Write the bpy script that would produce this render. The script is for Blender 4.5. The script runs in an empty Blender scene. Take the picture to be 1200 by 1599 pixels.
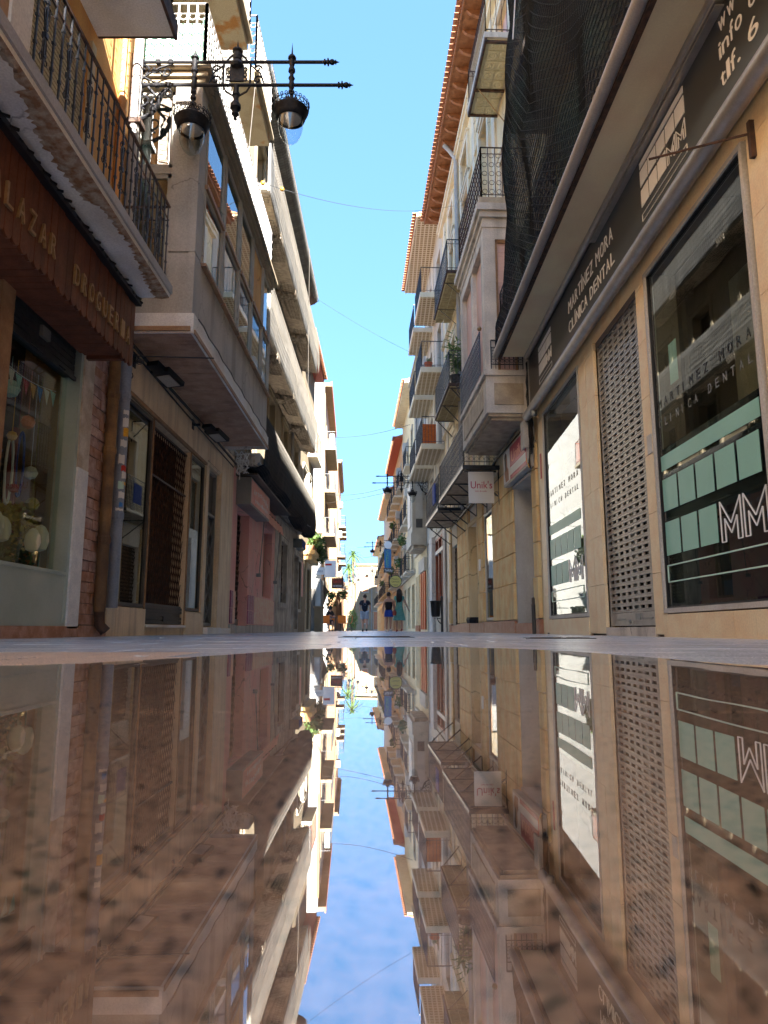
import bpy, bmesh, math, random
from mathutils import Vector, Matrix
R = random.Random(7)
SC = bpy.context.scene
COL = SC.collection
rad = math.radians

# ---------------------------------------------------------------- camera
cam_d = bpy.data.cameras.new('camera')
cam = bpy.data.objects.new('camera', cam_d); COL.objects.link(cam); SC.camera = cam
cam_d.sensor_fit = 'VERTICAL'; cam_d.sensor_height = 32.0; cam_d.sensor_width = 24.0
cam_d.lens = 32.0 * 1109 / 1599
cam.location = (0, 0, 0.065)
cam.rotation_euler = (rad(90) + math.atan(184.5 / 1109), 0, 0)
cam_d.clip_start = 0.01; cam_d.clip_end = 900
cam_d.dof.use_dof = True; cam_d.dof.focus_distance = 7.0; cam_d.dof.aperture_fstop = 8.5

# ---------------------------------------------------------------- light
SUN_EL = rad(32); SUN_DIR = Vector((0.27 * math.cos(SUN_EL), -0.963 * math.cos(SUN_EL), math.sin(SUN_EL)))
w = bpy.data.worlds.new('World'); SC.world = w; w.use_nodes = True
wn = w.node_tree.nodes; wl = w.node_tree.links
bg = wn['Background']; sky = wn.new('ShaderNodeTexSky')
sky.sky_type = 'NISHITA'; sky.sun_disc = False; sky.sun_elevation = SUN_EL
sky.sun_rotation = math.atan2(0.27, -0.963); sky.altitude = 50
sky.air_density = 1.0; sky.dust_density = 1.0; sky.ozone_density = 2.0
gm = wn.new('ShaderNodeGamma'); gm.inputs[1].default_value = 0.34      # flattens the zenith-to-horizon range as in the photograph
tn = wn.new('ShaderNodeMix'); tn.data_type = 'RGBA'; tn.blend_type = 'MULTIPLY'; tn.inputs[0].default_value = 1
tn.inputs[7].default_value = (.220, .408, .68, 1)
wl.new(sky.outputs[0], gm.inputs[0]); wl.new(gm.outputs[0], tn.inputs[6]); wl.new(tn.outputs[2], bg.inputs[0]); bg.inputs[1].default_value = 0.070
sd = bpy.data.lights.new('sun', 'SUN'); sd.energy = 2.0; sd.angle = rad(0.5); sd.color = (1, .95, .88)
so = bpy.data.objects.new('sun', sd); COL.objects.link(so); so.location = (10, -14, 30)
so.rotation_euler = SUN_DIR.to_track_quat('Z', 'Y').to_euler()
SC.view_settings.view_transform = 'Standard'; SC.view_settings.look = 'None'
SC.view_settings.exposure = 4.6; SC.view_settings.gamma = 1.0
SC.view_settings.use_curve_mapping = False
SC.cycles.max_bounces = 14; SC.cycles.diffuse_bounces = 10; SC.cycles.glossy_bounces = 5
SC.cycles.transparent_max_bounces = 24

# ---------------------------------------------------------------- materials
def c3(c): return (c[0], c[1], c[2], 1)
def mat(name, col, col2=None, crack=0, rough=.8, metal=0, ns=2.0, grain=.12, gs=60, bump=.15, bs=40, streak=None, sk=.5, spec=.4, ramp=(.38, .62), vert=(2.2, 2.2, .25)):
    m = bpy.data.materials.new(name); m.use_nodes = True
    n = m.node_tree.nodes; l = m.node_tree.links; b = n['Principled BSDF']
    b.inputs['Roughness'].default_value = rough; b.inputs['Metallic'].default_value = metal
    b.inputs['Specular IOR Level'].default_value = spec
    g = n.new('ShaderNodeNewGeometry')
    def noise(scale, detail=5, vec=None):
        t = n.new('ShaderNodeTexNoise'); t.inputs['Scale'].default_value = scale; t.inputs['Detail'].default_value = detail
        l.new(vec or g.outputs['Position'], t.inputs['Vector']); return t
    def rmp(src, a, bb):
        r = n.new('ShaderNodeMapRange'); r.inputs[1].default_value = a; r.inputs[2].default_value = bb
        l.new(src, r.inputs[0]); return r.outputs[0]
    def mix(f, a, bb, mode='MIX'):
        x = n.new('ShaderNodeMix'); x.data_type = 'RGBA'; x.blend_type = mode
        if isinstance(f, (int, float)): x.inputs[0].default_value = f
        else: l.new(f, x.inputs[0])
        for i, v in ((6, a), (7, bb)):
            if isinstance(v, tuple): x.inputs[i].default_value = c3(v)
            else: l.new(v, x.inputs[i])
        return x.outputs[2]
    cur = col
    if col2: cur = mix(rmp(noise(ns).outputs[0], *ramp), col, col2)
    if streak:
        mp = n.new('ShaderNodeMapping'); mp.inputs['Scale'].default_value = vert
        l.new(g.outputs['Position'], mp.inputs['Vector'])
        f = rmp(noise(1.6, 6, mp.outputs[0]).outputs[0], .48, .72)
        mu = n.new('ShaderNodeMath'); mu.operation = 'MULTIPLY'; l.new(f, mu.inputs[0]); mu.inputs[1].default_value = sk
        cur = mix(mu.outputs[0], cur, streak)
    if crack:
        vd = n.new('ShaderNodeTexNoise'); vd.inputs['Scale'].default_value = 2.5; vd.inputs['Detail'].default_value = 6; l.new(g.outputs['Position'], vd.inputs['Vector'])
        va = n.new('ShaderNodeVectorMath'); va.operation = 'SCALE'; l.new(vd.outputs['Color'], va.inputs[0]); va.inputs['Scale'].default_value = .5
        vb = n.new('ShaderNodeVectorMath'); vb.operation = 'ADD'; l.new(va.outputs[0], vb.inputs[0]); l.new(g.outputs['Position'], vb.inputs[1])
        vo = n.new('ShaderNodeTexVoronoi'); vo.feature = 'DISTANCE_TO_EDGE'; vo.inputs['Scale'].default_value = crack; l.new(vb.outputs[0], vo.inputs['Vector'])
        ln = n.new('ShaderNodeMapRange'); ln.inputs[1].default_value = 0; ln.inputs[2].default_value = .012; ln.inputs[3].default_value = 1; ln.inputs[4].default_value = 0; l.new(vo.outputs[0], ln.inputs[0])
        mk = rmp(noise(.9, 2).outputs[0], .5, .56); mq = n.new('ShaderNodeMath'); mq.operation = 'MULTIPLY'; l.new(ln.outputs[0], mq.inputs[0]); l.new(mk, mq.inputs[1])
        m3 = n.new('ShaderNodeMath'); m3.operation = 'MULTIPLY'; l.new(mq.outputs[0], m3.inputs[0]); m3.inputs[1].default_value = .75
        cur = mix(m3.outputs[0], cur, tuple(x * .25 for x in col))
    if grain:
        gn = noise(gs, 4)
        k = rmp(gn.outputs[0], .3, .7)
        d = mix(k, tuple(1 - grain for _ in '123'), tuple(1 + grain for _ in '123'))
        cur = mix(1.0, cur, d, 'MULTIPLY')
    if isinstance(cur, tuple): b.inputs['Base Color'].default_value = c3(cur)
    else: l.new(cur, b.inputs['Base Color'])
    if bump:
        bn = noise(bs, 6); bp = n.new('ShaderNodeBump'); bp.inputs['Strength'].default_value = bump; bp.inputs['Distance'].default_value = .01
        l.new(bn.outputs[0], bp.inputs['Height']); l.new(bp.outputs[0], b.inputs['Normal'])
        rr = rmp(bn.outputs[0], .2, .8); mm = n.new('ShaderNodeMapRange'); mm.inputs[3].default_value = max(0, rough - .08); mm.inputs[4].default_value = min(1, rough + .08)
        l.new(rr, mm.inputs[0]); l.new(mm.outputs[0], b.inputs['Roughness'])
    return m

def glass_mat(name, tint=(.75, .82, .8), ior=1.9, gl=(.95, .97, .96)):
    m = bpy.data.materials.new(name); m.use_nodes = True
    n = m.node_tree.nodes; l = m.node_tree.links; n.clear()
    o = n.new('ShaderNodeOutputMaterial'); mx = n.new('ShaderNodeMixShader'); t = n.new('ShaderNodeBsdfTransparent')
    gl_ = n.new('ShaderNodeBsdfGlossy'); fr = n.new('ShaderNodeFresnel')
    fr.inputs[0].default_value = ior; t.inputs[0].default_value = c3(tint); gl_.inputs[0].default_value = c3(gl); gl_.inputs['Roughness'].default_value = 0.0
    no = n.new('ShaderNodeTexNoise'); no.inputs['Scale'].default_value = 1.3; bp = n.new('ShaderNodeBump')
    bp.inputs['Strength'].default_value = .02; bp.inputs['Distance'].default_value = .02
    g = n.new('ShaderNodeNewGeometry'); l.new(g.outputs['Position'], no.inputs['Vector']); l.new(no.outputs[0], bp.inputs['Height'])
    l.new(bp.outputs[0], gl_.inputs['Normal'])
    iv = n.new('ShaderNodeMath'); iv.operation = 'SUBTRACT'; iv.inputs[0].default_value = 1; l.new(g.outputs['Backfacing'], iv.inputs[1])
    mu = n.new('ShaderNodeMath'); mu.operation = 'MULTIPLY'; l.new(iv.outputs[0], mu.inputs[0]); l.new(fr.outputs[0], mu.inputs[1])
    l.new(mu.outputs[0], mx.inputs[0]); l.new(t.outputs[0], mx.inputs[1]); l.new(gl_.outputs[0], mx.inputs[2]); l.new(mx.outputs[0], o.inputs[0])
    return m

def granite():
    m = bpy.data.materials.new('brown granite'); m.use_nodes = True
    n = m.node_tree.nodes; l = m.node_tree.links; b = n['Principled BSDF']; b.inputs['Roughness'].default_value = .45
    g = n.new('ShaderNodeNewGeometry')
    def noi(s, d=3):
        t = n.new('ShaderNodeTexNoise'); t.inputs['Scale'].default_value = s; t.inputs['Detail'].default_value = d
        l.new(g.outputs['Position'], t.inputs['Vector']); return t.outputs[0]
    def ramp(src, stops):
        r = n.new('ShaderNodeValToRGB'); e = r.color_ramp.elements
        while len(e) > 1: e.remove(e[-1])
        e[0].position = stops[0][0]; e[0].color = c3(stops[0][1])
        for p, c in stops[1:]:
            x = e.new(p); x.color = c3(c)
        l.new(src, r.inputs[0]); return r.outputs[0]
    a = ramp(noi(210, 5), [(.3, (.30, .20, .15)), (.45, (.52, .38, .28)), (.56, (.72, .50, .35)), (.68, (.74, .62, .50))])
    k = ramp(noi(190, 1), [(.35, (1, 1, 1)), (.41, (0, 0, 0))])
    x = n.new('ShaderNodeMix'); x.data_type = 'RGBA'; l.new(k, x.inputs[0]); l.new(a, x.inputs[6]); x.inputs[7].default_value = (.012, .010, .010, 1)
    l.new(x.outputs[2], b.inputs['Base Color'])
    return m

def water():
    m = bpy.data.materials.new('puddle water'); m.use_nodes = True
    n = m.node_tree.nodes; l = m.node_tree.links; n.clear()
    o = n.new('ShaderNodeOutputMaterial'); mx = n.new('ShaderNodeMixShader'); t = n.new('ShaderNodeBsdfTransparent')
    gl = n.new('ShaderNodeBsdfGlossy'); gl.inputs['Roughness'].default_value = 0.0; gl.inputs[0].default_value = (.97, .97, .98, 1)
    t.inputs[0].default_value = (.93, .92, .9, 1)
    fr = n.new('ShaderNodeFresnel'); fr.inputs[0].default_value = 3.0
    g = n.new('ShaderNodeNewGeometry'); no = n.new('ShaderNodeTexNoise'); no.inputs['Scale'].default_value = 5; no.inputs['Detail'].default_value = 1
    l.new(g.outputs['Position'], no.inputs['Vector'])
    bp = n.new('ShaderNodeBump'); bp.inputs['Strength'].default_value = .05; bp.inputs['Distance'].default_value = .004
    l.new(no.outputs[0], bp.inputs['Height']); l.new(bp.outputs[0], gl.inputs['Normal'])
    cc = n.new('ShaderNodeMix'); cc.data_type = 'RGBA'; cc.inputs[6].default_value = (0, 0, 0, 1); cc.inputs[7].default_value = (1, 1, 1, 1)
    l.new(fr.outputs[0], cc.inputs[0]); l.new(cc.outputs[2], gl.inputs[0]); tc = n.new('ShaderNodeMix'); tc.data_type = 'RGBA'; tc.inputs[6].default_value = (.74, .70, .66, 1); tc.inputs[7].default_value = (.06, .055, .05, 1); iv = n.new('ShaderNodeMath'); iv.operation = 'SUBTRACT'; iv.inputs[0].default_value = 1; l.new(g.outputs['Backfacing'], iv.inputs[1]); mu = n.new('ShaderNodeMath'); mu.operation = 'MULTIPLY'; l.new(iv.outputs[0], mu.inputs[0]); l.new(fr.outputs[0], mu.inputs[1]); pw = n.new('ShaderNodeMath'); pw.operation = 'POWER'; l.new(mu.outputs[0], pw.inputs[0]); pw.inputs[1].default_value = .65; l.new(pw.outputs[0], tc.inputs[0]); l.new(pw.outputs[0], cc.inputs[0]); l.new(tc.outputs[2], t.inputs[0])
    ad = n.new('ShaderNodeAddShader'); l.new(t.outputs[0], ad.inputs[0]); l.new(gl.outputs[0], ad.inputs[1]); l.new(ad.outputs[0], o.inputs[0])
    n.remove(mx)
    return m

def emboss(name, col, dark, scale=4.0, rough=.8):
    # small square moulded tiles, pattern in world xy
    m = mat(name, col, tuple(x * .85 for x in col), rough=rough)
    n = m.node_tree.nodes; l = m.node_tree.links; b = n['Principled BSDF']
    g = n.new('ShaderNodeNewGeometry'); br = n.new('ShaderNodeTexBrick'); br.offset = 0
    br.inputs['Scale'].default_value = scale; br.inputs['Mortar Size'].default_value = .16
    br.inputs['Brick Width'].default_value = 1; br.inputs['Row Height'].default_value = 1
    br.inputs['Color1'].default_value = c3(dark); br.inputs['Color2'].default_value = c3(tuple(x * 1.25 for x in dark)); br.inputs['Mortar'].default_value = c3(col)
    l.new(g.outputs['Position'], br.inputs['Vector']); l.new(br.outputs[0], b.inputs['Base Color'])
    return m

def leafmat(name, c, cc):
    return mat(name, c, cc, rough=.55, ns=9, grain=.2, gs=30, bump=0)

M = {}
def defm(k, *a, **kw): M[k] = mat(k, *a, **kw)
defm('ochre', (.60, .31, .09), (.66, .40, .15), crack=.6, streak=(.34, .20, .09), sk=.5, bump=.3)
defm('cream_dimmed', (.34, .28, .18), (.40, .33, .23), crack=.6, streak=(.24, .19, .12), sk=.45)  # copy of cream, darkened in its colour to offset strong sun
defm('pale3', (.50, .47, .40), (.42, .39, .33), crack=.6, streak=(.28, .25, .20), sk=.6)
defm('bayconcrete', (.50, .47, .42), (.40, .38, .34), crack=1.1, streak=(.24, .22, .19), sk=.75, bump=.5, bs=30)
defm('cream', (.70, .60, .43), (.74, .66, .50), crack=.6, streak=(.50, .42, .30), sk=.45)
defm('pale', (0.544, 0.504, 0.416), (0.480, 0.432, 0.344), crack=.6, streak=(.42, .36, .28), sk=.5)
defm('yellow', (.74, .58, .33), (.78, .66, .42), crack=.6, streak=(.55, .42, .25), sk=.4)
defm('white_plaster', (.74, .72, .67), (.66, .63, .57), crack=.6, streak=(.5, .47, .42), sk=.4)
defm('peach', (.66, .43, .24), (.72, .50, .30), crack=.6, streak=(.48, .32, .19), sk=.4)
defm('gablewhite_dimmed', (.27, .265, .25), (.24, .235, .22), crack=.6, streak=(.26, .25, .22), sk=.5)  # white plaster copy, darkened so the sunlit gable does not burn out
defm('farcream_dimmed', (.24, .19, .12), (.28, .225, .15), streak=(.22, .17, .11), sk=.5)  # cream for distant walls, colour darkened against direct sun
defm('farpeach_dimmed', (.27, .15, .075), (.31, .19, .10), streak=(.25, .15, .09), sk=.5)  # peach for distant walls, darkened the same way against the sun
defm('greyrender', (.38, .37, .35), (.28, .27, .26), streak=(.18, .17, .16), sk=.6, bump=.35)
defm('concrete', (0.675, 0.621, 0.540), (0.540, 0.499, 0.446), crack=.6, streak=(0.243, 0.216, 0.189), sk=.7, bump=.5, bs=30)
defm('oldconcrete', (.50, .42, .30), (.38, .31, .23), streak=(.22, .18, .13), sk=.8, bump=.6, bs=22, ns=4)
defm('slabwhite', (0.840, 0.840, 0.840), (0.840, 0.813, 0.737), crack=1.1, streak=(0.270, 0.203, 0.149), sk=.35, vert=(1, 1, 1), bump=.4, bs=12)
defm('stained', (.50, .43, .30), (.46, .22, .07), ns=2.2, ramp=(.56, .62), streak=(.3, .2, .12), sk=.5, bump=.5)
defm('rustedge', (.30, .16, .08), (.48, .40, .30), ns=14, bump=.9, bs=30)
defm('beigepanel', (0.737, 0.579, 0.386), (0.840, 0.684, 0.474), ns=3, streak=(0.378, 0.284, 0.189), sk=.55, rough=.45, vert=(6, 6, .3))
defm('tantile', (0.807, 0.614, 0.369), (0.840, 0.702, 0.456), ns=5, rough=.45, grain=.08)
defm('tanstone', (0.807, 0.527, 0.228), (0.840, 0.667, 0.333), ns=3, streak=(0.432, 0.257, 0.108), sk=.6, rough=.75)
defm('groove', (0.837, 0.783, 0.675), rough=.9)
defm('redstone', (.36, .13, .06), (.42, .20, .12), ns=6, rough=.5)
defm('pink', (0.837, 0.405, 0.351), (0.840, 0.499, 0.419), crack=1.1, streak=(0.675, 0.486, 0.405), sk=.5, bump=.3)
defm('purpletile', (0.270, 0.041, 0.121), (0.351, 0.068, 0.162), rough=.3, ns=8, grain=.05, bump=.05)
defm('salmontile', (0.810, 0.405, 0.243), (0.840, 0.621, 0.432), rough=.35, ns=9, streak=(0.675, 0.270, 0.203), sk=.6, grain=.05, bump=.05, vert=(14, 14, .5))
defm('peeling', (0.621, 0.581, 0.499), (0.432, 0.392, 0.338), ns=3, streak=(0.270, 0.216, 0.162), sk=.8, bump=.6, bs=18, vert=(2, 2, 1))
defm('marble', (0.840, 0.840, 0.840), (0.718, 0.737, 0.756), ns=9, rough=.4)
defm('marbledirty', (0.491, 0.397, 0.302), (0.680, 0.605, 0.510), ns=6, rough=.6)
defm('splitbrick', (0.378, 0.227, 0.189), (0.567, 0.397, 0.340), ns=9, bump=.9, bs=40)
defm('splitbrick2', (0.529, 0.321, 0.246), (0.378, 0.189, 0.113), ns=9, bump=.9, bs=40)
defm('mortar', (.17, .14, .12), rough=.95)
defm('brownboard', (0.113, 0.035, 0.015), (0.156, 0.052, 0.022), ns=8, rough=.5, streak=(0.037, 0.012, 0.006), sk=.8, vert=(9, 9, .6))
defm('soffitboard', (0.126, 0.044, 0.023), (0.176, 0.063, 0.032), ns=8, rough=.6)
defm('sofslat', (.44, .28, .19), (.52, .35, .25), ns=6, rough=.65, streak=(.24, .14, .10), sk=.6, vert=(3, 3, 3))
defm('brass', (.34, .22, .11), (.42, .30, .17), rough=.4, metal=.5, ns=20)
defm('ironblack', (.018, .018, .022), (.03, .03, .035), rough=.38, spec=.6, ns=20, bump=.3, bs=60)
defm('ironlamp', (.007, .007, .010), (.014, .014, .017), rough=.6, spec=.3, ns=30, bump=.4, bs=50)
defm('ironrust', (.035, .022, .018), (.10, .05, .03), rough=.7, ns=12)
defm('pipegrey', (0.196, 0.238, 0.308), (0.252, 0.294, 0.364), rough=.45, ns=4)
defm('pipebrown', (0.154, 0.084, 0.042), (0.308, 0.168, 0.063), rough=.55, ns=5, streak=(.05, .03, .02), sk=.7)
defm('pipewhite', (.42, .40, .38), (.34, .32, .30), rough=.6)
defm('pipeorange', (.55, .25, .07), (.62, .32, .12), rough=.6)
defm('shutterdark', (.045, .045, .048), (.06, .06, .06), rough=.4, metal=.4, ns=10)
defm('aluminium', (0.441, 0.420, 0.389), (0.378, 0.357, 0.326), rough=.38, metal=.55, ns=8, grain=.06, bump=.05)
defm('framegrey', (.20, .21, .20), (.26, .27, .26), rough=.4, metal=.3)
defm('framewhite', (.56, .55, .51), (.50, .48, .44), rough=.5, streak=(.35, .3, .24), sk=.5)
defm('framedark', (.05, .045, .04), (.08, .07, .06), rough=.45)
defm('framebrown', (0.308, 0.168, 0.084), (0.392, 0.238, 0.126), rough=.55, ns=8)
defm('kick', (0.378, 0.454, 0.416), (0.454, 0.529, 0.491), rough=.35, metal=.2, grain=.04, bump=.03)
defm('signblack', (.030, .030, .029), rough=.3, grain=.0, bump=0, spec=.5)
defm('canopycream', (0.840, 0.743, 0.486), (0.810, 0.675, 0.446), ns=2, rough=.6, streak=(0.567, 0.432, 0.243), sk=.4, vert=(1, .4, 1), grain=.04, bump=.08)
defm('netcord', (.035, .04, .045), rough=.85, grain=0, bump=0)
defm('frameold', (.34, .31, .26), (.28, .26, .22), rough=.6, streak=(.2, .17, .13), sk=.5)
defm('signwhite', (.82, .82, .82), rough=.5, grain=.02, bump=0)
defm('vinylblack', (.008, .007, .008), rough=.25, grain=0, bump=0)
defm('mint', (0.270, 0.567, 0.472), (0.297, 0.608, 0.513), rough=.4, grain=.03, bump=0)
defm('mintline', (0.486, 0.702, 0.608), rough=.4, grain=0, bump=0)
defm('louvre', (.50, .44, .32), (.44, .38, .27), rough=.7)
defm('pinkblind', (0.675, 0.446, 0.392), (0.743, 0.527, 0.459), rough=.6, grain=.05, streak=(0.486, 0.324, 0.270), sk=.4)
defm('woodbrown', (0.306, 0.153, 0.076), (0.442, 0.238, 0.119), ns=7, rough=.6, streak=(0.136, 0.068, 0.034), sk=.8, vert=(12, 12, .6))
defm('woodgrey', (0.297, 0.257, 0.216), (0.189, 0.162, 0.135), ns=7, rough=.8, streak=(0.095, 0.068, 0.054), sk=.8, vert=(12, 12, .6))
defm('reddoor', (.50, .09, .02), (.56, .13, .035), rough=.45, ns=6)
defm('redwood', (.30, .07, .03), (.24, .06, .03), rough=.5)
defm('terracotta', (.42, .16, .08), (.50, .24, .13), ns=14, rough=.85, bump=.4, streak=(.22, .12, .08), sk=.5, vert=(4, 4, 4))
defm('eavewood', (.24, .085, .028), (.32, .13, .05), ns=6, rough=.65, streak=(.14, .05, .02), sk=.6, vert=(6, 6, 6))
defm('redeave', (.45, .08, .04), rough=.7)
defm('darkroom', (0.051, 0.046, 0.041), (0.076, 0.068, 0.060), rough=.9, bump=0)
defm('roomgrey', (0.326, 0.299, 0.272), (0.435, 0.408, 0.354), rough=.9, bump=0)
defm('netblack', (.010, .012, .018), rough=.8, grain=0, bump=0)
defm('netgrey', (.10, .09, .075), rough=.85, grain=0, bump=0)
defm('corrugated', (0.476, 0.381, 0.286), (0.666, 0.571, 0.428), ns=8, rough=.7, bump=.5)
defm('netcloth', (0.192, 0.192, 0.186), (0.128, 0.128, 0.128), ns=3, rough=.9, bump=.12, bs=30, streak=(0.336, 0.328, 0.304), sk=.6)
defm('darkcloth', (.012, .014, .026), (.02, .02, .03), ns=5, rough=.9, streak=(.2, .19, .17), sk=.35, bump=.6, vert=(3, 3, 1.4))
defm('rubble', (0.567, 0.499, 0.392), (0.270, 0.216, 0.162), ns=10, rough=.95, bump=1, bs=20)
defm('tileunder', (0.540, 0.486, 0.311), (0.621, 0.567, 0.392), ns=6, rough=.7)
defm('tilerelief', (0.405, 0.351, 0.203), (0.297, 0.243, 0.135), ns=9, rough=.7)
M['perf'] = emboss('perforated soffit tile', (.60, .54, .42), (.24, .17, .09), 6.0)
defm('bluesign', (.03, .16, .35), rough=.4, bump=0); defm('greensign', (.18, .42, .20), rough=.4, bump=0)
defm('yellowsign', (.55, .45, .12), rough=.4, bump=0); defm('crimson', (.42, .012, .07), rough=.35, bump=0, grain=.03)
defm('brownsign', (.10, .035, .02), rough=.4, bump=0)
defm('orangeplastic', (.75, .19, .02), rough=.4, bump=0, grain=.03)
defm('orangecloth', (.65, .17, .03), (.5, .12, .03), rough=.9, ns=20)
defm('blackplastic', (.012, .012, .014), rough=.4, bump=0)
defm('skin', (.44, .24, .16), (.50, .28, .19), rough=.55, ns=9, grain=.04, bump=0)
defm('hair', (.02, .012, .01), rough=.55, grain=.2, gs=200)
defm('navycloth', (.012, .014, .026), rough=.9, bump=.1); defm('blackcloth', (.012, .012, .014), rough=.9)
defm('denim', (.36, .40, .46), (.30, .35, .42), rough=.9); defm('bluecloth', (.02, .06, .32), rough=.85)
defm('tealdress', (.09, .28, .24), (.14, .34, .29), ns=18, rough=.85); defm('redleather', (.30, .05, .03), rough=.5)
defm('potred', (.50, .12, .05), rough=.7); defm('paper', (.7, .69, .66), rough=.8, grain=.03, bump=0)
defm('bluething', (.05, .22, .55), rough=.5, bump=0); defm('greencloth', (.16, .34, .26), (.20, .40, .31), rough=.8, ns=6)
defm('red', (.5, .04, .03), rough=.5, bump=0); defm('stickeryellow', (.75, .38, .03), rough=.5, bump=0)
defm('reddrape', (.20, .02, .02), (.28, .03, .025), rough=.7, ns=12); defm('egg', (.72, .68, .55), rough=.45, bump=0, grain=.03)
defm('yellowflower', (.55, .42, .06), (.4, .32, .08), ns=20, rough=.8, bump=0)
defm('goldcloth', (.70, .56, .28), (.50, .36, .14), ns=30, rough=.7, bump=.4, bs=80)
defm('asphaltjoint', (.07, .065, .06), rough=.95)
defm('greyslab', (0.474, 0.491, 0.527), (0.579, 0.597, 0.632), ns=3, rough=.24, grain=.2, gs=180, bump=.15, bs=120, spec=.6)
defm('greyslab2', (0.579, 0.579, 0.597), (0.456, 0.466, 0.491), ns=3, rough=.24, grain=.2, gs=180, bump=.15, bs=120, spec=.6)
M['granite'] = granite(); M['water'] = water()
M['glass'] = glass_mat('shop glass', (.84, .90, .87), 1.7)
M['glass_strong'] = glass_mat('reflective window glass', (.35, .42, .42), 2.6)
M['glass_sky'] = glass_mat('old window glass mirroring the sky', (.45, .52, .52), 4.5)
M['lampglass'] = glass_mat('clear lamp glass', (.80, .84, .86), 2.0)
M['leaf'] = leafmat('leaf green', (.05, .10, .025), (.10, .17, .04)); M['leaf2'] = leafmat('leaf bright', (.10, .22, .06), (.16, .28, .09))
defm('trunk', (.16, .11, .07), (.22, .16, .11), ns=9, bump=.8, bs=14)

# ---------------------------------------------------------------- mesh helpers
SPLIT = {'doorstep', 'sill', 'grille_rail', 'room_back', 'corner_post', 'pilaster', 'window_post', 'stone_pillar', 'bay_pier', 'gallery_post', 'cladding_tile', 'white_reveal', 'shop_frame', 'upper_plate', 'tiled_reveal', 'iron_joist', 'display_floor', 'door_head', 'roller_guide', 'plinth', 'blind_frame'}
class MB:
    def __init__(s): s.v = []; s.f = []
    def add(s, vs, fs):
        o = len(s.v); s.v += [tuple(v) for v in vs]; s.f += [tuple(i + o for i in f) for f in fs]; return s
    def hexa(s, p):   # 8 corners: bottom 4 ccw, top 4 ccw
        return s.add(p, [(0, 3, 2, 1), (4, 5, 6, 7), (0, 1, 5, 4), (1, 2, 6, 5), (2, 3, 7, 6), (3, 0, 4, 7)])
    def box(s, x0, x1, y0, y1, z0, z1):
        return s.hexa([(x0, y0, z0), (x1, y0, z0), (x1, y1, z0), (x0, y1, z0), (x0, y0, z1), (x1, y0, z1), (x1, y1, z1), (x0, y1, z1)])
    def tube(s, pts, r, n=6, cap=True):
        pts = [Vector(p) for p in pts]; o = len(s.v); k = len(pts)
        rr = r if isinstance(r, (list, tuple)) else [r] * k
        up = Vector((.13, .07, 1)).normalized()
        for i, p in enumerate(pts):
            d = (pts[min(i + 1, k - 1)] - pts[max(i - 1, 0)])
            d = d.normalized() if d.length > 1e-9 else Vector((0, 0, 1))
            a = d.cross(up)
            if a.length < .15: a = d.cross(Vector((1, 0, .1)))
            a.normalize(); b = d.cross(a)
            for j in range(n):
                t = 2 * math.pi * (j + .5) / n
                s.v.append(tuple(p + (a * math.cos(t) + b * math.sin(t)) * rr[i]))
        for i in range(k - 1):
            for j in range(n):
                a0 = o + i * n + j; a1 = o + i * n + (j + 1) % n
                s.f.append((a0, a1, a1 + n, a0 + n))
        if cap:
            s.f.append(tuple(o + j for j in range(n))[::-1]); s.f.append(tuple(o + (k - 1) * n + j for j in range(n)))
        return s
    def lathe(s, prof, c=(0, 0, 0), n=16, axis='z', cap=True):
        o = len(s.v); k = len(prof)
        for (r, h) in prof:
            for j in range(n):
                t = 2 * math.pi * j / n
                a, b = r * math.cos(t), r * math.sin(t)
                q = (a, b, h) if axis == 'z' else ((h, a, b) if axis == 'x' else (a, h, b))
                s.v.append((c[0] + q[0], c[1] + q[1], c[2] + q[2]))
        for i in range(k - 1):
            for j in range(n):
                a0 = o + i * n + j; a1 = o + i * n + (j + 1) % n
                s.f.append((a0, a1, a1 + n, a0 + n))
        if cap:
            s.f.append(tuple(o + j for j in range(n))); s.f.append(tuple(o + (k - 1) * n + j for j in range(n)))
        return s
    def ring(s, c, rad_, r, ax1, ax2, n=10, m=4):
        c = Vector(c); a = Vector(ax1); b = Vector(ax2)
        pts = [c + (a * math.cos(2 * math.pi * i / n) + b * math.sin(2 * math.pi * i / n)) * rad_ for i in range(n + 1)]
        return s.tube(pts, r, m, False)
    def build(s, name, m, parent=None, smooth=False, label=None, kind=None, loc=None, rz=0):
        if name in SPLIT and not loc and len(s.f) > 6:
            comp = {}; root = list(range(len(s.v)))
            def fd(i):
                while root[i] != i: root[i] = root[root[i]]; i = root[i]
                return i
            for f in s.f:
                for k in f[1:]: root[fd(k)] = fd(f[0])
            for f in s.f: comp.setdefault(fd(f[0]), []).append(f)
            if len(comp) > 1:
                for fs in comp.values():
                    ids = sorted({i for f in fs for i in f}); mp = {i: k for k, i in enumerate(ids)}
                    q = MB(); q.v = [s.v[i] for i in ids]; q.f = [tuple(mp[i] for i in f) for f in fs]; o = q.build(name, m, parent, smooth, label, kind)
                return o
        me = bpy.data.meshes.new(name); me.from_pydata(s.v, [], s.f); me.validate(); me.update()
        bm = bmesh.new(); bm.from_mesh(me); bmesh.ops.recalc_face_normals(bm, faces=bm.faces); bm.to_mesh(me); bm.free()
        if smooth:
            for p in me.polygons: p.use_smooth = True
            try: me.set_sharp_from_angle(angle=rad(40))
            except Exception: pass
        me.materials.append(M[m] if isinstance(m, str) else m)
        return link(name, me, parent, label, kind, loc, rz)
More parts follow.
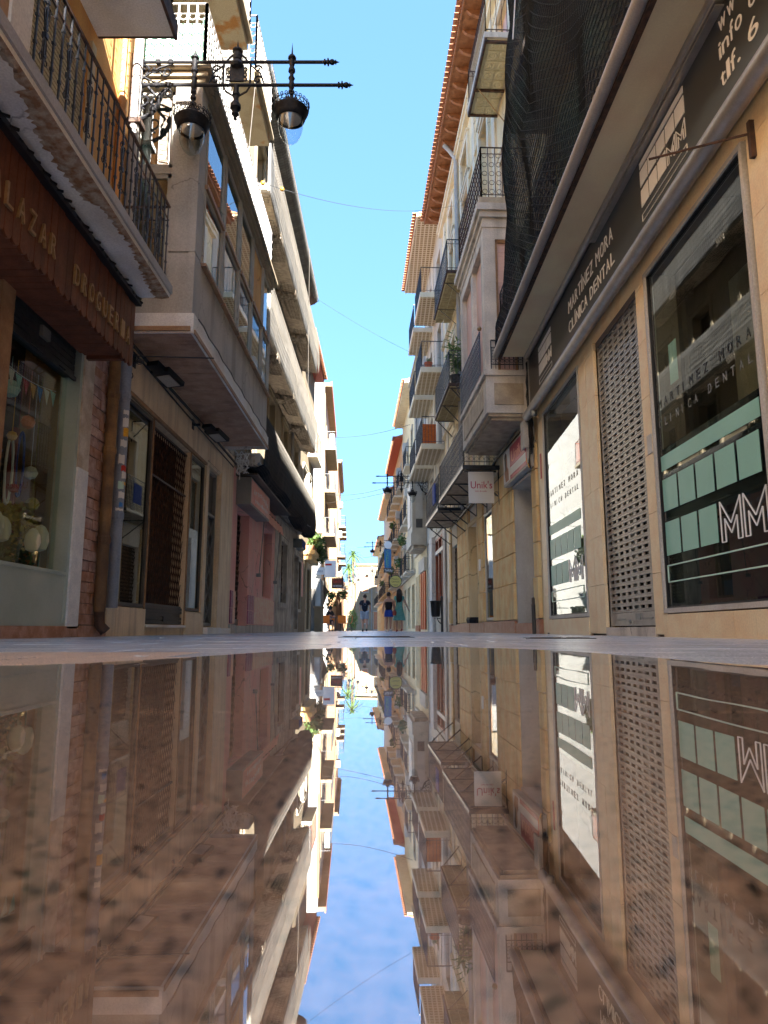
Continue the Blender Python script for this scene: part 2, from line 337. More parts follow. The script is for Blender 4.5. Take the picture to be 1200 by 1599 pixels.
def link(name, me, parent=None, label=None, kind=None, loc=None, rz=0):
    o = bpy.data.objects.new(name, me); COL.objects.link(o)
    if loc: o.location = loc
    o.rotation_euler = (0, 0, rz)
    if parent: setp(o, parent)
    if label: o['label'] = label
    if kind: o['kind'] = kind
    return o
def wmat(o):
    m = Matrix.Translation(o.location) @ o.rotation_euler.to_matrix().to_4x4()
    if o.parent: m = wmat(o.parent) @ o.matrix_parent_inverse @ m
    return m
def setp(o, parent):
    o.parent = parent; o.matrix_parent_inverse = wmat(parent).inverted()
def tag(o, label, cat, group=None):
    o['label'] = label; o['category'] = cat
    if group: o['group'] = group
    return o
def thing(name, label, cat, loc=(0, 0, 0), group=None):
    o = bpy.data.objects.new(name, None); COL.objects.link(o); o.location = loc; o.empty_display_size = .2
    return tag(o, label, cat, group)
def copy_tree(o, parent=None, loc=None, rz=None):
    c = o.copy(); COL.objects.link(c)
    if loc is not None: c.location = loc
    if rz is not None: c.rotation_euler = (0, 0, rz)
    if parent: c.parent = parent
    for ch in o.children: copy_tree(ch, c)
    return c

_tc = {}
def text_geo(s, size, ext=0.0):
    if s not in _tc:
        cu = bpy.data.curves.new('t', 'FONT'); cu.body = s; cu.size = 1; cu.extrude = .5; cu.resolution_u = 3
        ob = bpy.data.objects.new('t', cu); me = ob.to_mesh()
        _tc[s] = ([tuple(v.co) for v in me.vertices], [tuple(p.vertices) for p in me.polygons])
        ob.to_mesh_clear(); bpy.data.objects.remove(ob); bpy.data.curves.remove(cu)
    vs, fs = _tc[s]
    return [Vector((v[0] * size, v[1] * size, v[2] * 2 * ext)) for v in vs], fs
def text(name, s, size, org, right, up, m, parent, ext=.004, width=None, stack=None, label=None, bold=0):
    """letters lying in the plane (right, up) at org; width = total width to fit"""
    vs, fs = text_geo(s, size, ext)
    x0 = min(v.x for v in vs); x1 = max(v.x for v in vs); sx = width / (x1 - x0) if width else 1
    r = Vector(right); u = Vector(up); nn = r.cross(u); org = Vector(org)
    b = MB(); b.add([org + r * ((v.x - x0) * sx) + u * v.y + nn * v.z for v in vs], fs)
    return b.build(name, m, parent, label=label)

class Fr:
    """facade frame: side +1 = left buildings (outward is +x), -1 = right; s runs along the street, n outwards"""
    def __init__(s, side, X0, Y0=0, k=0):
        s.side = side; s.X0 = X0; s.Y0 = Y0; s.k = k; q = math.sqrt(1 + k * k)
        s.d = Vector((k / q, 1 / q, 0)); s.nv = Vector((1 / q, -k / q, 0)) * side
        s.ang = -math.atan(k)
    def p(s, n, y, z): return Vector((s.X0 + s.k * (y - s.Y0), y, z)) + s.nv * n
    def box(s, b, n0, n1, s0, s1, z0, z1):
        P = s.p
        return b.hexa([P(n0, s0, z0), P(n1, s0, z0), P(n1, s1, z0), P(n0, s1, z0), P(n0, s0, z1), P(n1, s0, z1), P(n1, s1, z1), P(n0, s1, z1)])
    def quad(s, b, n, s0, s1, z0, z1):
        P = s.p; return b.add([P(n, s0, z0), P(n, s1, z0), P(n, s1, z1), P(n, s0, z1)], [(0, 1, 2, 3)])
    def right(s): return s.d * (1 if s.side > 0 else -1)   # reading direction on the facade
    def wall(s, b, s0, s1, z0, z1, holes, n=0, depth=.3):
        S = sorted({s0, s1} | {h[0] for h in holes} | {h[1] for h in holes}); Z = sorted({z0, z1} | {h[2] for h in holes} | {h[3] for h in holes})
        for i in range(len(S) - 1):
            for j in range(len(Z) - 1):
                cs, cz = (S[i] + S[i + 1]) / 2, (Z[j] + Z[j + 1]) / 2
                if any(h[0] < cs < h[1] and h[2] < cz < h[3] for h in holes): continue
                s.quad(b, n, S[i], S[i + 1], Z[j], Z[j + 1])
        P = s.p; m = n - depth
        for (a, c, e, g) in holes:
            b.add([P(n, a, e), P(m, a, e), P(m, a, g), P(n, a, g)], [(0, 1, 2, 3)])
            b.add([P(n, c, e), P(m, c, e), P(m, c, g), P(n, c, g)], [(0, 1, 2, 3)])
            b.add([P(n, a, g), P(m, a, g), P(m, c, g), P(n, c, g)], [(0, 1, 2, 3)])
            b.add([P(n, a, e), P(m, a, e), P(m, c, e), P(n, c, e)], [(0, 1, 2, 3)])
        return b
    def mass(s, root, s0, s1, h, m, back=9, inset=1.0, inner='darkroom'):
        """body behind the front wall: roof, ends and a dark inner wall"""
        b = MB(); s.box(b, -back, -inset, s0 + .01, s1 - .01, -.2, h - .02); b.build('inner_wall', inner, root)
        b = MB(); s.box(b, -back + .01, -.02, s0, s0 + .12, -.2, h); s.box(b, -back + .01, -.02, s1 - .12, s1, -.2, h)
        s.box(b, -back + .01, -.02, s0 + .12, s1 - .12, h - .25, h + .0); return b.build('side_wall', m, root)
    def frame(s, b, a, c, e, g, n0, n1, w):
        s.box(b, n0, n1, a, c, e, e + w); s.box(b, n0, n1, a, c, g - w, g); s.box(b, n0, n1, a, a + w, e + w, g - w); s.box(b, n0, n1, c - w, c, e + w, g - w); return b
    def window(s, root, a, c, e, g, n=-.14, fm='framewhite', gm='glass_strong', w=.05, mull=1, name='window', transom=None, th=.05):
        b = MB(); s.frame(b, a, c, e, g, n, n + th, w)
        for i in range(mull):
            t = a + (c - a) * (i + 1) / (mull + 1); s.box(b, n + .002, n + th - .004, t - w * .4, t + w * .4, e + w, g - w)
        if transom: s.box(b, n + .004, n + th - .002, a + w, c - w, transom - w / 2, transom + w / 2)
        o = b.build(name, fm, root)
        for i in range(mull + 1):
            a2 = a + (c - a) * i / (mull + 1) + w * .5; c2 = a + (c - a) * (i + 1) / (mull + 1) - w * .5
            b = MB(); s.box(b, n + .018, n + .024, a2, c2, e + w * .5, g - w * .5); b.build('pane', gm, o)
        return o
    def blind(s, root, a, c, e, g, n, m, step=.09, name='roller_blind'):
        b = MB(); z = e
        while z < g - .01:
            z1 = min(z + step * .86, g); s.box(b, n - .01, n + .012, a, c, z, z1); s.box(b, n - .01, n + .002, a, c, z1, min(z + step, g)); z += step
        return b.build(name, m, root)
    def surround(s, root, a, c, e, g, w=.14, t=.05, m='cream', name='window_surround'):
        b = MB(); s.box(b, -.02, t, a - w, a, e - w, g + w); s.box(b, -.02, t, c, c + w, e - w, g + w)
        s.box(b, -.02, t + .01, a, c, g, g + w); s.box(b, -.02, t + .03, a - w - .03, c + w + .03, g + w, g + w + .06); s.box(b, -.02, t + .01, a, c, e - w, e)
        return b.build(name, m, root)
    def rail(s, b, pts, z0, z1, step=.11, r=.008, rr=.014, scroll=0, nring=8):
        """bars along a path of (n, s) points"""
        W = [s.p(n, y, 0) for n, y in pts]
        for i in range(len(W) - 1):
            A, B = W[i], W[i + 1]; L = (B - A).length; k = max(1, round(L / step)); d = (B - A).normalized()
            for z, q in ((z1, rr), (z0 + .09, rr * .7), (z1 - .14, rr * .6) if scroll else (z1 - .01, rr)):
                b.tube([A + Vector((0, 0, z)), B + Vector((0, 0, z))], q, 4)
            for j in range(k + 1):
                p = A + d * (L * j / k); b.tube([p + Vector((0, 0, z0)), p + Vector((0, 0, z1))], r * (1.7 if j in (0, k) else 1), 4, False)
                if scroll and j < k:
                    c = p + d * (L / k / 2); q = min(L / k * .40, .05)
                    if scroll == 1: zs = (z1 - .07, z0 + .045)
                    elif scroll == 2: zs = [z0 + .16 + t * (z1 - z0 - .34) / 4 for t in range(5)]
                    else: zs = (z1 - .07, (z0 + z1) / 2, z0 + .2) if j % 2 else (z1 - .07,)
                    for zz in zs: b.ring(c + Vector((0, 0, zz)), q, r * .6, d, (0, 0, 1), nring, 3)
        return b
    def balcony(s, root, a, c, z, n=.75, th=.12, m='cream', under=None, rm='ironblack', rh=1.0, step=.11, scroll=1, brackets=0, r=.008, name='balcony', near=True, far=True):
        b = MB(); s.box(b, .0, n, a, c, z + (.012 if under else 0), z + th); o = b.build(name, m, root)
        if under:
            b = MB(); s.box(b, .05, n - .05, a + .05, c - .05, z - .004, z + .02); b.build('underside', under, o)
        b = MB(); pts = [(n - .04, a + .04), (n - .04, c - .04)]
        if near: pts = [(.0, a + .04)] + pts
        if far: pts = pts + [(.0, c - .04)]
        s.rail(b, pts, z + th, z + th + rh, step, r, scroll=scroll); b.build('railing', rm, o)
        for i in range(brackets):
            y = a + .1 + (c - a - .2) * i / max(1, brackets - 1); b = MB()
            b.tube([s.p(.02, y, z - .62), s.p(.10, y, z - .55), s.p(n * .5, y, z - .30), s.p(n * .85, y, z - .05)], .018, 5)
            b.tube([s.p(.02, y, z - .03), s.p(n - .04, y, z - .03)], .02, 4); b.tube([s.p(.02, y, z - .75), s.p(.02, y, z - .03)], .018, 4)
            b.build('bracket', rm, o)
        return o

def leaf_cloud(b, c, r, k, size, rnd, flat=1.0):
    for _ in range(k):
        while True:
            p = Vector((rnd.uniform(-1, 1), rnd.uniform(-1, 1), rnd.uniform(-1, 1)))
            if p.length < 1: break
        p = Vector((p.x * r[0], p.y * r[1], p.z * r[2])) + Vector(c)
        d = Vector((rnd.uniform(-1, 1), rnd.uniform(-1, 1), rnd.uniform(-.6, 1))).normalized(); e = d.cross(Vector((rnd.uniform(-1, 1), rnd.uniform(-1, 1), rnd.uniform(-1, 1)))).normalized()
        L = size * rnd.uniform(.6, 1.4); W = L * .35 * flat
        b.add([p, p + d * L * .5 + e * W, p + d * L, p + d * L * .5 - e * W], [(0, 1, 2, 3)])
    return b
# ================================================================= ground
def poly_mesh(name, pts, z, m, kind='structure', label=None):
    b = MB(); b.add([(x, y, z) for x, y in pts], [tuple(range(len(pts)))]); return b.build(name, m, kind=kind, label=label)
gr = poly_mesh('ground', [(-300, -300), (300, -300), (300, 600), (-300, 600)], -.06, 'asphaltjoint')
pv = MB(); pv.box(-3.4, 3.2, -12, 9.4, -.05, -.012); pave = pv.build('pavement', 'asphaltjoint', kind='structure')
rg = random.Random(3)
slabs = {}
def slab_mesh(w_, d_, m, key):
    if key in slabs: return slabs[key]
    b = bmesh.new(); bmesh.ops.create_cube(b, size=1)
    for v in b.verts: v.co = Vector((v.co.x * w_, v.co.y * d_, v.co.z * .04))
    bmesh.ops.bevel(b, geom=[e for e in b.edges if all(v.co.z > 0 for v in e.verts)], offset=.003, segments=1, affect='EDGES')
    me = bpy.data.meshes.new('paving_slab'); b.to_mesh(me); b.free(); me.materials.append(M[m]); slabs[key] = me; return me
ny = -2
for j in range(-4, 24):
    y = .195 + j * .40 - .2
    for i in range(-5, 6):
        x = i * .60 + (.3 if j % 2 else 0)
        if x < -3.3 or x > 3.1: continue
        brown = (y < 1.5 and x > -.5) or (y < 2.2 and x <= -.5)
        m = 'granite' if brown else rg.choice(['greyslab', 'greyslab2'])
        link('paving_slab', slab_mesh(.593, .393, m, m), pave, loc=(x + .05, y, -.0205 + (rg.uniform(-.0012, .0002) if not brown else 0)))
b = MB()
for j in range(0, 260):
    y = 9.6 + j * .4
    for i in range(-9, 6):
        if abs(i * .6) > 3.6 + (y > 28) * 2: continue
        x = i * .6 + (.3 if j % 2 else 0) + (y > 13) * -.0433 * (y - 13) * 0
        b.add([(x, y, 0), (x + .593, y, 0), (x + .593, y + .393, 0), (x, y + .393, 0)], [(0, 1, 2, 3)])
b.build('paving_field', 'greyslab', kind='stuff', label='grey paving slabs running on down the street')
# puddle: thin sheet with a wandering edge
pp = []
far = [(-3.2, .98), (-2.2, 1.05), (-1.4, 1.13), (-.72, 1.22), (-.56, 1.35), (-.45, 1.62), (-.36, 1.95), (-.24, 2.35), (-.05, 2.65), (.2, 2.7), (.42, 2.45), (.55, 2.1), (.60, 1.75), (.62, 1.45), (.66, 1.25), (.72, 1.12), (.9, 1.02), (1.5, .95), (2.6, .9)]
for i in range(len(far) - 1):
    for t in range(6):
        f = t / 6; x = far[i][0] * (1 - f) + far[i + 1][0] * f; y = far[i][1] * (1 - f) + far[i + 1][1] * f
        pp.append((x, y + math.sin(i * 6 + t * 1.7) * .012 + rg.uniform(-.008, .008)))
pp += [(2.6, -2), (-3.2, -2)]
wat = poly_mesh('puddle_water', pp, .004, 'water')
# scraps of paper on the paving
for (x, y, s) in ((-.50, 1.50, .020), (.9, 4.6, .02), (.23, 3.4, .012), (-1.6, 5.2, .03), (1.35, 5.4, .03), (-.2, 5, .02)):
    b = MB(); q = [(x + s * math.cos(a) * rg.uniform(.5, 1.1), y + s * 1.4 * math.sin(a) * rg.uniform(.5, 1), .006 + rg.uniform(0, s * .4)) for a in [k * .9 for k in range(7)]]
    b.add(q + [(x, y, .012)], [(i, (i + 1) % 7, 7) for i in range(7)])
    tag(b.build('paper_scrap', 'paper'), {-.5: 'small white feather-like scrap floating at the left puddle edge', .9: 'white paper fleck on the grey paving right of centre', .23: 'tiny white fleck near the middle of the puddle edge', -1.6: 'pale flat litter scrap on the paving before the beige shopfront', 1.35: 'white litter fleck before the closed perforated shutter', -.2: 'little pale fleck on the paving left of the street centre'}[x], 'litter', 'litter scraps on the paving')

for (x, y, w_, d_, lb) in ((-.42, 6.6, .7, .5, 'dark sunken inspection cover in the paving left of centre'), (1.15, 5.6, .5, .35, 'worn rectangular utility cover before the clinic shutter')):
    b = MB(); b.box(x, x + w_, y, y + d_, -.01, .0045); t = b.build('utility_cover', 'framedark')
    for i in range(5): q = MB(); q.box(x + .04, x + w_ - .04, y + .04 + i * (d_ - .08) / 5, y + .07 + i * (d_ - .08) / 5, .0045, .008); q.build('cover_rib', 'ironrust', t)
    tag(t, lb, 'cover')
b = MB(); rd = random.Random(77)
for i in range(46):
    x = rd.uniform(-.7, .7); y = rd.uniform(.22, 2.4); r_ = rd.uniform(.0012, .0035)
    if y > 1.2 and abs(x) > .4: continue
    k = rd.randint(4, 6); a0 = rd.random() * 6; b.add([(x + r_ * math.cos(a0 + 6.283 * j / k) * rd.uniform(.5, 1.2), y + r_ * math.sin(a0 + 6.283 * j / k) * rd.uniform(.5, 1.2), .0052) for j in range(k)], [tuple(range(k))])
b.build('floating_grit', 'woodbrown', kind='stuff', label='specks of grit floating on the puddle')
# ================================================================= LEFT 1: drugstore building
L = Fr(1, -3.0)
r1 = thing('shop_building', 'ochre building on the left with brown boarded drugstore fascia and iron balcony', 'building', (-3, 3, 0))
def roof_slab(F, root, s0, s1, h): pass
b = MB(); L.wall(b, -6, 7.65, 3.3, 12.5, [(5.15, 6.35, 3.55, 5.9), (2, 3.4, 3.55, 5.9), (5.0, 6.1, 6.8, 8.9), (5.0, 6.1, 9.8, 11.7)], depth=.25); b.build('upper_wall', 'ochre', r1)
b = MB(); L.wall(b, -6, 7.65, -.1, 3.3, [(5.32, 6.68, .08, 3.02), (6.95, 7.65, -.1, 3.3)], depth=.18); b.build('shop_wall', 'marbledirty', r1)
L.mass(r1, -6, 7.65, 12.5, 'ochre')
b = MB(); L.box(b, -.2, -.02, 6.93, 7.65, -.1, 3.3); b.build('mortar_bed', 'mortar', r1)
# stacked split bricks beside the window
bm_ = {}
for k in range(30):
    z = .12 + k * .106
    for j, (a, c) in enumerate(((6.965, 7.16), (7.165, 7.40), (7.405, 7.645)) if k % 2 else ((6.965, 7.27), (7.275, 7.50), (7.505, 7.645))):
        key = round(c - a, 3)
        if key not in bm_:
            me = bpy.data.meshes.new('brick'); q = MB().box(-.03, .035, 0, c - a, 0, .098); me.from_pydata(q.v, [], q.f); me.materials.append(M['splitbrick']); bm_[key] = me
        me = bm_[key]
        if (k * 7 + j * 3) % 4 == 0 or k < 4:
            if (key, 1) not in bm_: m2 = me.copy(); m2.materials[0] = M['splitbrick2']; bm_[(key, 1)] = m2
            me = bm_[(key, 1)]
        link('brick', me, r1, loc=L.p(-.01 + rg.uniform(-.008, .012), a, z))
b = MB(); L.box(b, 0, .05, -6, 6.93, -.06, .10); L.box(b, 0, .045, 6.96, 7.65, -.06, .11); b.build('plinth', 'splitbrick2', r1)
# marble jamb and lintel, window
b = MB(); L.box(b, -.05, .05, 6.69, 6.93, .08, 1.62); b.build('marble_jamb', 'marble', r1)
b = MB(); L.box(b, -.05, .045, 6.69, 6.93, 1.62, 3.0); b.build('marble_jamb', 'marbledirty', r1, label='brown stained upper marble jamb')
b = MB(); L.box(b, -.05, .045, 5.2, 6.93, 3.0, 3.14); b.build('lintel', 'marble', r1)
b = MB(); L.box(b, -.1, .05, 5.14, 5.33, -.06, 3.0); b.build('window_post', 'framebrown', r1)
b = MB(); L.box(b, -.1, .03, 5.33, 6.69, .08, .13); L.box(b, -.15, .02, 5.33, 6.64, .13, .57); L.box(b, -.14, .03, 6.64, 6.69, .13, 3.0); L.box(b, -.15, .03, 5.33, 6.64, .57, .60)
b.build('kick_panel', 'kick', r1)
b = MB(); z = 2.50
while z < 2.99: L.box(b, -.14, -.03, 5.34, 6.63, z, z + .052); z += .062
o = b.build('roller_shutter', 'shutterdark', r1)
b = MB(); L.box(b, -.03, -.005, 5.34, 6.63, 2.46, 2.50); b.build('shutter_rail', 'shutterdark', o)
b = MB(); L.box(b, -.03, .0, 5.9, 6.05, 2.62, 2.72); b.build('lock_plate', 'framegrey', o)
for y in (5.72, 6.25):
    b = MB(); b.tube([L.p(.0, y, 2.48), L.p(.05, y + .02, 2.44), L.p(.05, y + .12, 2.44), L.p(0, y + .14, 2.48)], .008, 4); b.build('handle', 'ironblack', o)
b = MB(); L.box(b, -.10, -.094, 5.33, 6.64, .60, 2.5); b.build('shop_window', 'glass', r1)
b = MB(); L.box(b, -.9, -.88, 5.3, 6.9, .5, 3.1); L.box(b, -.9, -.15, 5.3, 6.9, .45, .5); b.build('display_floor', 'roomgrey', r1)
# window display
dg_ = 'window display of the drugstore'
for i, (y, z, h) in enumerate(((5.55, .92, .10), (5.72, .86, .08), (5.88, .84, .075), (6.32, .80, .075), (6.50, .84, .085), (5.42, .90, .08))):
    n_ = -.15 - .02 * (i % 3)
    t = thing('egg_ornament', 'white egg-shaped ornament on a stalk in the drugstore window, number %s from its left' % ['third', 'fourth', 'fifth', 'sixth', 'rightmost', 'first'][i] if False else ['tall white egg ornament left of centre in drugstore window', 'white egg ornament just right of the tallest one', 'small white egg ornament at the middle of the display', 'low white egg ornament nearest the red drape', 'white egg ornament furthest along, by the window post', 'white egg ornament nearest the camera in the drugstore window'][i], 'ornament', L.p(n_, y, .5), dg_)
    h *= 1.5; z += .04
    b = MB(); b.lathe([(.001, -h), (h * .45, -h * .8), (h * .62, -h * .2), (h * .55, h * .4), (h * .3, h * .85), (.001, h)], L.p(n_, y, z + .02), 12, cap=False); b.build('egg', 'egg', t, smooth=True)
    b = MB(); b.tube([L.p(n_, y, .5), L.p(n_, y, z - h + .03)], .008, 5); b.build('stalk', 'leaf', t)
b = MB(); rf = random.Random(5)
for y in [5.4 + .1 * i for i in range(13)]:
    leaf_cloud(b, L.p(-.36, y, .74), (.12, .08, .2), 60, .06, rf)
tag(b.build('artificial_foliage', 'leaf'), 'dark artificial foliage along the bottom of the drugstore window', 'artificial plant')['kind'] = 'stuff'
b = MB()
for y in [5.4 + .12 * i for i in range(11)]: leaf_cloud(b, L.p(-.34, y, 1.0), (.08, .1, .20), 70, .045, rf, 2)
tag(b.build('artificial_flowers', 'yellowflower'), 'yellow artificial flowers above the foliage in the drugstore window', 'artificial plant')['kind'] = 'stuff'
def drape(y0, y1, z0, z1, n, m, lab, cat='fabric', waves=5, taper=1):
    b = MB(); N = 24
    for i in range(N + 1):
        f = i / N; q = n + .03 * math.sin(f * waves * 6.28)
        ym = (y0 + y1) / 2
        b.v.append(tuple(L.p(q, y0 + (y1 - y0) * f, z0))); b.v.append(tuple(L.p(q * .98, ym + (y0 + (y1 - y0) * f - ym) * taper, z1)))
    b.f = [(2 * i, 2 * i + 2, 2 * i + 3, 2 * i + 1) for i in range(N)]
    tag(b.build('drape', m), lab, cat, dg_)
drape(5.66, 5.98, 1.05, 2.0, -.45, 'reddrape', 'dark red drape hanging at the left of the drugstore display', taper=.2)
drape(6.2, 6.46, .85, 1.9, -.4, 'reddrape', 'dark red pleated drape near the right of the drugstore display', taper=.3)
drape(5.35, 5.62, 1.2, 2.1, -.4, 'goldcloth', 'gold patterned shawl hung nearest the camera in the drugstore window')
drape(6.0, 6.2, .95, 2.05, -.5, 'goldcloth', 'gold fringed shawl between the two red drapes')
drape(5.30, 6.7, .6, 2.35, -.8, 'goldcloth', 'faded gold curtain closing the back of the drugstore display', waves=14)
for k, (y, zt, m, lb) in enumerate(((6.28, 1.85, 'bluecloth', 'blue bead necklace hanging before the pleated red drape'), (5.82, 1.9, 'yellowflower', 'yellow bead necklace hanging before the left red drape'), (6.1, 1.75, 'paper', 'pale bead necklace hanging before the gold fringed shawl'), (5.5, 1.8, 'bluecloth', 'blue bead necklace over the nearest gold shawl'))):
    b = MB(); pts = [L.p(-.3, y + .06 * math.sin(t), zt - .3 + .3 * math.cos(t) * 1.0) for t in [i * .314 for i in range(21)]]; b.tube(pts, .012, 5); tag(b.build('necklace', m), lb, 'necklace', dg_)
for k, (cn, mt_, y, z, pl_) in enumerate((('red', 'red', 5.62, 2.0, 'high and near the camera side'), ('orange', 'orangeplastic', 6.30, 1.95, 'high on the right side'), ('blue', 'bluething', 5.75, 1.55, 'at mid height left of centre'), ('yellow', 'stickeryellow', 6.05, 1.75, 'at mid height in the centre'), ('white', 'egg', 6.42, 1.5, 'at mid height on the right'), ('mint green', 'mint', 5.52, 1.70, 'above the necklaces'), ('dark red', 'reddrape', 6.15, 1.3, 'low in the centre'), ('pale yellow', 'yellowflower', 6.5, 1.22, 'lowest, above the egg ornaments'), ('light blue', 'mintline', 5.95, 2.15, 'highest of all, near the shutter box'), ('small orange', 'stickeryellow', 5.68, 1.2, 'low on the camera side'))):
    r_ = .045 + .02 * (k % 3)
    b = MB(); b.lathe([(.001, -r_), (r_ * .7, -r_ * .7), (r_, 0), (r_ * .7, r_ * .7), (.001, r_)], L.p(-.27, y, z), 12, cap=False); b.tube([L.p(-.27, y, z + r_), L.p(-.27, y, 2.45)], .004, 3)
    tag(b.build('paper_pompom', mt_), '%s paper pompom hanging %s in the drugstore window' % (cn, pl_), 'decoration', dg_)
b = MB(); b.tube([L.p(.08, 7.8, 3.34), L.p(.1, 9.2, 3.30), L.p(.08, 11, 3.33), L.p(.1, 13.6, 3.28)], .022, 5); b.tube([L.p(.05, 7.8, 3.30), L.p(.06, 10, 3.24), L.p(.05, 13.6, 3.22)], .012, 5); tag(b.build('cable_run', 'blackplastic'), 'black cable bundle tucked where the slatted bay underside meets the beige wall', 'cables')
t = thing('bunting', 'string of coloured paper flags across the top of the drugstore window', 'bunting', L.p(-.2, 6, 2.3), dg_)
b = MB(); b.tube([L.p(-.2, 5.36 + i * .128, 2.36 - .08 * math.sin(math.pi * i / 10)) for i in range(11)], .004, 4); b.build('string', 'paper', t)
for i in range(10):
    y = 5.38 + i * .128; z = 2.35 - .08 * math.sin(math.pi * (i + .5) / 10); b = MB(); b.add([L.p(-.2, y, z), L.p(-.2, y + .11, z), L.p(-.19, y + .055, z - .15), L.p(-.203, y, z), L.p(-.203, y + .11, z), L.p(-.193, y + .055, z - .15)], [(0, 1, 2), (5, 4, 3), (0, 3, 4, 1), (1, 4, 5, 2), (2, 5, 3, 0)]); b.build('paper_flag', ('red', 'stickeryellow', 'bluething', 'egg', 'mint')[i % 5], t)
# fascia boards
k = 0; y = 1.0
tm = {}
me = bpy.data.meshes.new('fascia_board'); q = MB()
for i in range(7): pass
hh = .66; seg = 5
prof = [(0, .05)] + [(.0485 - .0485 * math.cos(math.pi * (i + 1) / 6), .05 - .045 * math.sin(math.pi * (i + 1) / 6)) for i in range(5)] + [(.097, .05), (.097, hh), (0, hh)]
n0 = len(prof); q.v = [(0, a, z) for a, z in prof] + [(.022, a, z) for a, z in prof]
q.f = [tuple(range(n0)), tuple(range(n0, 2 * n0))[::-1]] + [(i, (i + 1) % n0, (i + 1) % n0 + n0, i + n0) for i in range(n0)]
me.from_pydata(q.v, [], q.f); me.materials.append(M['brownboard'])
while y < 6.72:
    link('fascia_board', me, r1, loc=(-3 + .45 + rg.uniform(0, .006), y, 2.66 + rg.uniform(-.012, .012))); y += .1015
b = MB(); L.box(b, .02, .44, 1, 6.70, 2.78, 3.3); L.box(b, .02, .47, 6.70, 6.76, 2.72, 3.32); b.build('fascia_box', 'soffitboard', r1)
me = bpy.data.meshes.new('soffit_board'); q = MB().box(0, .43, 0, .094, 0, .02); me.from_pydata(q.v, [], q.f); me.materials.append(M['soffitboard'])
y = 3.0
while y < 6.68: link('soffit_board', me, r1, loc=(-2.99, y, 2.755 + rg.uniform(-.004, 0))); y += .1
b = MB(); L.box(b, 0, .53, 1, 6.80, 3.32, 3.37)
for i in range(30): yy = 3.4 + i * .115; b.tube([L.p(.52, yy, 3.35), L.p(.55 + rg.uniform(-.02, .02), yy + .05, 3.35 + rg.uniform(-.02, .02))], .012, 4)
b.build('bitumen_cap', 'blackplastic', r1)
x = 4.0
for ch in 'SALAZAR': text('letter', ch, .25, L.p(.482, x, 2.86), (0, 1, 0), (0, 0, 1), 'brass', r1, ext=.012, width=.09, label='letter %s of the boarded sign' % ch); x += .158
x = 5.38
for ch in 'DROGUERIA': text('letter', ch, .25, L.p(.482, x, 2.84), (0, 1, 0), (0, 0, 1), 'brass', r1, ext=.012, width=.085, label='letter %s of the boarded sign' % ch); x += .146
# first balcony
b = MB(); L.box(b, 0, .80, -2, 6.83, 3.43, 3.53); bal = b.build('balcony', 'slabwhite', r1)
b = MB(); L.box(b, .80, .82, -2, 6.85, 3.47, 3.56); L.box(b, 0, .8, 6.83, 6.85, 3.47, 3.56); b.build('metal_edge', 'pipewhite', bal)
b = MB(); N = 180; rn = random.Random(2)
for i in range(N + 1):
    yy = 3 + 3.83 * i / N; d = .10 + .05 * math.sin(yy * 3) + rn.uniform(-.02, .03) + .05 * (abs(yy - 4.6) < .6)
    for kk, (nn, zz) in enumerate(((.80, 3.428), (.80 - d * .5, 3.422 - rn.uniform(0, .008)), (.80 - d, 3.4275))): b.v.append(tuple(L.p(nn, yy, zz)))
for i in range(N):
    for kk in range(2): o_ = i * 3 + kk; b.f.append((o_, o_ + 1, o_ + 4, o_ + 3))
b.build('crumbling_edge', 'rustedge', bal)
bz0, bz1 = 3.53, 4.42
def baluster_mesh(kind):
    q = MB(); q.tube([(0, 0, 0), (0, 0, bz1 - bz0)], .0085, 4)
    for z in (.25, .45, .65): q.box(-.011, .011, -.011, .011, z, z + .02)
    if kind:
        for s in (-1, 1):
            q.tube([(0, 0, .2), (0, .03 * s, .27), (0, .02 * s, .36), (0, 0, .42), (0, -.02 * s, .5), (0, -.035 * s, .58), (0, -.01 * s, .62)], .006, 4)
            q.ring((0, .03 * s, .23), .022, .005, (0, 1, 0), (0, 0, 1), 8, 3); q.ring((0, -.03 * s, .62), .022, .005, (0, 1, 0), (0, 0, 1), 8, 3)
        q.box(-.016, .016, -.016, .016, .39, .43)
    me = bpy.data.meshes.new('baluster'); me.from_pydata(q.v, [], q.f); me.materials.append(M['ironblack']); return me
bms = [baluster_mesh(0), baluster_mesh(1)]
y = 4.0; i = 0
while y < 6.8: link('baluster', bms[1 if i % 3 == 1 else 0], bal, loc=L.p(.76, y, bz0), rz=rad(rg.uniform(-2, 2))); y += .115; i += 1
for j in range(1, 7): link('baluster', bms[1 if j % 3 == 1 else 0], bal, loc=L.p(.76 - j * .115, 6.79, bz0), rz=rad(90))
b = MB()
for z in (bz1, ): b.tube([L.p(.76, 3.95, z), L.p(.76, 6.79, z), L.p(0, 6.79, z)], .017, 5)
for z in (bz0 + .1, bz0 + .74): b.tube([L.p(.76, 3.95, z), L.p(.76, 6.79, z), L.p(0, 6.79, z)], .008, 4)
b.build('handrail', 'ironrust', bal)
# enclosed gallery nearest the camera
b = MB(); L.box(b, .02, .76, 3.72, 3.95, 3.53, 6.15); b.build('gallery_post', 'white_plaster', r1)
b = MB(); L.frame(b, 2.4, 3.72, 3.55, 6.1, .66, .74, .09); b.build('gallery_window_frame', 'framebrown', r1)
b = MB(); L.box(b, .69, .70, 2.48, 3.64, 3.62, 6.0); b.build('gallery_pane', 'glass_strong', r1)
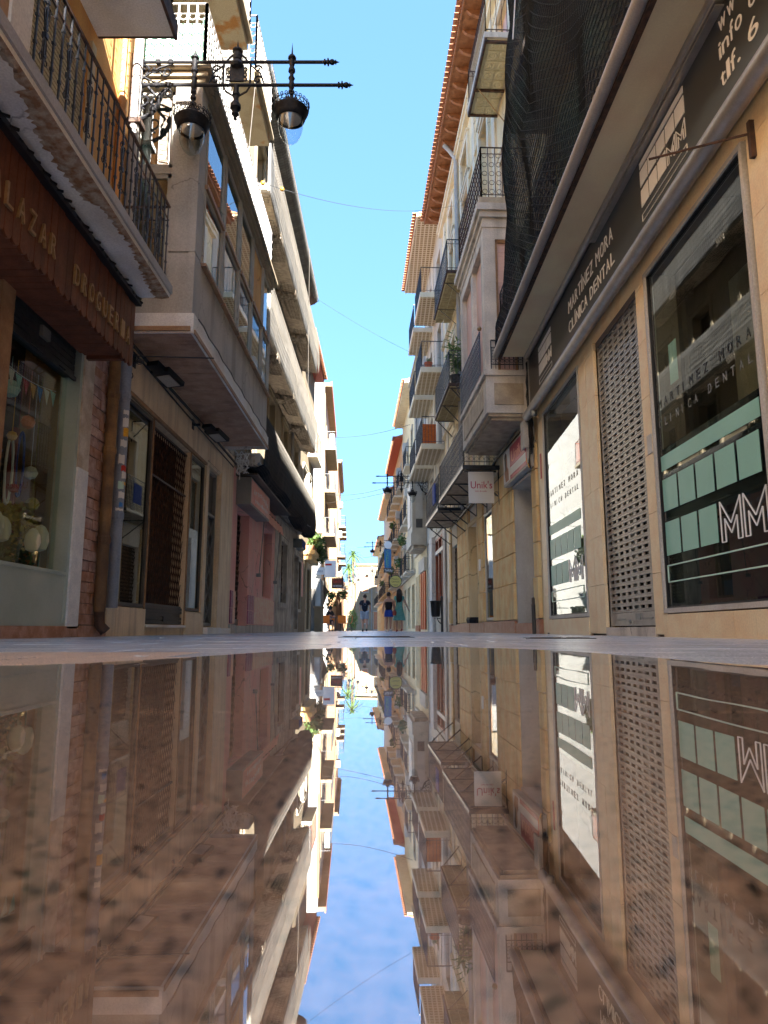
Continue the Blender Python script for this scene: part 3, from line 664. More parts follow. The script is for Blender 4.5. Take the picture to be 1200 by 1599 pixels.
# louvred blind, door leaf, peeling patch
b = MB()
for i in range(90): L.box(b, -.06 + (.01 if i % 2 else 0), -.03 + (.01 if i % 2 else 0), 5.16, 6.34, 3.56 + i * .026, 3.58 + i * .026)
b.build('louvre_shutter', 'louvre', r1)
b = MB(); L.box(b, -.02, .03, 6.36, 6.46, 3.53, 6.0); b.build('window_jamb', 'pale', r1)
b = MB(); b.tube([L.p(.07, 7.48, 3.2), L.p(.07, 7.48, 6.0), L.p(.07, 7.48, 12.3)], .055, 10); tag(b.build('downpipe', 'pipewhite', smooth=True), 'pale round downpipe at the joint of ochre and cream walls behind the balcony', 'pipe')
b = MB(); b.tube([L.p(.05, 7.15, 3.55), L.p(.05, 7.15, 12.3)], .05, 10); tag(b.build('downpipe', 'pipeorange', smooth=True), 'ochre painted downpipe on the ochre wall above the drugstore', 'pipe')
b = MB(); b.lathe([(.08, 3.55), (.13, 3.9), (.14, 3.93)], L.p(.3, 5.9, 0), 14); tp = b.build('flower_pot', 'potred', smooth=True) if False else None
# upper balcony
b = MB(); L.box(b, 0, .80, 1, 6.52, 6.2, 6.33); bal2 = b.build('balcony', 'slabwhite', r1)
b = MB(); L.box(b, .8, .83, 1, 6.55, 6.18, 6.36); L.box(b, 0, .8, 6.52, 6.55, 6.2, 6.36); b.build('slab_edge', 'ironrust', bal2)
b = MB(); L.rail(b, [(.77, 3), (.77, 6.48), (0, 6.48)], 6.36, 7.3, .12, .008, scroll=2); b.build('railing', 'ironblack', bal2)
# pipes at shop level
t = thing('downpipe', 'rusty brown downpipe beside the split brick pier', 'pipe', L.p(.09, 7.30, 0))
b = MB(); b.tube([L.p(.10, 7.30, .25), L.p(.10, 7.30, 3.0)], .060, 12); b.build('pipe', 'pipebrown', t, smooth=True)
for z in (.95, 1.9, 2.5): b = MB(); b.lathe([(.064, z), (.070, z + .02), (.070, z + .06), (.064, z + .08)], L.p(.10, 7.30, 0), 12); b.build('collar', 'pipebrown', t)
b = MB(); b.tube([L.p(.10, 7.30, .27), L.p(.10, 7.33, .12), L.p(.16, 7.34, .05)], .055, 10); b.build('outlet', 'ironrust', t, smooth=True)
t = thing('downpipe', 'blue-grey downpipe plastered with torn stickers at the corner of the beige shopfront', 'pipe', L.p(.08, 7.60, 0))
b = MB(); b.tube([L.p(.10, 7.62, .30), L.p(.10, 7.62, 3.25)], .062, 12); b.build('pipe', 'pipegrey', t, smooth=True)
for z in (1.25, 2.6): b = MB(); b.lathe([(.066, z), (.072, z + .02), (.072, z + .07), (.066, z + .09)], L.p(.10, 7.62, 0), 12); b.build('collar', 'pipegrey', t)
def sticker(z, h, a0, a1, m, lab=None):
    b = MB(); K = 6; c = L.p(.10, 7.62, 0)
    for i in range(K + 1):
        a = rad(a0 + (a1 - a0) * i / K); x, y_ = math.cos(a) * .0645, math.sin(a) * .0645
        b.v.append((c.x + x, c.y + y_, z + rg.uniform(-.008, .008))); b.v.append((c.x + x, c.y + y_, z + h + rg.uniform(-.008, .008)))
    b.f = [(2 * i, 2 * i + 2, 2 * i + 3, 2 * i + 1) for i in range(K)]; b.build('sticker', m, t, label=lab)
for q_ in ((2.28, .10, -70, 0, 'paper'), (2.17, .10, -60, 10, 'stickeryellow'), (2.05, .08, -80, -10, 'paper'), (1.86, .1, -90, -30, 'paper'), (1.78, .06, -60, 0, 'red'), (1.70, .07, -50, 20, 'paper'), (1.58, .08, -80, -20, 'mintline'), (1.48, .07, -70, 0, 'paper'), (1.38, .05, -60, -20, 'bluething'), (1.34, .03, -90, -10, 'paper'), (2.42, .05, -70, -5, 'paper'), (1.63, .03, -40, 20, 'stickeryellow')): sticker(*q_)

t0_ = thing('unseen_building', 'plain house continuing the left side of the street behind the camera', 'building', (-3, -20, 0))
b = MB(); L.wall(b, -45, -6.02, -.05, 12, [(y, y + 1.2, z, z + 2.2) for y in range(-43, -7, 4) for z in (1, 5, 9)], depth=.2); b.build('front_wall', 'pale', t0_); L.mass(t0_, -45, -6.02, 12, 'pale')
# ================================================================= LEFT 2: beige clad shop with glazed bay
r2 = thing('bay_building', 'cream building with grey glazed bay over a beige panelled shopfront', 'building', (-3, 10.7, 0))
b = MB(); L.wall(b, 7.65, 13.8, 3.5, 12.6, [(8.2, 9.0, 6.9, 8.6), (10.2, 11.1, 6.9, 8.6), (8.2, 9.0, 9.05, 11.6), (10.6, 11.5, 9.05, 11.6), (12.95, 13.5, 4.2, 6.4)], depth=.25); b.build('upper_wall', 'pale3', r2)
L.mass(r2, 7.66, 13.79, 12.6, 'pale3')
for (a, c, e, g) in ((8.2, 9.0, 6.9, 8.6), (10.2, 11.1, 6.9, 8.6), (8.2, 9.0, 9.05, 11.6), (10.6, 11.5, 9.05, 11.6), (12.95, 13.5, 4.2, 6.4)): L.window(r2, a, c, e, g)
b = MB(); L.wall(b, 7.70, 13.8, -.05, 3.5, [(7.98, 8.97, .33, 2.80), (9.0, 10.78, .14, 2.80), (10.81, 11.66, .35, 2.80), (11.88, 12.78, .12, 2.88)], n=-.02, depth=.22); b.build('shop_wall', 'beigepanel', r2)
for (a, c, e, g) in ((7.70, 7.975, .0, 2.80), (7.98, 8.985, 2.86, 3.46), (8.995, 9.89, 2.86, 3.46), (9.90, 10.79, 2.86, 3.46), (10.80, 11.72, 2.86, 3.46), (7.98, 8.97, 0, .325), (10.81, 11.66, 0, .34), (11.67, 11.87, .0, 2.85), (12.79, 13.15, .1, 3.46), (13.16, 13.79, .1, 3.46), (11.73, 12.78, 2.92, 3.46), (7.70, 7.97, 2.81, 3.46)):
    b = MB(); L.box(b, -.02, .018, a + .003, c - .003, e, g); b.build('cladding_panel', 'beigepanel', r2)
L.window(r2, 7.99, 8.96, .34, 2.79, n=-.06, fm='framedark', gm='glass_strong', w=.045, mull=0, name='shop_window')
L.window(r2, 10.82, 11.65, .36, 2.79, n=-.06, fm='framedark', gm='glass_strong', w=.045, mull=0, name='shop_window')
b = MB(); L.box(b, -.1, 0, 10.79, 10.805, .14, 2.8); L.box(b, -.1, .0, 8.975, 8.995, .14, 2.8); L.box(b, -.1, .02, 7.7, 11.7, 2.805, 2.85); b.build('shop_frame', 'framebrown', r2)
def lattice(root, F, a, c, e, g, n, m, px=.085, pz=.2, w=.010, name='folding_grille', wavy=True):
    b = MB(); W_ = c - a; H_ = g - e; sl = pz / px
    k = int((W_ + H_ / sl) / px) + 1
    for dr_ in (0, 1):
        for j in range(k + 1):
            u0 = -H_ / sl + j * px; pts = []
            st = 14
            for i in range(st * 2 + 1):
                f = i / (st * 2); z = e + H_ * f; u = u0 + H_ * f / sl
                if u < 0 or u > W_: continue
                uu = u if dr_ else W_ - u
                pts.append(F.p(n + (.007 if dr_ else -.007), a + uu, z))
            if len(pts) > 1: b.tube([pts[0], pts[-1]], w * .8, 4, False)
    return b.build(name, m, root)
g_ = lattice(r2, L, 9.03, 10.76, .40, 2.72, -.08, 'ironrust', .09, .22, .009)
b = MB()
for z in (.40, 2.1, 2.74): L.box(b, -.10, -.06, 9.01, 10.77, z - .012, z + .012)
b.build('grille_rail', 'ironblack', g_)
b = MB(); 
for z in (.155, .205, .30, .345): L.box(b, -.10, -.04, 9.01, 10.77, z, z + .04)
L.box(b, -.12, -.07, 9.01, 10.77, .15, .39); L.box(b, -.07, -.03, 9.86, 9.92, .18, .25); b.build('bottom_rail', 'framedark', g_)
b = MB(); L.box(b, -.15, .03, 9.0, 10.78, .10, .135); b.build('threshold', 'slabwhite', r2)
b = MB(); L.box(b, -1.0, -.25, 8.98, 10.79, .05, 2.8); 
b = MB(); L.box(b, -.75, -.7, 9.0, 10.78, .15, 2.8); b.build('shop_door', 'woodbrown', r2)
# iron street door with crossed bars
b = MB(); L.box(b, -.14, -.12, 11.88, 12.78, .14, 2.88); dr = b.build('street_door', 'framedark', r2)
b = MB(); L.frame(b, 11.9, 12.76, .14, 2.86, -.12, -.07, .05); L.box(b, -.12, -.07, 11.95, 12.71, 2.05, 2.1)
z = .2
while z < 2.0:
    for (A, B) in (((11.95, z), (12.33, z + .36)), ((12.33, z), (11.95, z + .36)), ((12.33, z), (12.71, z + .36)), ((12.71, z), (12.33, z + .36))): b.tube([L.p(-.09, A[0], A[1]), L.p(-.09, B[0], min(B[1], 2.06))], .012, 4)
    z += .36
b.tube([L.p(-.09, 12.33, .18), L.p(-.09, 12.33, 2.06)], .014, 4); b.build('iron_bars', 'framegrey', dr)
b = MB(); L.box(b, -.2, .1, 11.85, 12.8, -.05, .11); L.box(b, -.02, .06, 12.8, 13.8, -.05, .1); b.build('doorstep', 'slabwhite', r2)
# bay
bay = MB(); L.box(bay, .02, .72, 7.72, 12.84, 4.36, 4.42)
B0, B1, N1 = 7.66, 12.9, .80
b = MB(); L.box(b, 0, N1, B0, B1, 3.52, 3.66); L.box(b, N1 - .08, N1 - .01, B0 + .01, B1 - .01, 3.66, 4.42); L.box(b, 0, N1 - .08, B0 + .01, B0 + .09, 3.66, 4.1); L.box(b, 0, N1 - .08, B1 - .09, B1 - .01, 3.66, 6.6)
bayo = b.build('bay', 'bayconcrete', r2)
b = MB(); L.box(b, N1, N1 + .03, B0 - .03, B1 + .02, 3.40, 3.64); L.box(b, .0, N1, B0 - .03, B0 - .005, 3.40, 3.64); L.box(b, 0, N1, B1 + .0, B1 + .02, 3.4, 3.64); b.build('slab_edge', 'slabwhite', bayo)
b = MB(); L.box(b, N1 + .03, N1 + .045, B0, B1, 3.40, 3.45); L.box(b, .0, N1, B0 - .06, B0 - .035, 3.42, 3.47); b.build('edge_trim', 'framebrown', bayo)
for y0_ in (B0 + .04,):
    pts = [L.p(N1 + .05, B0 + .1 + i * .25, 3.62 + .02 * math.sin(i * 2.1)) for i in range(21)]; b = MB(); b.tube(pts, .008, 4); b.build('cable', 'blackplastic', bayo)
me = bpy.data.meshes.new('soffit_slat'); q = MB().box(0, .79, 0, .086, 0, .02); me.from_pydata(q.v, [], q.f); me.materials.append(M['sofslat'])
y = B0 + .01
while y < B1 - .08: link('soffit_slat', me, bayo, loc=(-3 + .005, y, 3.435 + rg.uniform(0, .004))); y += .0975
# corner post, window posts
b = MB(); L.box(b, N1 - .32, N1, B0, B0 + .28, 4.42, 6.6); L.box(b, N1 - .32, N1, B0, B0 + .28, 3.66, 4.4); b.build('corner_post', 'bayconcrete', bayo)
wy = [7.94, 9.0, 10.05, 11.1, 12.1, 12.86]
b = MB()
for y in wy[1:-1]: L.box(b, N1 - .16, N1 + .008, y - .05, y + .05, 4.42, 6.6)
L.box(b, N1 - .16, N1 + .01, B1 - .10, B1, 4.42, 6.6)
b.build('window_post', 'pale3', bayo)
b = MB()
for dz, q_ in ((6.6, .04), (6.66, .08), (6.73, .12)): L.box(b, 0, N1 + q_, B0 - q_, B1 + q_, dz, dz + .055)
b.build('cornice', 'cream_dimmed', bayo)
for i in range(len(wy) - 1):
    a, c = wy[i] + .06, wy[i + 1] - .06
    for (e, g) in ((4.44, 5.44), (5.50, 6.58)):
        o = None; b = MB(); L.frame(b, a, c, e, g, N1 - .06, N1 - .002, .05); o = b.build('window', 'pale3', bayo)
        for (a2, c2) in ((a + .04, c - .04),):
            b = MB(); L.box(b, N1 - .025, N1 - .020, a2, c2, e + .04, g - .04); b.build('pane', 'glass_sky' if not (i == 3 and e > 5) else 'ochre', o)
    b = MB(); L.box(b, N1 - .1, N1 + .03, a, c, 5.44, 5.50); L.box(b, N1 - .1, N1 + .05, a - .03, c + .03, 4.40, 4.44); b.build('sill', 'framebrown', bayo)
# near end glazing of the bay
for (e, g, m) in ((4.12, 5.42, 'glass_sky'), (5.50, 6.52, 'glass_sky')):
    b = MB()
    def ebox(n0, n1, z0, z1, y0=B0 + .02, y1=B0 + .07): L.box(b, n0, n1, y0, y1, z0, z1)
    ebox(.02, .50, e, e + .05); ebox(.02, .50, g - .05, g); ebox(.02, .07, e, g); ebox(.43, .48, e, g); o = b.build('window', 'pale3', bayo)
    b = MB(); L.box(b, .06, .44, B0 + .04, B0 + .046, e + .04, g - .04); b.build('pane', m, o)
b = MB(); L.box(b, .0, .5, B0 + .01, B0 + .1, 5.42, 5.5); b.build('transom', 'pale3', bayo)
b = MB(); L.box(b, .0, .02, B0 + .1, B1 - .1, 4.4, 6.6); L.box(b, .02, .6, B0 + .1, B1 - .1, 6.5, 6.59); b.build('bay_interior', 'white_plaster', bayo)
# railing above the bay with green sheet
b = MB(); L.rail(b, [(0, B0 + .02), (N1 + .0, B0 + .02), (N1 + .0, B1), (0, B1)], 6.79, 7.75, .11, .014, scroll=2); b.build('railing', 'pipewhite', bayo)
b = MB(); L.box(b, N1 - .05, N1 - .045, B0 + .05, B1 - .05, 6.82, 7.6); L.box(b, .02, N1 - .05, B0 + .05, B0 + .055, 6.82, 7.5); b.build('green_screen', 'greencloth', bayo)
for (a, c, z) in ((7.0, 9.7, 8.95), (10.25, 11.85, 8.9)):
    b = MB(); L.box(b, 0, .88, max(a, 7.67), c, z, z + .16); o = b.build('balcony', 'stained', r2)
    b = MB(); L.box(b, 0, .95, max(a, 7.67), c + .06, z + .16, z + .22); b.build('slab_edge', 'cream_dimmed', o)
    b = MB(); L.rail(b, [(0, max(a, 7.7)), (.9, max(a, 7.7)), (.9, c), (0, c)], z + .22, z + 1.2, .11, .012, scroll=2); b.build('railing', 'pipewhite', o)
b = MB(); b.tube([L.p(.9, 10.3, 8.9), L.p(.5, 11.5, 7.2), L.p(.85, 12.0, 6.4)], .006, 3); tag(b.build('hanging_wire', 'pipewhite'), 'thin pale wire slanting down past the rust-stained balcony', 'wire')
# floodlights below the bay
def floodlight(y, lab):
    t = thing('floodlight', lab, 'floodlight', L.p(.02, y, 3.28), 'floodlights under the bay')
    b = MB(); L.box(b, 0, .03, y - .05, y + .05, 3.15, 3.3); b.tube([L.p(.02, y, 3.22), L.p(.12, y + .05, 3.24)], .02, 6); b.build('wall_bracket', 'blackplastic', t)
    c = L.p(.27, y + .28, 3.19); q = MB(); 
    for (s0, s1, h0, h1, wd) in ((-.20, -.05, -.03, .03, .08), (-.05, .30, -.025, .035, .13)):
        q.box(s0, s1, -wd, wd, h0, h1)
    q.box(-.02, .28, -.11, .11, .035, .05); 
    mt = Matrix.Translation(c) @ Matrix.Rotation(rad(72), 4, 'Z') @ Matrix.Rotation(rad(14), 4, 'Y')
    q.v = [tuple(mt @ Vector(v)) for v in q.v]; q.build('housing', 'blackplastic', t)
    q = MB(); q.box(.03, .27, -.09, .09, -.032, -.026); q.v = [tuple(mt @ Vector(v)) for v in q.v]; q.build('lens', 'roomgrey', t)
floodlight(8.05, 'black floodlight under the bay nearest the camera'); floodlight(10.7, 'black floodlight under the far end of the bay')
t = thing('sign_bracket', 'small wrought iron scroll bracket sticking out above the sticker-covered pipe', 'bracket', L.p(.02, 7.75, 3.1))
b = MB(); L.box(b, 0, .03, 7.72, 7.76, 2.85, 3.2); b.tube([L.p(.02, 7.74, 3.17), L.p(1.05, 7.74, 3.14)], .008, 5); b.build('arm', 'ironblack', t)
b = MB(); b.tube([L.p(.02 + .16 * f * (1 + .0) + .05 * math.sin(f * 9), 7.74, 2.9 + .24 * f) for f in [i / 14 for i in range(15)]], .007, 4); b.ring(L.p(.09, 7.74, 2.93), .045, .007, (1, 0, 0), (0, 0, 1), 10, 4); b.ring(L.p(.20, 7.74, 3.10), .035, .006, (1, 0, 0), (0, 0, 1), 10, 4); b.build('scroll', 'ironblack', t)

# ================================================================= wrought iron lamps
def street_lamp(side, Xw, Y, z, length, lab, ang=0, detail=True):
    """bracket lamp: two bars out from the wall, two hanging lanterns"""
    t = thing('bracket_lamp', lab, 'street lamp', (Xw, Y, z), 'wrought iron bracket lamps')
    sx = side; P = lambda n, zz, dy=0: (Xw + sx * n, Y + dy, z + zz)
    up, lo = 0.0, -.31
    b = MB()
    for zz, Ln in ((up, length - .17), (lo, length)):
        b.tube([P(0, zz), P(Ln - .16, zz)], .021, 8)
        hx = lambda r_, h_: (r_, sx * h_)
        pr = [(.026, Ln - .17), (.036, Ln - .165), (.036, Ln - .15), (.022, Ln - .145), (.022, Ln - .13), (.045, Ln - .125), (.045, Ln - .112), (.02, Ln - .105), (.032, Ln - .08), (.034, Ln - .06), (.016, Ln - .035), (.027, Ln - .032), (.027, Ln - .024), (.013, Ln - .018), (.001, Ln + .02)]
        b.lathe([(r_, sx * h_) for r_, h_ in pr], (Xw, Y, z + zz), 10, 'x')
        for n in (.12, .45, .30): b.lathe([(.022, sx * (n - .03)), (.034, sx * (n - .02)), (.034, sx * (n + .02)), (.022, sx * (n + .03))], (Xw, Y, z + zz), 8, 'x')
    b.build('arm', 'ironlamp', t, smooth=True)
    # scroll bracket near wall
    def spiral(cx, cz, r0, r1, a0, a1, w=.011, n=16):
        pts = []
        for i in range(n + 1):
            f = i / n; a = rad(a0 + (a1 - a0) * f); r_ = r0 + (r1 - r0) * f; pts.append(P(cx + r_ * math.cos(a), cz + r_ * math.sin(a)))
        return pts
    b = MB()
    for (cx, cz, r0, r1, a0, a1) in ((.14, -.50, .13, .02, 90, 560), (.10, -.66, .07, .015, 20, 420), (.43, -.42, .075, .015, 190, -200), (.12, -.10, .085, .015, -60, 400), (.40, -.13, .075, .015, -200, 260), (.06, -.2, .05, .01, 0, 380), (.27, -.12, .04, .01, 90, 450), (.33, -.20, .10, .05, 150, 20)):
        b.tube(spiral(cx, cz, r0, r1, a0, a1), .013, 5)
    b.tube([P(.0, -.78), P(.12, -.76), P(.24, -.70), P(.32, -.58), P(.36, -.45), P(.44, -.36)], [.02, .024, .022, .03, .02, .014], 7)
    b.lathe([(.01, 0), (.038, .02), (.045, .05), (.03, .09), (.012, .11)], P(.27, -.68), 8); b.lathe([(.01, 0), (.034, .02), (.04, .05), (.02, .09), (.012, .11)], P(.34, -.52), 8)
    b.tube([P(.04, -.28), P(.2, -.16), P(.32, -.08), P(.46, -.03)], .012, 5); b.tube([P(.03, -.03), P(.14, -.2), P(.26, -.27)], .010, 5)
    b.tube([P(.2, -.34), P(.28, -.44), P(.24, -.56)], .02, 5)
    b.build('scroll_bracket', 'ironlamp', t)
    b = MB(); b.box(min(Xw, Xw + sx * .03), max(Xw, Xw + sx * .03), Y - .05, Y + .05, z - .82, z + .08); b.box(min(Xw, Xw + sx * .16), max(Xw, Xw + sx * .16), Y - .09, Y + .09, z - .86, z - .80); b.build('wall_plate', 'ironrust', t)
    # central shield ornament
    mid = length * .475
    b = MB(); b.box(Xw + sx * mid - .085, Xw + sx * mid + .085, Y - .012, Y + .012, z - .26, z - .07); b.lathe([(.001, .0), (.07, .02), (.085, .05), (.06, .1), (.001, .13)], P(mid, -.10), 10)
    for q_ in (-.16, .16): b.tube([P(mid + q_, up), P(mid + q_, lo)], .014, 6)
    b.tube([P(mid, lo), P(mid, lo - .12)], .03, 8); b.lathe([(.03, -.12), (.045, -.13), (.045, -.16), (.03, -.17), (.036, -.24), (.06, -.28), (.065, -.33), (.04, -.36), (.032, -.38), (.045, -.41), (.012, -.45), (.02, -.47), (.001, -.50)], P(mid, lo + .02), 10)
    b.lathe([(.02, .0), (.05, .03), (.055, .07), (.045, .12), (.065, .14), (.06, .16), (.016, .18), (.001, .30)], P(mid, up), 10)
    for s_ in (-1, 1):
        b.tube([P(mid + s_ * .05, .1), P(mid + s_ * .10, .05), P(mid + s_ * .13, .0)], .012, 5); b.tube([P(mid + s_ * .04, lo - .14), P(mid + s_ * .12, lo - .09), P(mid + s_ * .17, lo)], .012, 5)
        for (cz, r_) in ((-.09, .05), (-.24, .06)): b.tube(spiral(mid + s_ * .25, cz, r_, .012, 0, 400), .011, 5)
        b.tube([P(mid + s_ * .17, -.05), P(mid + s_ * .28, -.15), P(mid + s_ * .33, lo + .02)], .010, 5)
        for zz in (-.1, -.17, -.23): b.ring(P(mid + s_ * .1, zz), .025, .008, (1, 0, 0), (0, 0, 1), 8, 4)
    b.build('shield_ornament', 'ironlamp', t)
    # lanterns
    for (n, drop) in ((length * .282, .72), (length * .725, .58)):
        c = P(n, 0); q = MB()
        pr = [(.001, .26), (.012, .10), (.03, .09), (.05, .06), (.05, .045), (.03, .03), (.034, -.03), (.025, -.06), (.04, -.10), (.042, -.13), (.022, -.15), (.024, -.19), (.04, -.22), (.026, -.25), (.034, -.29), (.034, -.34), (.022, -.37)]
        zz = -.37; fs = .36 if drop > .65 else .2; 
        q.lathe(pr, c, 10)
        zz = -.37
        while zz > -drop + .13: q.lathe([(.018, zz), (.036, zz - .02), (.036, zz - .045), (.018, zz - .06), (.02, zz - .08)], c, 8); zz -= .08
        q.tube([P(n, -.3), P(n, -drop + .02)], .016, 6)
        h = q.build('hanger', 'ironlamp', t, smooth=True)
        q = MB(); d = -drop
        q.lathe([(.045, d + .08), (.07, d + .06), (.075, d + .02), (.10, d - .0), (.16, d - .03), (.19, d - .06), (.205, d - .07), (.205, d - .09), (.19, d - .11), (.18, d - .15), (.165, d - .19), (.15, d - .20), (.145, d - .19), (.16, d - .12), (.001, d - .12)], c, 24, cap=False)
        for i in range(12):
            a = i * 30; q.tube([(c[0] + .05 * math.cos(rad(a)), c[1] + .05 * math.sin(rad(a)), c[2] + d + .07), (c[0] + .07 * math.cos(rad(a)), c[1] + .07 * math.sin(rad(a)), c[2] + d + .12)], [.012, .003], 4)
        o = q.build('lantern_cap', 'ironlamp', t, smooth=True)
        q = MB()
        for i in range(24 if detail else 12):
            a = rad(i * (15 if detail else 30)); q.ring((c[0] + .208 * math.cos(a), c[1] + .208 * math.sin(a), c[2] + d - .04), .028, .006, (-math.sin(a), math.cos(a), 0), (0, 0, 1), 7, 3)
            q.ring((c[0] + .215 * math.cos(a + .13), c[1] + .215 * math.sin(a + .13), c[2] + d + .0), .018, .005, (-math.sin(a), math.cos(a), 0), (0, 0, 1), 6, 3)
        q.build('cresting', 'ironlamp', o)
        q = MB(); q.lathe([(.148, d - .195), (.15, d - .21), (.145, d - .30), (.125, d - .38), (.09, d - .45), (.04, d - .495), (.001, d - .50)], c, 24, cap=False); q.build('globe', 'lampglass', o, smooth=True)
        q = MB(); q.lathe([(.13, d - .15), (.125, d - .185), (.11, d - .19), (.001, d - .19)], c, 20, cap=False); q.build('reflector', 'framewhite', o)
    return t
street_lamp(1, -3.0, 7.5, 6.77, 2.62, 'large black wrought iron lamp bracket on the left above the iron balcony')
# ================================================================= netting helper
def net(F, grid, r, m, name, parent, label=None, both=True, diag=True):
    """knotted net over a grid of (n, s, z) rows: thin ribbons along cells"""
    b = MB(); H = len(grid); W = len(grid[0])
    P = [[F.p(*q) for q in row] for row in grid]
    def rib(a, c):
        d = c - a
        if d.length < 1e-5: return
        s = d.cross(Vector((.3, .2, .9))); s = s.normalized() * r if s.length > 1e-6 else Vector((r, 0, 0))
        u = d.cross(s).normalized() * r
        b.add([a - s, a + s, c + s, c - s], [(0, 1, 2, 3)]); b.add([a - u, a + u, c + u, c - u], [(0, 1, 2, 3)])
    for i in range(H - 1):
        for j in range(W - 1):
            if diag:
                rib(P[i][j], P[i + 1][j + 1]) if (i + j) % 2 else rib(P[i + 1][j], P[i][j + 1])
            else:
                rib(P[i][j], P[i + 1][j]); rib(P[i][j], P[i][j + 1])
    return b.build(name, m, parent, kind='stuff', label=label)
def surf(F, grid, name, m, parent, th=.02, label=None):
    b = MB(); H = len(grid); W = len(grid[0])
    for row in grid:
        for q in row: b.v.append(tuple(F.p(*q)))
    for row in grid:
        for q in row: b.v.append(tuple(F.p(q[0] - th, q[1], q[2] + th * .4)))
    o = H * W
    for i in range(H - 1):
        for j in range(W - 1):
            a = i * W + j; b.f.append((a, a + 1, a + W + 1, a + W)); b.f.append((a + o, a + W + o, a + W + 1 + o, a + 1 + o))
    for j in range(W - 1):
        b.f.append((j, j + o, j + 1 + o, j + 1)); k = (H - 1) * W + j; b.f.append((k, k + 1, k + 1 + o, k + o))
    for i in range(H - 1):
        k = i * W; b.f.append((k, k + W, k + W + o, k + o)); k = i * W + W - 1; b.f.append((k, k + o, k + W + o, k + W))
    return b.build(name, m, parent, smooth=True, label=label)

# ================================================================= LEFT 3: netted building with pink shop
r3 = thing('netted_building', 'run-down cream building with netted crumbling balconies over a pink shop', 'building', (-3, 19, 0))
ups = []
for z in (4.4, 7.2, 10.2):
    for y in (15.0, 17.6, 20.2, 22.8): ups.append((y, y + 1.0, z - (.6 if z < 5 else .3), z + (1.7 if z < 5 else 1.4)))
b = MB(); L.wall(b, 13.8, 24.9, 3.3, 12.25, ups, depth=.3); b.build('upper_wall', 'cream_dimmed', r3)
L.mass(r3, 13.81, 24.89, 12.2, 'greyrender')
for h in ups:
    L.window(r3, h[0], h[1], h[2], h[3], n=-.22, fm='framedark', gm='glass_strong'); L.surround(r3, *h, w=.12, m='cream_dimmed')
shop_h = [(14.35, 15.65, .16, 2.58), (17.6, 18.9, .88, 2.62)]
b = MB(); L.wall(b, 13.82, 19.4, -.05, 3.3, shop_h, depth=.35); b.build('shop_wall', 'pink', r3)
b = MB(); L.wall(b, 19.4, 24.9, -.05, 3.3, [(20.35, 21.6, .85, 2.62), (23.3, 24.5, .1, 2.55)], depth=.3); b.build('old_shop_wall', 'peeling', r3)
for y, m in ((13.9, 'purpletile'), (14.13, 'salmontile'), (15.7, 'purpletile'), (15.95, 'purpletile'), (16.2, 'purpletile')) + tuple((16.45 + .37 * i, 'salmontile') for i in range(8)):
    wd = .22 if m == 'purpletile' or y < 14.2 else .355
    for z, h in ((.2, .29), (.50, .33)):
        b = MB(); L.box(b, 0, .018 + rg.uniform(0, .003), y, y + wd, z, z + h); b.build('tile', m, r3)
b = MB(); L.box(b, -.01, .02, 19.4, 19.47, .2, .85); b.build('tile', 'purpletile', r3)
b = MB(); L.box(b, 0, .03, 13.83, 14.34, -.04, .18); L.box(b, 0, .03, 15.67, 19.4, -.04, .18); L.box(b, -.3, .06, 14.34, 15.66, -.04, .155); b.build('plinth', 'concrete', r3)
b = MB(); L.box(b, -.6, -.55, 14.3, 15.7, .15, 2.6); b.build('shop_door', 'woodbrown', r3)
g2 = lattice(r3, L, 14.37, 15.63, .3, 2.56, -.2, 'ironrust', .1, .22, .011)
b = MB(); L.box(b, -.24, -.18, 14.36, 15.64, .17, .3); b.build('bottom_rail', 'framegrey', g2)
wn_ = L.window(r3, 17.62, 18.88, .9, 2.6, n=-.25, fm='framebrown', gm='glass', w=.06, mull=0, transom=1.5, name='shop_window')
b = MB(); L.box(b, -.34, -.30, 17.7, 18.7, .95, 1.35); b.build('blue_panel', 'bluething', r3)
b = MB(); L.box(b, -.34, -.31, 17.7, 18.3, 1.8, 2.3); b.build('poster', 'yellowflower', r3)
# peeling part: grille window and plank door
b = MB(); L.box(b, -.26, -.22, 20.35, 21.6, .85, 2.62); b.build('window_leaf', 'woodgrey', r3)
g2 = lattice(r3, L, 20.37, 21.58, .87, 2.6, -.1, 'ironrust', .1, .2, .012, name='window_grille')
L.surround(r3, 20.35, 21.6, .85, 2.62, w=.14, m='peeling')
y = 23.3
while y < 24.49: b = MB(); L.box(b, -.2, -.16 + rg.uniform(0, .006), y, min(y + .115, 24.5), .1, 2.55); b.build('door_plank', 'woodgrey', r3); y += .12
L.surround(r3, 23.3, 24.5, .1, 2.55, w=.13, m='peeling')
b = MB(); L.box(b, .0, .3, 23.3, 24.3, 2.75, 3.05); s_ = b.build('sign_box', 'framegrey', r3)
b = MB(); L.box(b, .3, .31, 23.33, 24.27, 2.78, 3.02); b.build('sign_face', 'bluecloth', s_)
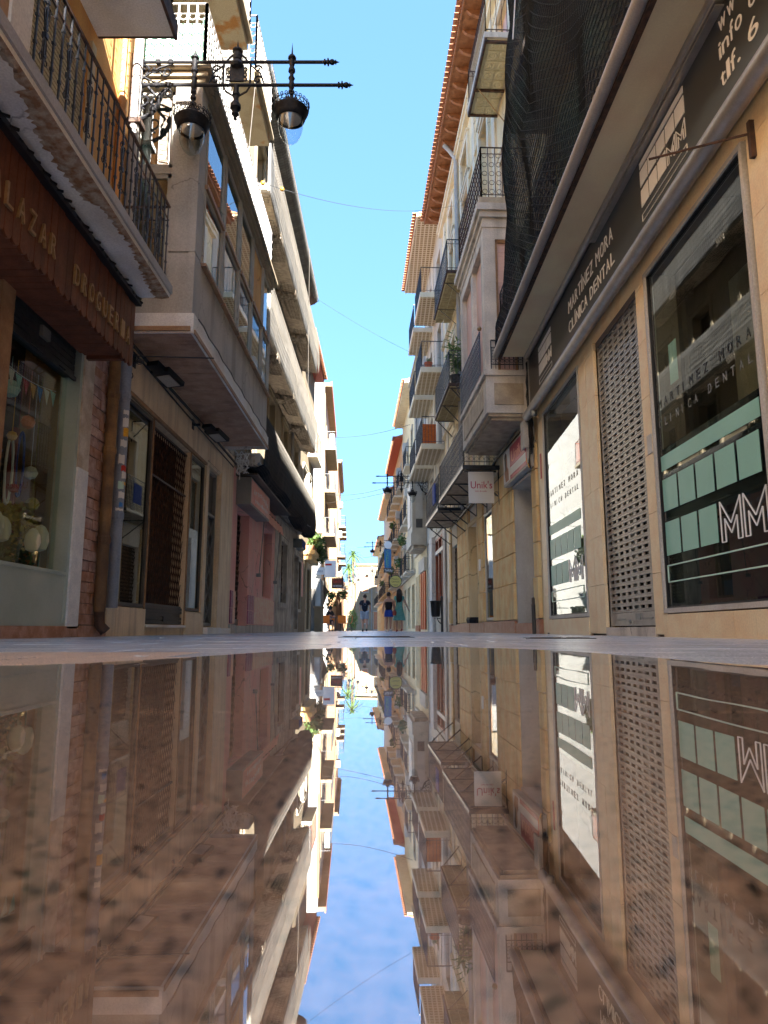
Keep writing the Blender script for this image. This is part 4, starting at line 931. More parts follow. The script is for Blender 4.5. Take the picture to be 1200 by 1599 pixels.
# pink sign box
t = thing('shop_sign', 'faded pink box sign with arched white lettering over the pink shop door', 'sign', L.p(.2, 15.2, 2.6))
b = MB(); L.box(b, .0, .30, 14.15, 16.5, 2.58, 3.14); b.build('sign_case', 'framegrey', t)
b = MB(); L.box(b, .30, .312, 14.2, 16.45, 2.62, 3.10); b.build('sign_face', 'pink', t)
text('lettering', 'Alfredo', .24, L.p(.314, 14.65, 2.9), (0, 1, 0), (0, 0, 1), 'signwhite', t, .002, width=1.2) if False else None
for i, ch in enumerate('Artesania'): text('lettering', ch, .17, L.p(.314, 14.45 + i * .2, 2.92 - abs(i - 4) * .02), (0, 1, 0), (0, 0, 1), 'signwhite', t, .002, width=.13)
for i, ch in enumerate('pasteleria'): text('lettering', ch, .13, L.p(.314, 14.6 + i * .16, 2.70), (0, 1, 0), (0, 0, 1), 'signwhite', t, .002, width=.1)
b = MB(); L.box(b, .0, .44, 14.05, 19.2, 3.16, 3.2); tag(b.build('rain_ledge', 'framedark'), 'dark sheet metal ledge over the pink shop and its awning', 'ledge')
# rolled awning
t = thing('rolled_awning', 'rolled pink awning with two hanging arms beside the pink sign', 'awning', L.p(.2, 18, 2.8))
b = MB(); b.tube([L.p(.12, 16.7, 2.86), L.p(.12, 19.3, 2.86)], .07, 8); b.build('roller', 'ironrust', t)
b = MB(); N = 26
for i in range(N + 1):
    yy = 16.75 + 2.5 * i / N; b.v.append(tuple(L.p(.20 + .02 * math.sin(i * 1.3), yy, 2.85))); b.v.append(tuple(L.p(.25 + .02 * math.sin(i * 1.3 + 1), yy, 2.58 + .04 * (i % 2))))
b.f = [(2 * i, 2 * i + 2, 2 * i + 3, 2 * i + 1) for i in range(N)]; b.build('valance', 'pink', t)
for y in (16.72, 19.3): b = MB(); b.tube([L.p(.16, y, 2.86), L.p(.06, y + .02, 1.35)], .012, 5); b.box(-3.0, -2.9, y - .03, y + .03, 1.3, 1.38); b.build('arm', 'framegrey', t)
# first balcony: long, wrapped in dark net
o = MB(); L.box(o, 0, .52, 13.82, 24.7, 3.36, 3.56); bb = o.build('balcony', 'concrete', r3)
rn = random.Random(11)
def prof(y, z0, z1, nmax, bulge, ru):
    w_ = bulge * math.sin(y * 1.9) * .5 + bulge * .12 * math.sin(y * 5.3)
    return [(.02, y, z0 + .14), (nmax * .35, y, z0 - .03 + w_), (nmax * .8, y, z0 - .07 + w_), (nmax + .02 + w_ * .4, y, z0 + .04), (nmax + .05 + w_ * .3, y, z0 + (z1 - z0) * .35), (nmax + .02, y, z0 + (z1 - z0) * .7), (nmax, y, z1)]
def cloth(y0, y1, k, z0, z1, nmax, bulge, seed):
    ru = random.Random(seed); return [[q for q in prof(y0 + (y1 - y0) * i / k, z0, z1, nmax, bulge, ru)] for i in range(k + 1)]
surf(L, cloth(14.0, 24.8, 60, 3.32, 4.48, .55, .12, 1), 'net_wrap', 'darkcloth', bb, label='dark blue-black net wrapping the long first-floor balcony')
def fine(y0, y1, ny_, z0, z1, nmax, bulge, seed, nz, off=.015):
    g = []
    for i in range(ny_ + 1):
        y = y0 + (y1 - y0) * i / ny_; P = prof(y, z0, z1, nmax, bulge, random.Random(seed + i)); row = []
        for j in range(nz + 1):
            f = j / nz * (len(P) - 1); k = min(int(f), len(P) - 2); f -= k
            a, c = P[k], P[k + 1]; row.append((a[0] + (c[0] - a[0]) * f + off, y, a[2] + (c[2] - a[2]) * f - off * .4))
        g.append(row)
    return g
net(L, fine(14.0, 24.8, 110, 3.32, 4.48, .55, .12, 1, 18), .005, 'netgrey', 'netting', bb, diag=False)
b = MB()
for i in range(9): b.box(-2.98 + .05 * i, -2.98 + .05 * i + rg.uniform(.03, .07), 13.83 - rg.uniform(0, .05), 13.98, 3.30 + rg.uniform(-.02, .05), 3.50 + rg.uniform(0, .08))
b.build('rubble', 'rubble', bb)
b = MB(); rr_ = random.Random(4)
for i in range(7): b.tube([L.p(.02 + .02 * i, 13.75, 3.6 - .1 * i)] + [L.p(.05 + rr_.uniform(0, .3), 13.7 + rr_.uniform(-.1, .05), 3.5 - .09 * k + rr_.uniform(-.05, .05)) for k in range(5)], .012, 4)
tag(b.build('cable_tangle', 'paper'), 'tangle of pale cables at the end of the netted balcony above the pink shop', 'cables')
rr_ = random.Random(44)
for i in range(5):
    y0_ = 13.9 + i * .3; b = MB(); b.tube([L.p(.04 + .02 * i, y0_ + k * (10.6 - i) / 10, 3.26 + .02 * i - .05 * math.sin(k * 1.1 + i)) for k in range(11)], .009, 4); tag(b.build('cable', 'blackplastic' if i % 2 else 'pipewhite'), ['topmost pale cable under the dark netted balcony', 'second black cable under the dark netted balcony', 'middle pale cable sagging above the pink shop', 'fourth black cable sagging above the pink shop', 'lowest pale cable above the pink shop'][i], 'cable', 'cables along the pink shop')
# upper balconies
for (z, zt, sg) in ((6.35, 7.45, ((13.9, 15.6), (15.9, 18.5), (18.8, 21.4), (21.7, 24.75))), (9.35, 10.5, ((13.9, 15.6), (15.9, 18.5), (18.8, 21.4), (21.7, 24.75)))):
    o = MB(); L.box(o, 0, .50, 13.9, 24.75, z + .05, z + .2); L.box(o, .5, .55, 13.9, 24.75, z + .02, zt); bb = o.build('balcony', 'netcloth', r3)
    for i, (a, c) in enumerate(sg):
        b = MB(); K = int((c - a) / .07)
        for j in range(K + 1):
            yy = a + (c - a) * j / K; f = j / K; sag = -.09 * math.sin(math.pi * f) ; zz = z - .02 + (.012 if j % 2 else 0) + sag
            b.v += [tuple(L.p(.04, yy, zz + .06)), tuple(L.p(.55, yy, zz - .03))]
        b.f = [(2 * j, 2 * j + 2, 2 * j + 3, 2 * j + 1) for j in range(K)]; b.build('corrugated_underside', 'corrugated', bb)
    for i in range(len(sg) - 1):
        a = sg[i][1]; c = sg[i + 1][0]; b = MB(); rr_ = random.Random(i + int(z))
        for k in range(10):
            x_ = k * .055; b.box(-3 + x_, -3 + x_ + .06, a + rr_.uniform(-.12, .0), c + rr_.uniform(0, .12), z - .10 + rr_.uniform(-.05, .05), z + .06)
        b.build('rubble', 'rubble', bb)
    net(L, fine(13.9, 24.8, 120, z - .05, zt, .58, .10, 7, 18, .02), .004, 'netgrey', 'netting', bb, diag=False)
# eaves wrapped in net
b = MB(); L.box(b, -.3, .42, 13.8, 24.95, 12.2, 12.32); ev = b.build('eave', 'greyrender', r3)
b = MB()
for i in range(5): b.v.append(tuple(L.p((0, .4, .52, .5, .3)[i], 13.8, (11.95, 12.1, 12.2, 12.42, 12.5)[i]))); b.v.append(tuple(L.p((0, .4, .52, .5, .3)[i], 24.95, (11.95, 12.1, 12.2, 12.42, 12.5)[i])))
b.f = [(2 * i, 2 * i + 1, 2 * i + 3, 2 * i + 2) for i in range(4)]; b.build('net_wrap', 'netcloth', ev)
g = [[((.02, .2, .4, .54, .53, .4)[k] + .01, 13.8 + 11.15 * i / 110, (11.93, 12.02, 12.08, 12.2, 12.40, 12.5)[k] - .01) for k in range(6)] for i in range(111)]
net(L, g, .006, 'netgrey', 'netting', ev, diag=False)
b = MB(); b.tube([L.p(.3, 16.4, 12.5), L.p(.45, 16.3, 13.0), L.p(.9, 16.0, 13.4)], .012, 4); b.tube([L.p(.45, 16.3, 13.0), L.p(.4, 16.1, 13.25)], .01, 4); tag(b.build('aerial', 'framegrey'), 'small bent aerial on the netted eave', 'aerial')
b = MB(); b.tube([L.p(.06, 22.2, 3.6), L.p(.06, 22.2, 12)], .05, 8); b.build('downpipe', 'pipewhite', r3)
b = MB(); b.tube([L.p(.62, 21.0, 12.1), L.p(.66, 21.0, 6.6)], .007, 4); b.build('rope', 'netgrey', r3)

# ================================================================= LEFT 4: low doorway, cream house with red-tiled eave
def tile_mesh(m, w_=.2, l_=.34):
    q = MB(); n = 6
    for k in (0, 1):
        for i in range(n + 1):
            a = math.pi * i / n; r_ = w_ / 2 * .96
            q.v += [(-l_ / 2, r_ * math.cos(a), r_ * math.sin(a) * .8), (l_ / 2, r_ * math.cos(a) * .9, r_ * math.sin(a) * .75)]
        break
    q.f = [(2 * i, 2 * i + 1, 2 * i + 3, 2 * i + 2) for i in range(n)]
    o = len(q.v)
    for i in range(n + 1):
        a = math.pi * i / n; r_ = w_ / 2 * .78
        q.v += [(-l_ / 2, r_ * math.cos(a), r_ * math.sin(a) * .8), (l_ / 2, r_ * math.cos(a) * .9, r_ * math.sin(a) * .75)]
    q.f += [(o + 2 * i, o + 2 * i + 2, o + 2 * i + 3, o + 2 * i + 1) for i in range(n)]
    for e in (0, 1): q.f += [(2 * i + e, 2 * i + 2 + e, o + 2 * i + 2 + e, o + 2 * i + e) for i in range(n)]
    me = bpy.data.meshes.new('roof_tile'); me.from_pydata(q.v, [], q.f); me.materials.append(M[m]); return me
TM = tile_mesh('terracotta')
def eave(F, root, s0, s1, z, n, th=.1, soffit='eavewood', corbel=0, tiles=.21, edge='eavewood', drop=.16):
    b = MB(); F.box(b, -.05, n, s0, s1, z, z + th); e = b.build('eave', soffit, root)
    b = MB(); F.box(b, n, n + .05, s0, s1, z - .02, z + th + .02); b.build('fascia_strip', edge, e)
    b = MB(); P = F.p; b.add([P(n + .1, s0, z + th + .03), P(n + .1, s1, z + th + .03), P(-4, s1, z + 1.6), P(-4, s0, z + 1.6), P(-4, s0, z), P(-4, s1, z)], [(0, 1, 2, 3), (0, 3, 4), (1, 5, 2)]); b.build('roof', 'terracotta', root)
    y = s0 + tiles / 2
    while y < s1:
        link('roof_tile', TM, e, loc=tuple(F.p(n + .03, y, z + th + .03)), rz=(F.ang if F.side > 0 else F.ang + math.pi)); y += tiles
    if corbel:
        me = bpy.data.meshes.new('corbel'); q = MB(); s = F.side; N_ = n - .06
        q.hexa([(0, -.05, -drop - .06), (s * N_ * .8, -.045, -drop * .55), (s * N_ * .8, .045, -drop * .55), (0, .05, -drop - .06), (0, -.05, 0), (s * N_, -.045, 0), (s * N_, .045, 0), (0, .05, 0)])
        me.from_pydata(q.v, [], q.f); me.materials.append(M[edge]); y = s0 + .1
        while y < s1: link('corbel', me, e, loc=tuple(F.p(0, y, z - .002)), rz=F.ang); y += corbel
        b = MB(); F.box(b, 0, .07, s0, s1, z - .32, z - .24); F.box(b, 0, .1, s0, s1, z - .24, z - .20); b.build('cornice', 'yellow', root)
    return e
r4 = thing('cream_house', 'narrow cream house with red-tiled eave and overflowing plant ledge behind the netted building', 'building', (-3.1, 27.5, 0))
L4 = Fr(1, -3.08)
h4 = [(28.0, 29.3, .1, 2.5), (26.4, 27.4, 4.4, 6.2), (28.3, 29.1, 4.4, 6.2), (26.4, 27.4, 7.2, 8.9), (28.3, 29.1, 7.2, 8.9), (25.2, 26, .8, 2.5)]
b = MB(); L4.wall(b, 24.95, 30.3, -.05, 11.0, h4, depth=.25); b.build('front_wall', 'farcream_dimmed', r4); L4.mass(r4, 24.96, 30.3, 11.0, 'farcream_dimmed')
for h in h4[1:]: L4.window(r4, *h, n=-.2, fm='framebrown', gm='glass_strong'); L4.surround(r4, *h, w=.1, m='pale')
b = MB(); L4.box(b, -.2, -.15, 28.0, 28.6, .1, 2.5); b.build('door', 'woodbrown', r4); L4.surround(r4, *h4[0], w=.14, m='cream')
eave(L4, r4, 24.95, 30.4, 11.0, .35, soffit='redeave', edge='redeave')
L4.balcony(r4, 28.0, 30.2, 7.0, n=.38, m='cream', rm='redwood', rh=1.0, scroll=0, step=.14)
b = MB(); L4.box(b, 0, .02, 26.0, 26.9, 1.3, 2.6); tag(b.build('notice_board', 'pink'), 'flat red-pink board on the pale wall left of the brown doorway', 'sign')
b = MB(); L4.box(b, 0, .42, 27.2, 30.2, 2.95, 3.12); L4.box(b, 0, .30, 27.3, 30.1, 2.75, 2.95); b.build('plant_ledge', 'tanstone', r4)
t = thing('hanging_plant', 'bushy green plant spilling over the stone ledge above the brown doorway', 'plant', L4.p(.3, 28.8, 3.12))
b = MB(); L4.box(b, .05, .35, 27.4, 30.0, 3.12, 3.32); b.build('planter', 'terracotta', t)
b = MB(); rf = random.Random(8); leaf_cloud(b, L4.p(.32, 28.8, 3.55), (.30, 1.3, .38), 700, .14, rf); leaf_cloud(b, L4.p(.5, 29.4, 3.1), (.16, .6, .35), 250, .13, rf); b.build('foliage', 'leaf', t)['kind'] = 'stuff'
for k, y in enumerate((30.6, 31.4)):
    b = MB(); L4.box(b, .1, .4, y, y + .3, -.02, 1.0); L4.box(b, .06, .44, y - .04, y + .34, 1.0, 1.08); tag(b.build('stone_pillar', 'farcream_dimmed'), ['low pale pillar nearest the brown doorway on the left', 'low pale pillar just beyond the first, left of the orange chairs'][k], 'pillar')

# ================================================================= LEFT 5: tall white gable house and beyond
K = -.0433
L5 = Fr(1, -4.0, 46, K)
r5 = thing('gable_house', 'tall white house with blank gable wall, brown eave and yellow-edged balconies', 'building', (-4, 50, 0))
h5 = []
for z in (3.6, 6.6, 9.6, 12.6):
    for y in (48.8, 52.3, 55.6): h5.append((y, y + 1.2, z, z + 2.2))
b = MB(); L5.wall(b, 46.1, 59, 3.2, 16.6, h5, depth=.2); b.build('front_wall', 'farcream_dimmed', r5); L5.mass(r5, 46.1, 59, 16.55, 'gablewhite_dimmed', back=10)
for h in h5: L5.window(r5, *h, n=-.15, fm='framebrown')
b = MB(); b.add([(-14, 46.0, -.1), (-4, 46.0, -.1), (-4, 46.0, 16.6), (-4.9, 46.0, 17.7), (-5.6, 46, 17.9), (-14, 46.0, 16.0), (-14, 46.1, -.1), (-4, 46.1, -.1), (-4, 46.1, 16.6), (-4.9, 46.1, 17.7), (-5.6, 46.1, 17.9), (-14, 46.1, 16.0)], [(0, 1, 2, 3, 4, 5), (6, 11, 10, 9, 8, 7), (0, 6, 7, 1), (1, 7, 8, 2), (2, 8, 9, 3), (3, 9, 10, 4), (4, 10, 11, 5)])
b.build('gable_wall', 'gablewhite_dimmed', r5)

b = MB(); L5.box(b, -.4, .42, 46.0, 59, 16.35, 16.6); b.build('eave', 'farcream_dimmed', r5)
b = MB(); L5.box(b, .42, .5, 46, 59, 16.35, 16.7); b.build('eave_edge', 'terracotta', r5)
b = MB(); L5.box(b, -.05, .06, 45.9, 46.2, 3.2, 15.8); b.build('corner_strip', 'farpeach_dimmed', r5)
for z in (6.35, 9.4, 12.4):
    L5.balcony(r5, 47.8, 54.5, z, n=.72, th=.2, m='farcream_dimmed', rm='ironblack', scroll=0, step=.16, rh=1.1)
b = MB(); b.box(-5.1, -3.95, 45.86, 45.98, 6.3, 9.85); sp = tag(b.build('wall_sign', 'farcream_dimmed'), 'tall cream sign panel with stacked grey letters on the white gable', 'sign')
for i, ch in enumerate('PIEDRA'): text('letter', ch, .52, (-4.45, 45.85, 9.25 - i * .53), (1, 0, 0), (0, 0, 1), 'framegrey', sp, .004, width=.34 if ch != 'I' else .07)
b = MB(); b.box(-8, -3.9, 44.0, 45.9, -.1, 3.2); sh = tag(b.build('kiosk_front', 'gablewhite_dimmed'), 'white single-storey shop extension below the gable, behind the orange chairs', 'shop')
for x0 in (-5.0, -4.55):
    b = MB(); b.box(x0, x0 + .3, 43.93, 43.99, .05, 2.6); b.build('shutter_panel', 'framedark', sh)
b = MB(); b.box(-3.89, -3.85, 44.1, 45.6, .05, 2.4); b.build('shutter_panel', 'framegrey', sh)
for i, (z, q_) in enumerate(((3.1, .5),)): pass
b = MB()
rr_ = random.Random(3)
for i in range(12):
    a = Vector((-5.3 + i * .06, 46.05, 17.8)); b.tube([a, a + Vector((rr_.uniform(-.5, .5), 0, rr_.uniform(.5, 1.2)))], .012, 3)
tag(b.build('roof_aerial', 'framegrey'), 'spindly pale aerial on top of the white gable', 'aerial')
b = MB(); L5.box(b, .3, .62, 48.0, 48.05, 12.7, 13.6); tag(b.build('laundry', 'mintline'), 'light blue laundry on the top balcony of the gable house', 'laundry')

def plain_block(F, name, lab, s0, s1, h, wallm, floors, pitch=3.0, ww=1.1, balc=True, top='eave', em='eavewood', base=3.1, rm='ironblack', basem=None, seed=0, shops=True, trim='cream', blind='framebrown', bd=.65):
    rs = random.Random(seed); r_ = thing(name, lab, 'building', tuple(F.p(0, (s0 + s1) / 2, 0)))
    hs = []; z = base + .95; fl = []
    while z + 2.0 < h - .3 and len(fl) < floors: fl.append(z); z += pitch
    n_ = max(1, int((s1 - s0) / 2.9)); cw = (s1 - s0) / n_
    for z in fl:
        for i in range(n_): y = s0 + cw * (i + .5); hs.append((y - ww / 2, y + ww / 2, z - .75, z + 1.5))
    b = MB(); F.wall(b, s0, s1, base, h, hs, depth=.2); b.build('upper_wall', wallm, r_)
    sh_ = []
    for i in range(n_): y = s0 + cw * (i + .5); sh_.append((y - cw * .3, y + cw * .3, .15, 2.6))
    b = MB(); F.wall(b, s0, s1, -.05, base, sh_, depth=.25); b.build('ground_wall', basem or wallm, r_)
    F.mass(r_, s0 + .01, s1 - .01, h - .02, wallm)
    for k, q in enumerate(hs):
        wi = F.window(r_, *q, n=-.16, fm='framewhite' if rs.random() < .4 else 'framebrown')
        if rs.random() < .5: F.blind(r_, q[0] + .03, q[1] - .03, q[2] + rs.choice((0, .8, 1.2)), q[3] - .02, -.10, blind)
        F.surround(r_, *q, w=.1, t=.04, m=trim)
    for k, q in enumerate(sh_):
        m_ = rs.choice(('glass', 'shutter', 'wood'))
        if m_ == 'glass': F.window(r_, *q, n=-.2, fm='framebrown', gm='glass', name='shop_window')
        elif m_ == 'shutter': F.blind(r_, q[0], q[1], q[2], q[3], -.18, 'framegrey', .1)
        else:
            b = MB(); F.box(b, -.24, -.18, q[0], (q[0] + q[1]) / 2 - .01, q[2], q[3]); F.box(b, -.24, -.18, (q[0] + q[1]) / 2 + .01, q[1], q[2], q[3]); b.build('door_leaf', 'woodbrown', r_)
    b = MB(); F.box(b, 0, .1, s0, s1, base, base + .16); F.box(b, 0, .14, s0, s1, base + .16, base + .22); b.build('string_course', trim, r_)
    if balc:
        for k, z in enumerate(fl):
            for i in range(n_):
                if rs.random() < .8: y = s0 + cw * (i + .5); F.balcony(r_, y - cw * .36, y + cw * .36, z - .9, n=bd, m=trim, rm=rm, scroll=0, step=.16)
    for k, z in enumerate(fl[:3]):
        y = s0 + (s1 - s0) * rs.random() * .8 + .6; b = MB(); F.box(b, .02, .34, y, y + .8, z + .9, z + 1.45); F.box(b, .34, .35, y + .1, y + .5, z + .95, z + 1.4); b.build('air_conditioner', 'framewhite', r_)
    if top == 'eave': eave(F, r_, s0, s1, h, .5, soffit=em, edge=em, tiles=.25)
    else:
        b = MB(); F.box(b, -.4, .25, s0, s1, h - .02, h + .14); F.box(b, -.4, .35, s0, s1, h + .14, h + .24); b.build('cornice', trim, r_)
    return r_
L6 = Fr(1, -4.0, 46, K)
plain_block(Fr(1, -3.95, 60, K), 'peach_house', 'peach house with heavy brown cornice beyond the white gable house', 59.2, 73, 14.2, 'farpeach_dimmed', 4, top='cornice', seed=5, trim='farcream_dimmed', rm='ironblack')
# ================================================================= RIGHT 1: dental clinic
Q1 = Fr(-1, 2.8)
q1 = thing('clinic_building', 'right-hand building with the dental clinic shopfront under a deep concrete canopy', 'building', (2.8, 5, 0))
op = [(4.98, 7.06, .25, 3.80), (7.36, 8.97, .10, 3.76), (9.76, 12.0, .27, 3.80)]
b = MB(); Q1.wall(b, -6, 12.42, -.05, 3.84, op, n=-.02, depth=.28); b.build('shop_wall', 'mortar', q1)
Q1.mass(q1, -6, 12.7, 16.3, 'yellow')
ups = [(y, y + 1.1, z, z + 2.3) for z in (5.6, 8.9) for y in (1.5, 4.2, 6.9, 9.6, 11.2)]
b = MB(); Q1.wall(b, -6, 12.7, 5.15, 16.3, ups, depth=.25); b.build('upper_wall', 'yellow', q1)  # out-of-view top: height set by where its shadow should fall opposite
b = MB(); Q1.wall(b, -6, 12.7, 3.84, 5.15, [], n=-.04); b.build('sign_wall', 'tantile', q1)
for h in ups: Q1.window(q1, *h, n=-.18, fm='framebrown'); Q1.surround(q1, *h, w=.16, m='cream')
# tan tiles, one by one
def tiles(s0, s1, z0, z1, ds, dz, n=.0, th=.022, m='tantile'):
    z = z0
    while z < z1 - .02:
        zt = min(z + dz, z1); y = s0
        while y < s1 - .02:
            yt = min(y + ds, s1); b = MB(); Q1.box(b, -.03, n + th + rg.uniform(-.0015, .0015), y + .0025, yt - .0025, z + .0025, zt - .0025); b.build('cladding_tile', m, q1); y += ds
        z += dz
tiles(7.13, 7.36, .02, 3.84, .23, .62); tiles(8.98, 9.36, .02, 3.84, .38, .62); tiles(9.37, 9.70, .02, 3.84, .33, .62)
tiles(12.06, 12.40, .02, 3.84, .34, .62); tiles(4.0, 4.92, .02, 3.84, .46, .62)
tiles(4.0, 7.12, -.03, .22, .335, .25, n=.01); tiles(9.70, 12.05, -.03, .24, .335, .27, n=.01)
b = MB(); Q1.box(b, -.28, -.02, 8.97, 9.0, .1, 3.76); Q1.box(b, -.28, -.05, 7.33, 7.36, .1, 3.76); b.build('tiled_reveal', 'tantile', q1)
# shop windows
def clinic_window(a, c, e, g):
    b = MB(); Q1.frame(b, a, c, e, g, -.06, .03, .045); f = b.build('shop_window', 'framewhite', q1)
    b = MB(); Q1.frame(b, a + .045, c - .045, e + .045, g - .045, -.04, .01, .018); b.build('window_gasket', 'blackplastic', f)
    b = MB(); Q1.box(b, -.012, -.006, a + .05, c - .05, e + .05, g - .05); b.build('pane', 'glass', f)
    return f
w1 = clinic_window(4.98, 7.10, .23, 3.82); w2 = clinic_window(9.73, 12.03, .25, 3.82)
b = MB(); Q1.box(b, -.024, -.016, 5.03, 7.05, .28, 1.86); b.build('black_vinyl', 'vinylblack', w1)
b = MB(); Q1.box(b, -.024, -.016, 9.78, 11.98, .30, 1.86); b.build('black_vinyl', 'vinylblack', w2)
def plate(root, a, c, e, g, m='mint', n=-.004, name='mint_square'):
    b = MB(); Q1.box(b, n, n + .003, a, c, e, g); return b.build(name, m, root)
def mm_outline(root, sL, sR, z0, z1, m='signwhite', w=.006, n=-.002, F=Q1):
    """outlined capital M drawn as a thin raised line; sL is the reading-left edge"""
    d = sR - sL; X = lambda f: sL + d * f; Z = lambda f: z0 + (z1 - z0) * f
    pts = [(0, 0), (0, 1), (.5, .42), (1, 1), (1, 0), (.80, 0), (.80, .56), (.5, .18), (.20, .56), (.20, 0), (0, 0)]
    b = MB()
    for i in range(len(pts) - 1): b.tube([F.p(n, X(pts[i][0]), Z(pts[i][1])), F.p(n, X(pts[i + 1][0]), Z(pts[i + 1][1]))], w, 4)
    b.build('outlined_letter', m, root, label='outlined white letter M')
def clinic_decal(root, far, sc=1.0, zs=0):
    """decals start at the far edge and read towards the camera"""
    f = far
    plate(root, f - 1.93 * sc, f - .03, 1.64 * sc + zs, 1.79 * sc + zs, name='mint_band')
    w_, g_ = .335, .045
    for i in range(5): plate(root, f - .03 - i * (w_ + g_) * sc - w_ * sc, f - .03 - i * (w_ + g_) * sc, 1.23 * sc + zs, 1.55 * sc + zs)
    for i in range(3): plate(root, f - .03 - i * (w_ + g_) * sc - w_ * sc, f - .03 - i * (w_ + g_) * sc, .79 * sc + zs, 1.12 * sc + zs)
    mm_outline(root, f - 1.19 * sc, f - 1.53 * sc, .78 * sc + zs, 1.12 * sc + zs); mm_outline(root, f - 1.58 * sc, f - 1.92 * sc, .78 * sc + zs, 1.12 * sc + zs)
    b = MB(); e = .53 * sc + zs; g = .69 * sc + zs
    for (A, B) in (((f - .03, e), (f - .03, g)), ((f - .03, e), (f - 1.93 * sc, e)), ((f - .03, g), (f - 1.93 * sc, g)), ((f - 1.93 * sc, e), (f - 1.93 * sc, g))): b.tube([Q1.p(-.002, *A), Q1.p(-.002, *B)], .008, 4)
    b.build('outlined_bar', 'mintline', root)
clinic_decal(w1, 7.03); clinic_decal(w2, 11.93)
for (r_, f, n_) in ((w1, 6.98, 1), (w2, 11.9, 1)):
    for i, ch in enumerate('MARTINEZ MORA'):
        if ch != ' ': text('letter', ch, .13, Q1.p(-.003, f - i * .148, 2.28), -Q1.d, (0, 0, 1), 'vinylblack', r_, .001, width=.075 if ch != 'I' else .014, label='black window letter %s' % ch)
    for i, ch in enumerate('CLINICA DENTAL'):
        if ch != ' ': text('letter', ch, .12, Q1.p(-.003, f - i * .137, 2.08), -Q1.d, (0, 0, 1), 'framegrey', r_, .001, width=.06 if ch != 'I' else .01, label='grey window letter %s' % ch)
b = MB(); Q1.box(b, -.03, -.025, 6.52, 6.70, 2.45, 2.86); tag(b.build('taped_notice', 'mintline'), 'pale green sheet taped inside the large clinic window', 'notice')
b = MB(); Q1.box(b, .0, .03, 7.14, 7.26, 1.88, 2.08); tag(b.build('intercom', 'framewhite'), 'small pale box fixed on the tiled pillar beside the perforated shutter', 'box')
# rooms behind the glass
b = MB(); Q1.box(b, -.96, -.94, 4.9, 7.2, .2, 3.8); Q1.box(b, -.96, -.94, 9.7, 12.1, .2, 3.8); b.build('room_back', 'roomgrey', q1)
# perforated roller shutter
sr = thing('x', 'x', 'x') if False else None
me = bpy.data.meshes.new('shutter_slat'); q = MB(); Ls = 1.60
q.box(-.010, .010, 0, Ls, 0, .018); q.box(-.004, .006, 0, Ls, .018, .023); q.box(-.013, .012, 0, Ls, .023, .034)
nst = 8
for i in range(nst + 1):
    y = Ls * i / nst; q.box(-.006, .006, max(0, y - .036), min(Ls, y + .036), .034, .072)
q.box(-.012, .010, 0, Ls, .072, .080)
me.from_pydata(q.v, [], q.f); me.materials.append(M['aluminium'])
b = MB(); Q1.box(b, -.07, -.03, 7.365, 7.40, .1, 3.76); Q1.box(b, -.07, -.03, 8.93, 8.965, .1, 3.76); shut = b.build('roller_shutter', 'aluminium', q1)
z = .27; i = 0
while z < 3.74:
    link('shutter_slat', me, shut, loc=(2.8 + .05, 7.365 + (.0 if i % 2 else -.0), z)); z += .081; i += 1
b = MB(); Q1.box(b, -.065, -.035, 7.40, 8.93, .115, .265); bp_ = b.build('bottom_bar', 'aluminium', shut)
b = MB(); Q1.box(b, -.035, -.025, 7.55, 7.85, .19, .20); Q1.box(b, -.035, -.025, 8.4, 8.7, .19, .20); Q1.box(b, -.035, -.02, 7.9, 8.05, .18, .25); b.lathe([(.001, -.02), (.025, -.02), (.025, .0)], Q1.p(-.02, 8.2, .16), 8, 'x'); b.build('lock', 'framegrey', shut)
b = MB(); Q1.box(b, -.5, -.45, 7.3, 9.0, .1, 3.8); b.build('shop_door', 'darkroom', q1)
b = MB(); Q1.box(b, -.28, .03, 7.36, 8.97, -.04, .10); b.build('threshold', 'concrete', q1)
# fascia sign
t = thing('clinic_sign', 'long black fascia sign of the dental clinic with white lettering', 'sign', Q1.p(.05, 8, 4.05))
b = MB(); Q1.box(b, .0, .10, 2.0, 12.62, 4.07, 5.06); b.build('sign_board', 'signblack', t)
b = MB(); Q1.box(b, .0, .115, 12.62, 12.65, 4.05, 5.08); b.build('sign_edge', 'aluminium', t)
def logo(far, near, z0, z1):
    W_ = far - near; H_ = z1 - z0; f = lambda u: far - W_ * u; zz = lambda v: z0 + H_ * v; n = .101
    def pl(u0, u1, v0, v1): b = MB(); Q1.box(b, n, n + .006, f(u1), f(u0), zz(v0), zz(v1)); b.build('logo_square', 'signwhite', t)
    pl(0, 1, .90, 1.0)
    for i in range(5): pl(i * .205, i * .205 + .18, .60, .86)
    for i in range(3): pl(i * .205, i * .205 + .18, .26, .54)
    mm_outline(t, f(.62), f(.79), zz(.26), zz(.54), n=.104, w=.005); mm_outline(t, f(.82), f(.99), zz(.26), zz(.54), n=.104, w=.005)
    b = MB()
    for (A, B) in (((0, .03), (0, .14)), ((0, .03), (1, .03)), ((0, .14), (1, .14)), ((1, .03), (1, .14))): b.tube([Q1.p(.104, f(A[0]), zz(A[1])), Q1.p(.104, f(B[0]), zz(B[1]))], .005, 4)
    b.build('logo_outline', 'signwhite', t)
logo(6.80, 5.70, 4.24, 4.92); logo(11.78, 10.86, 4.24, 4.92)
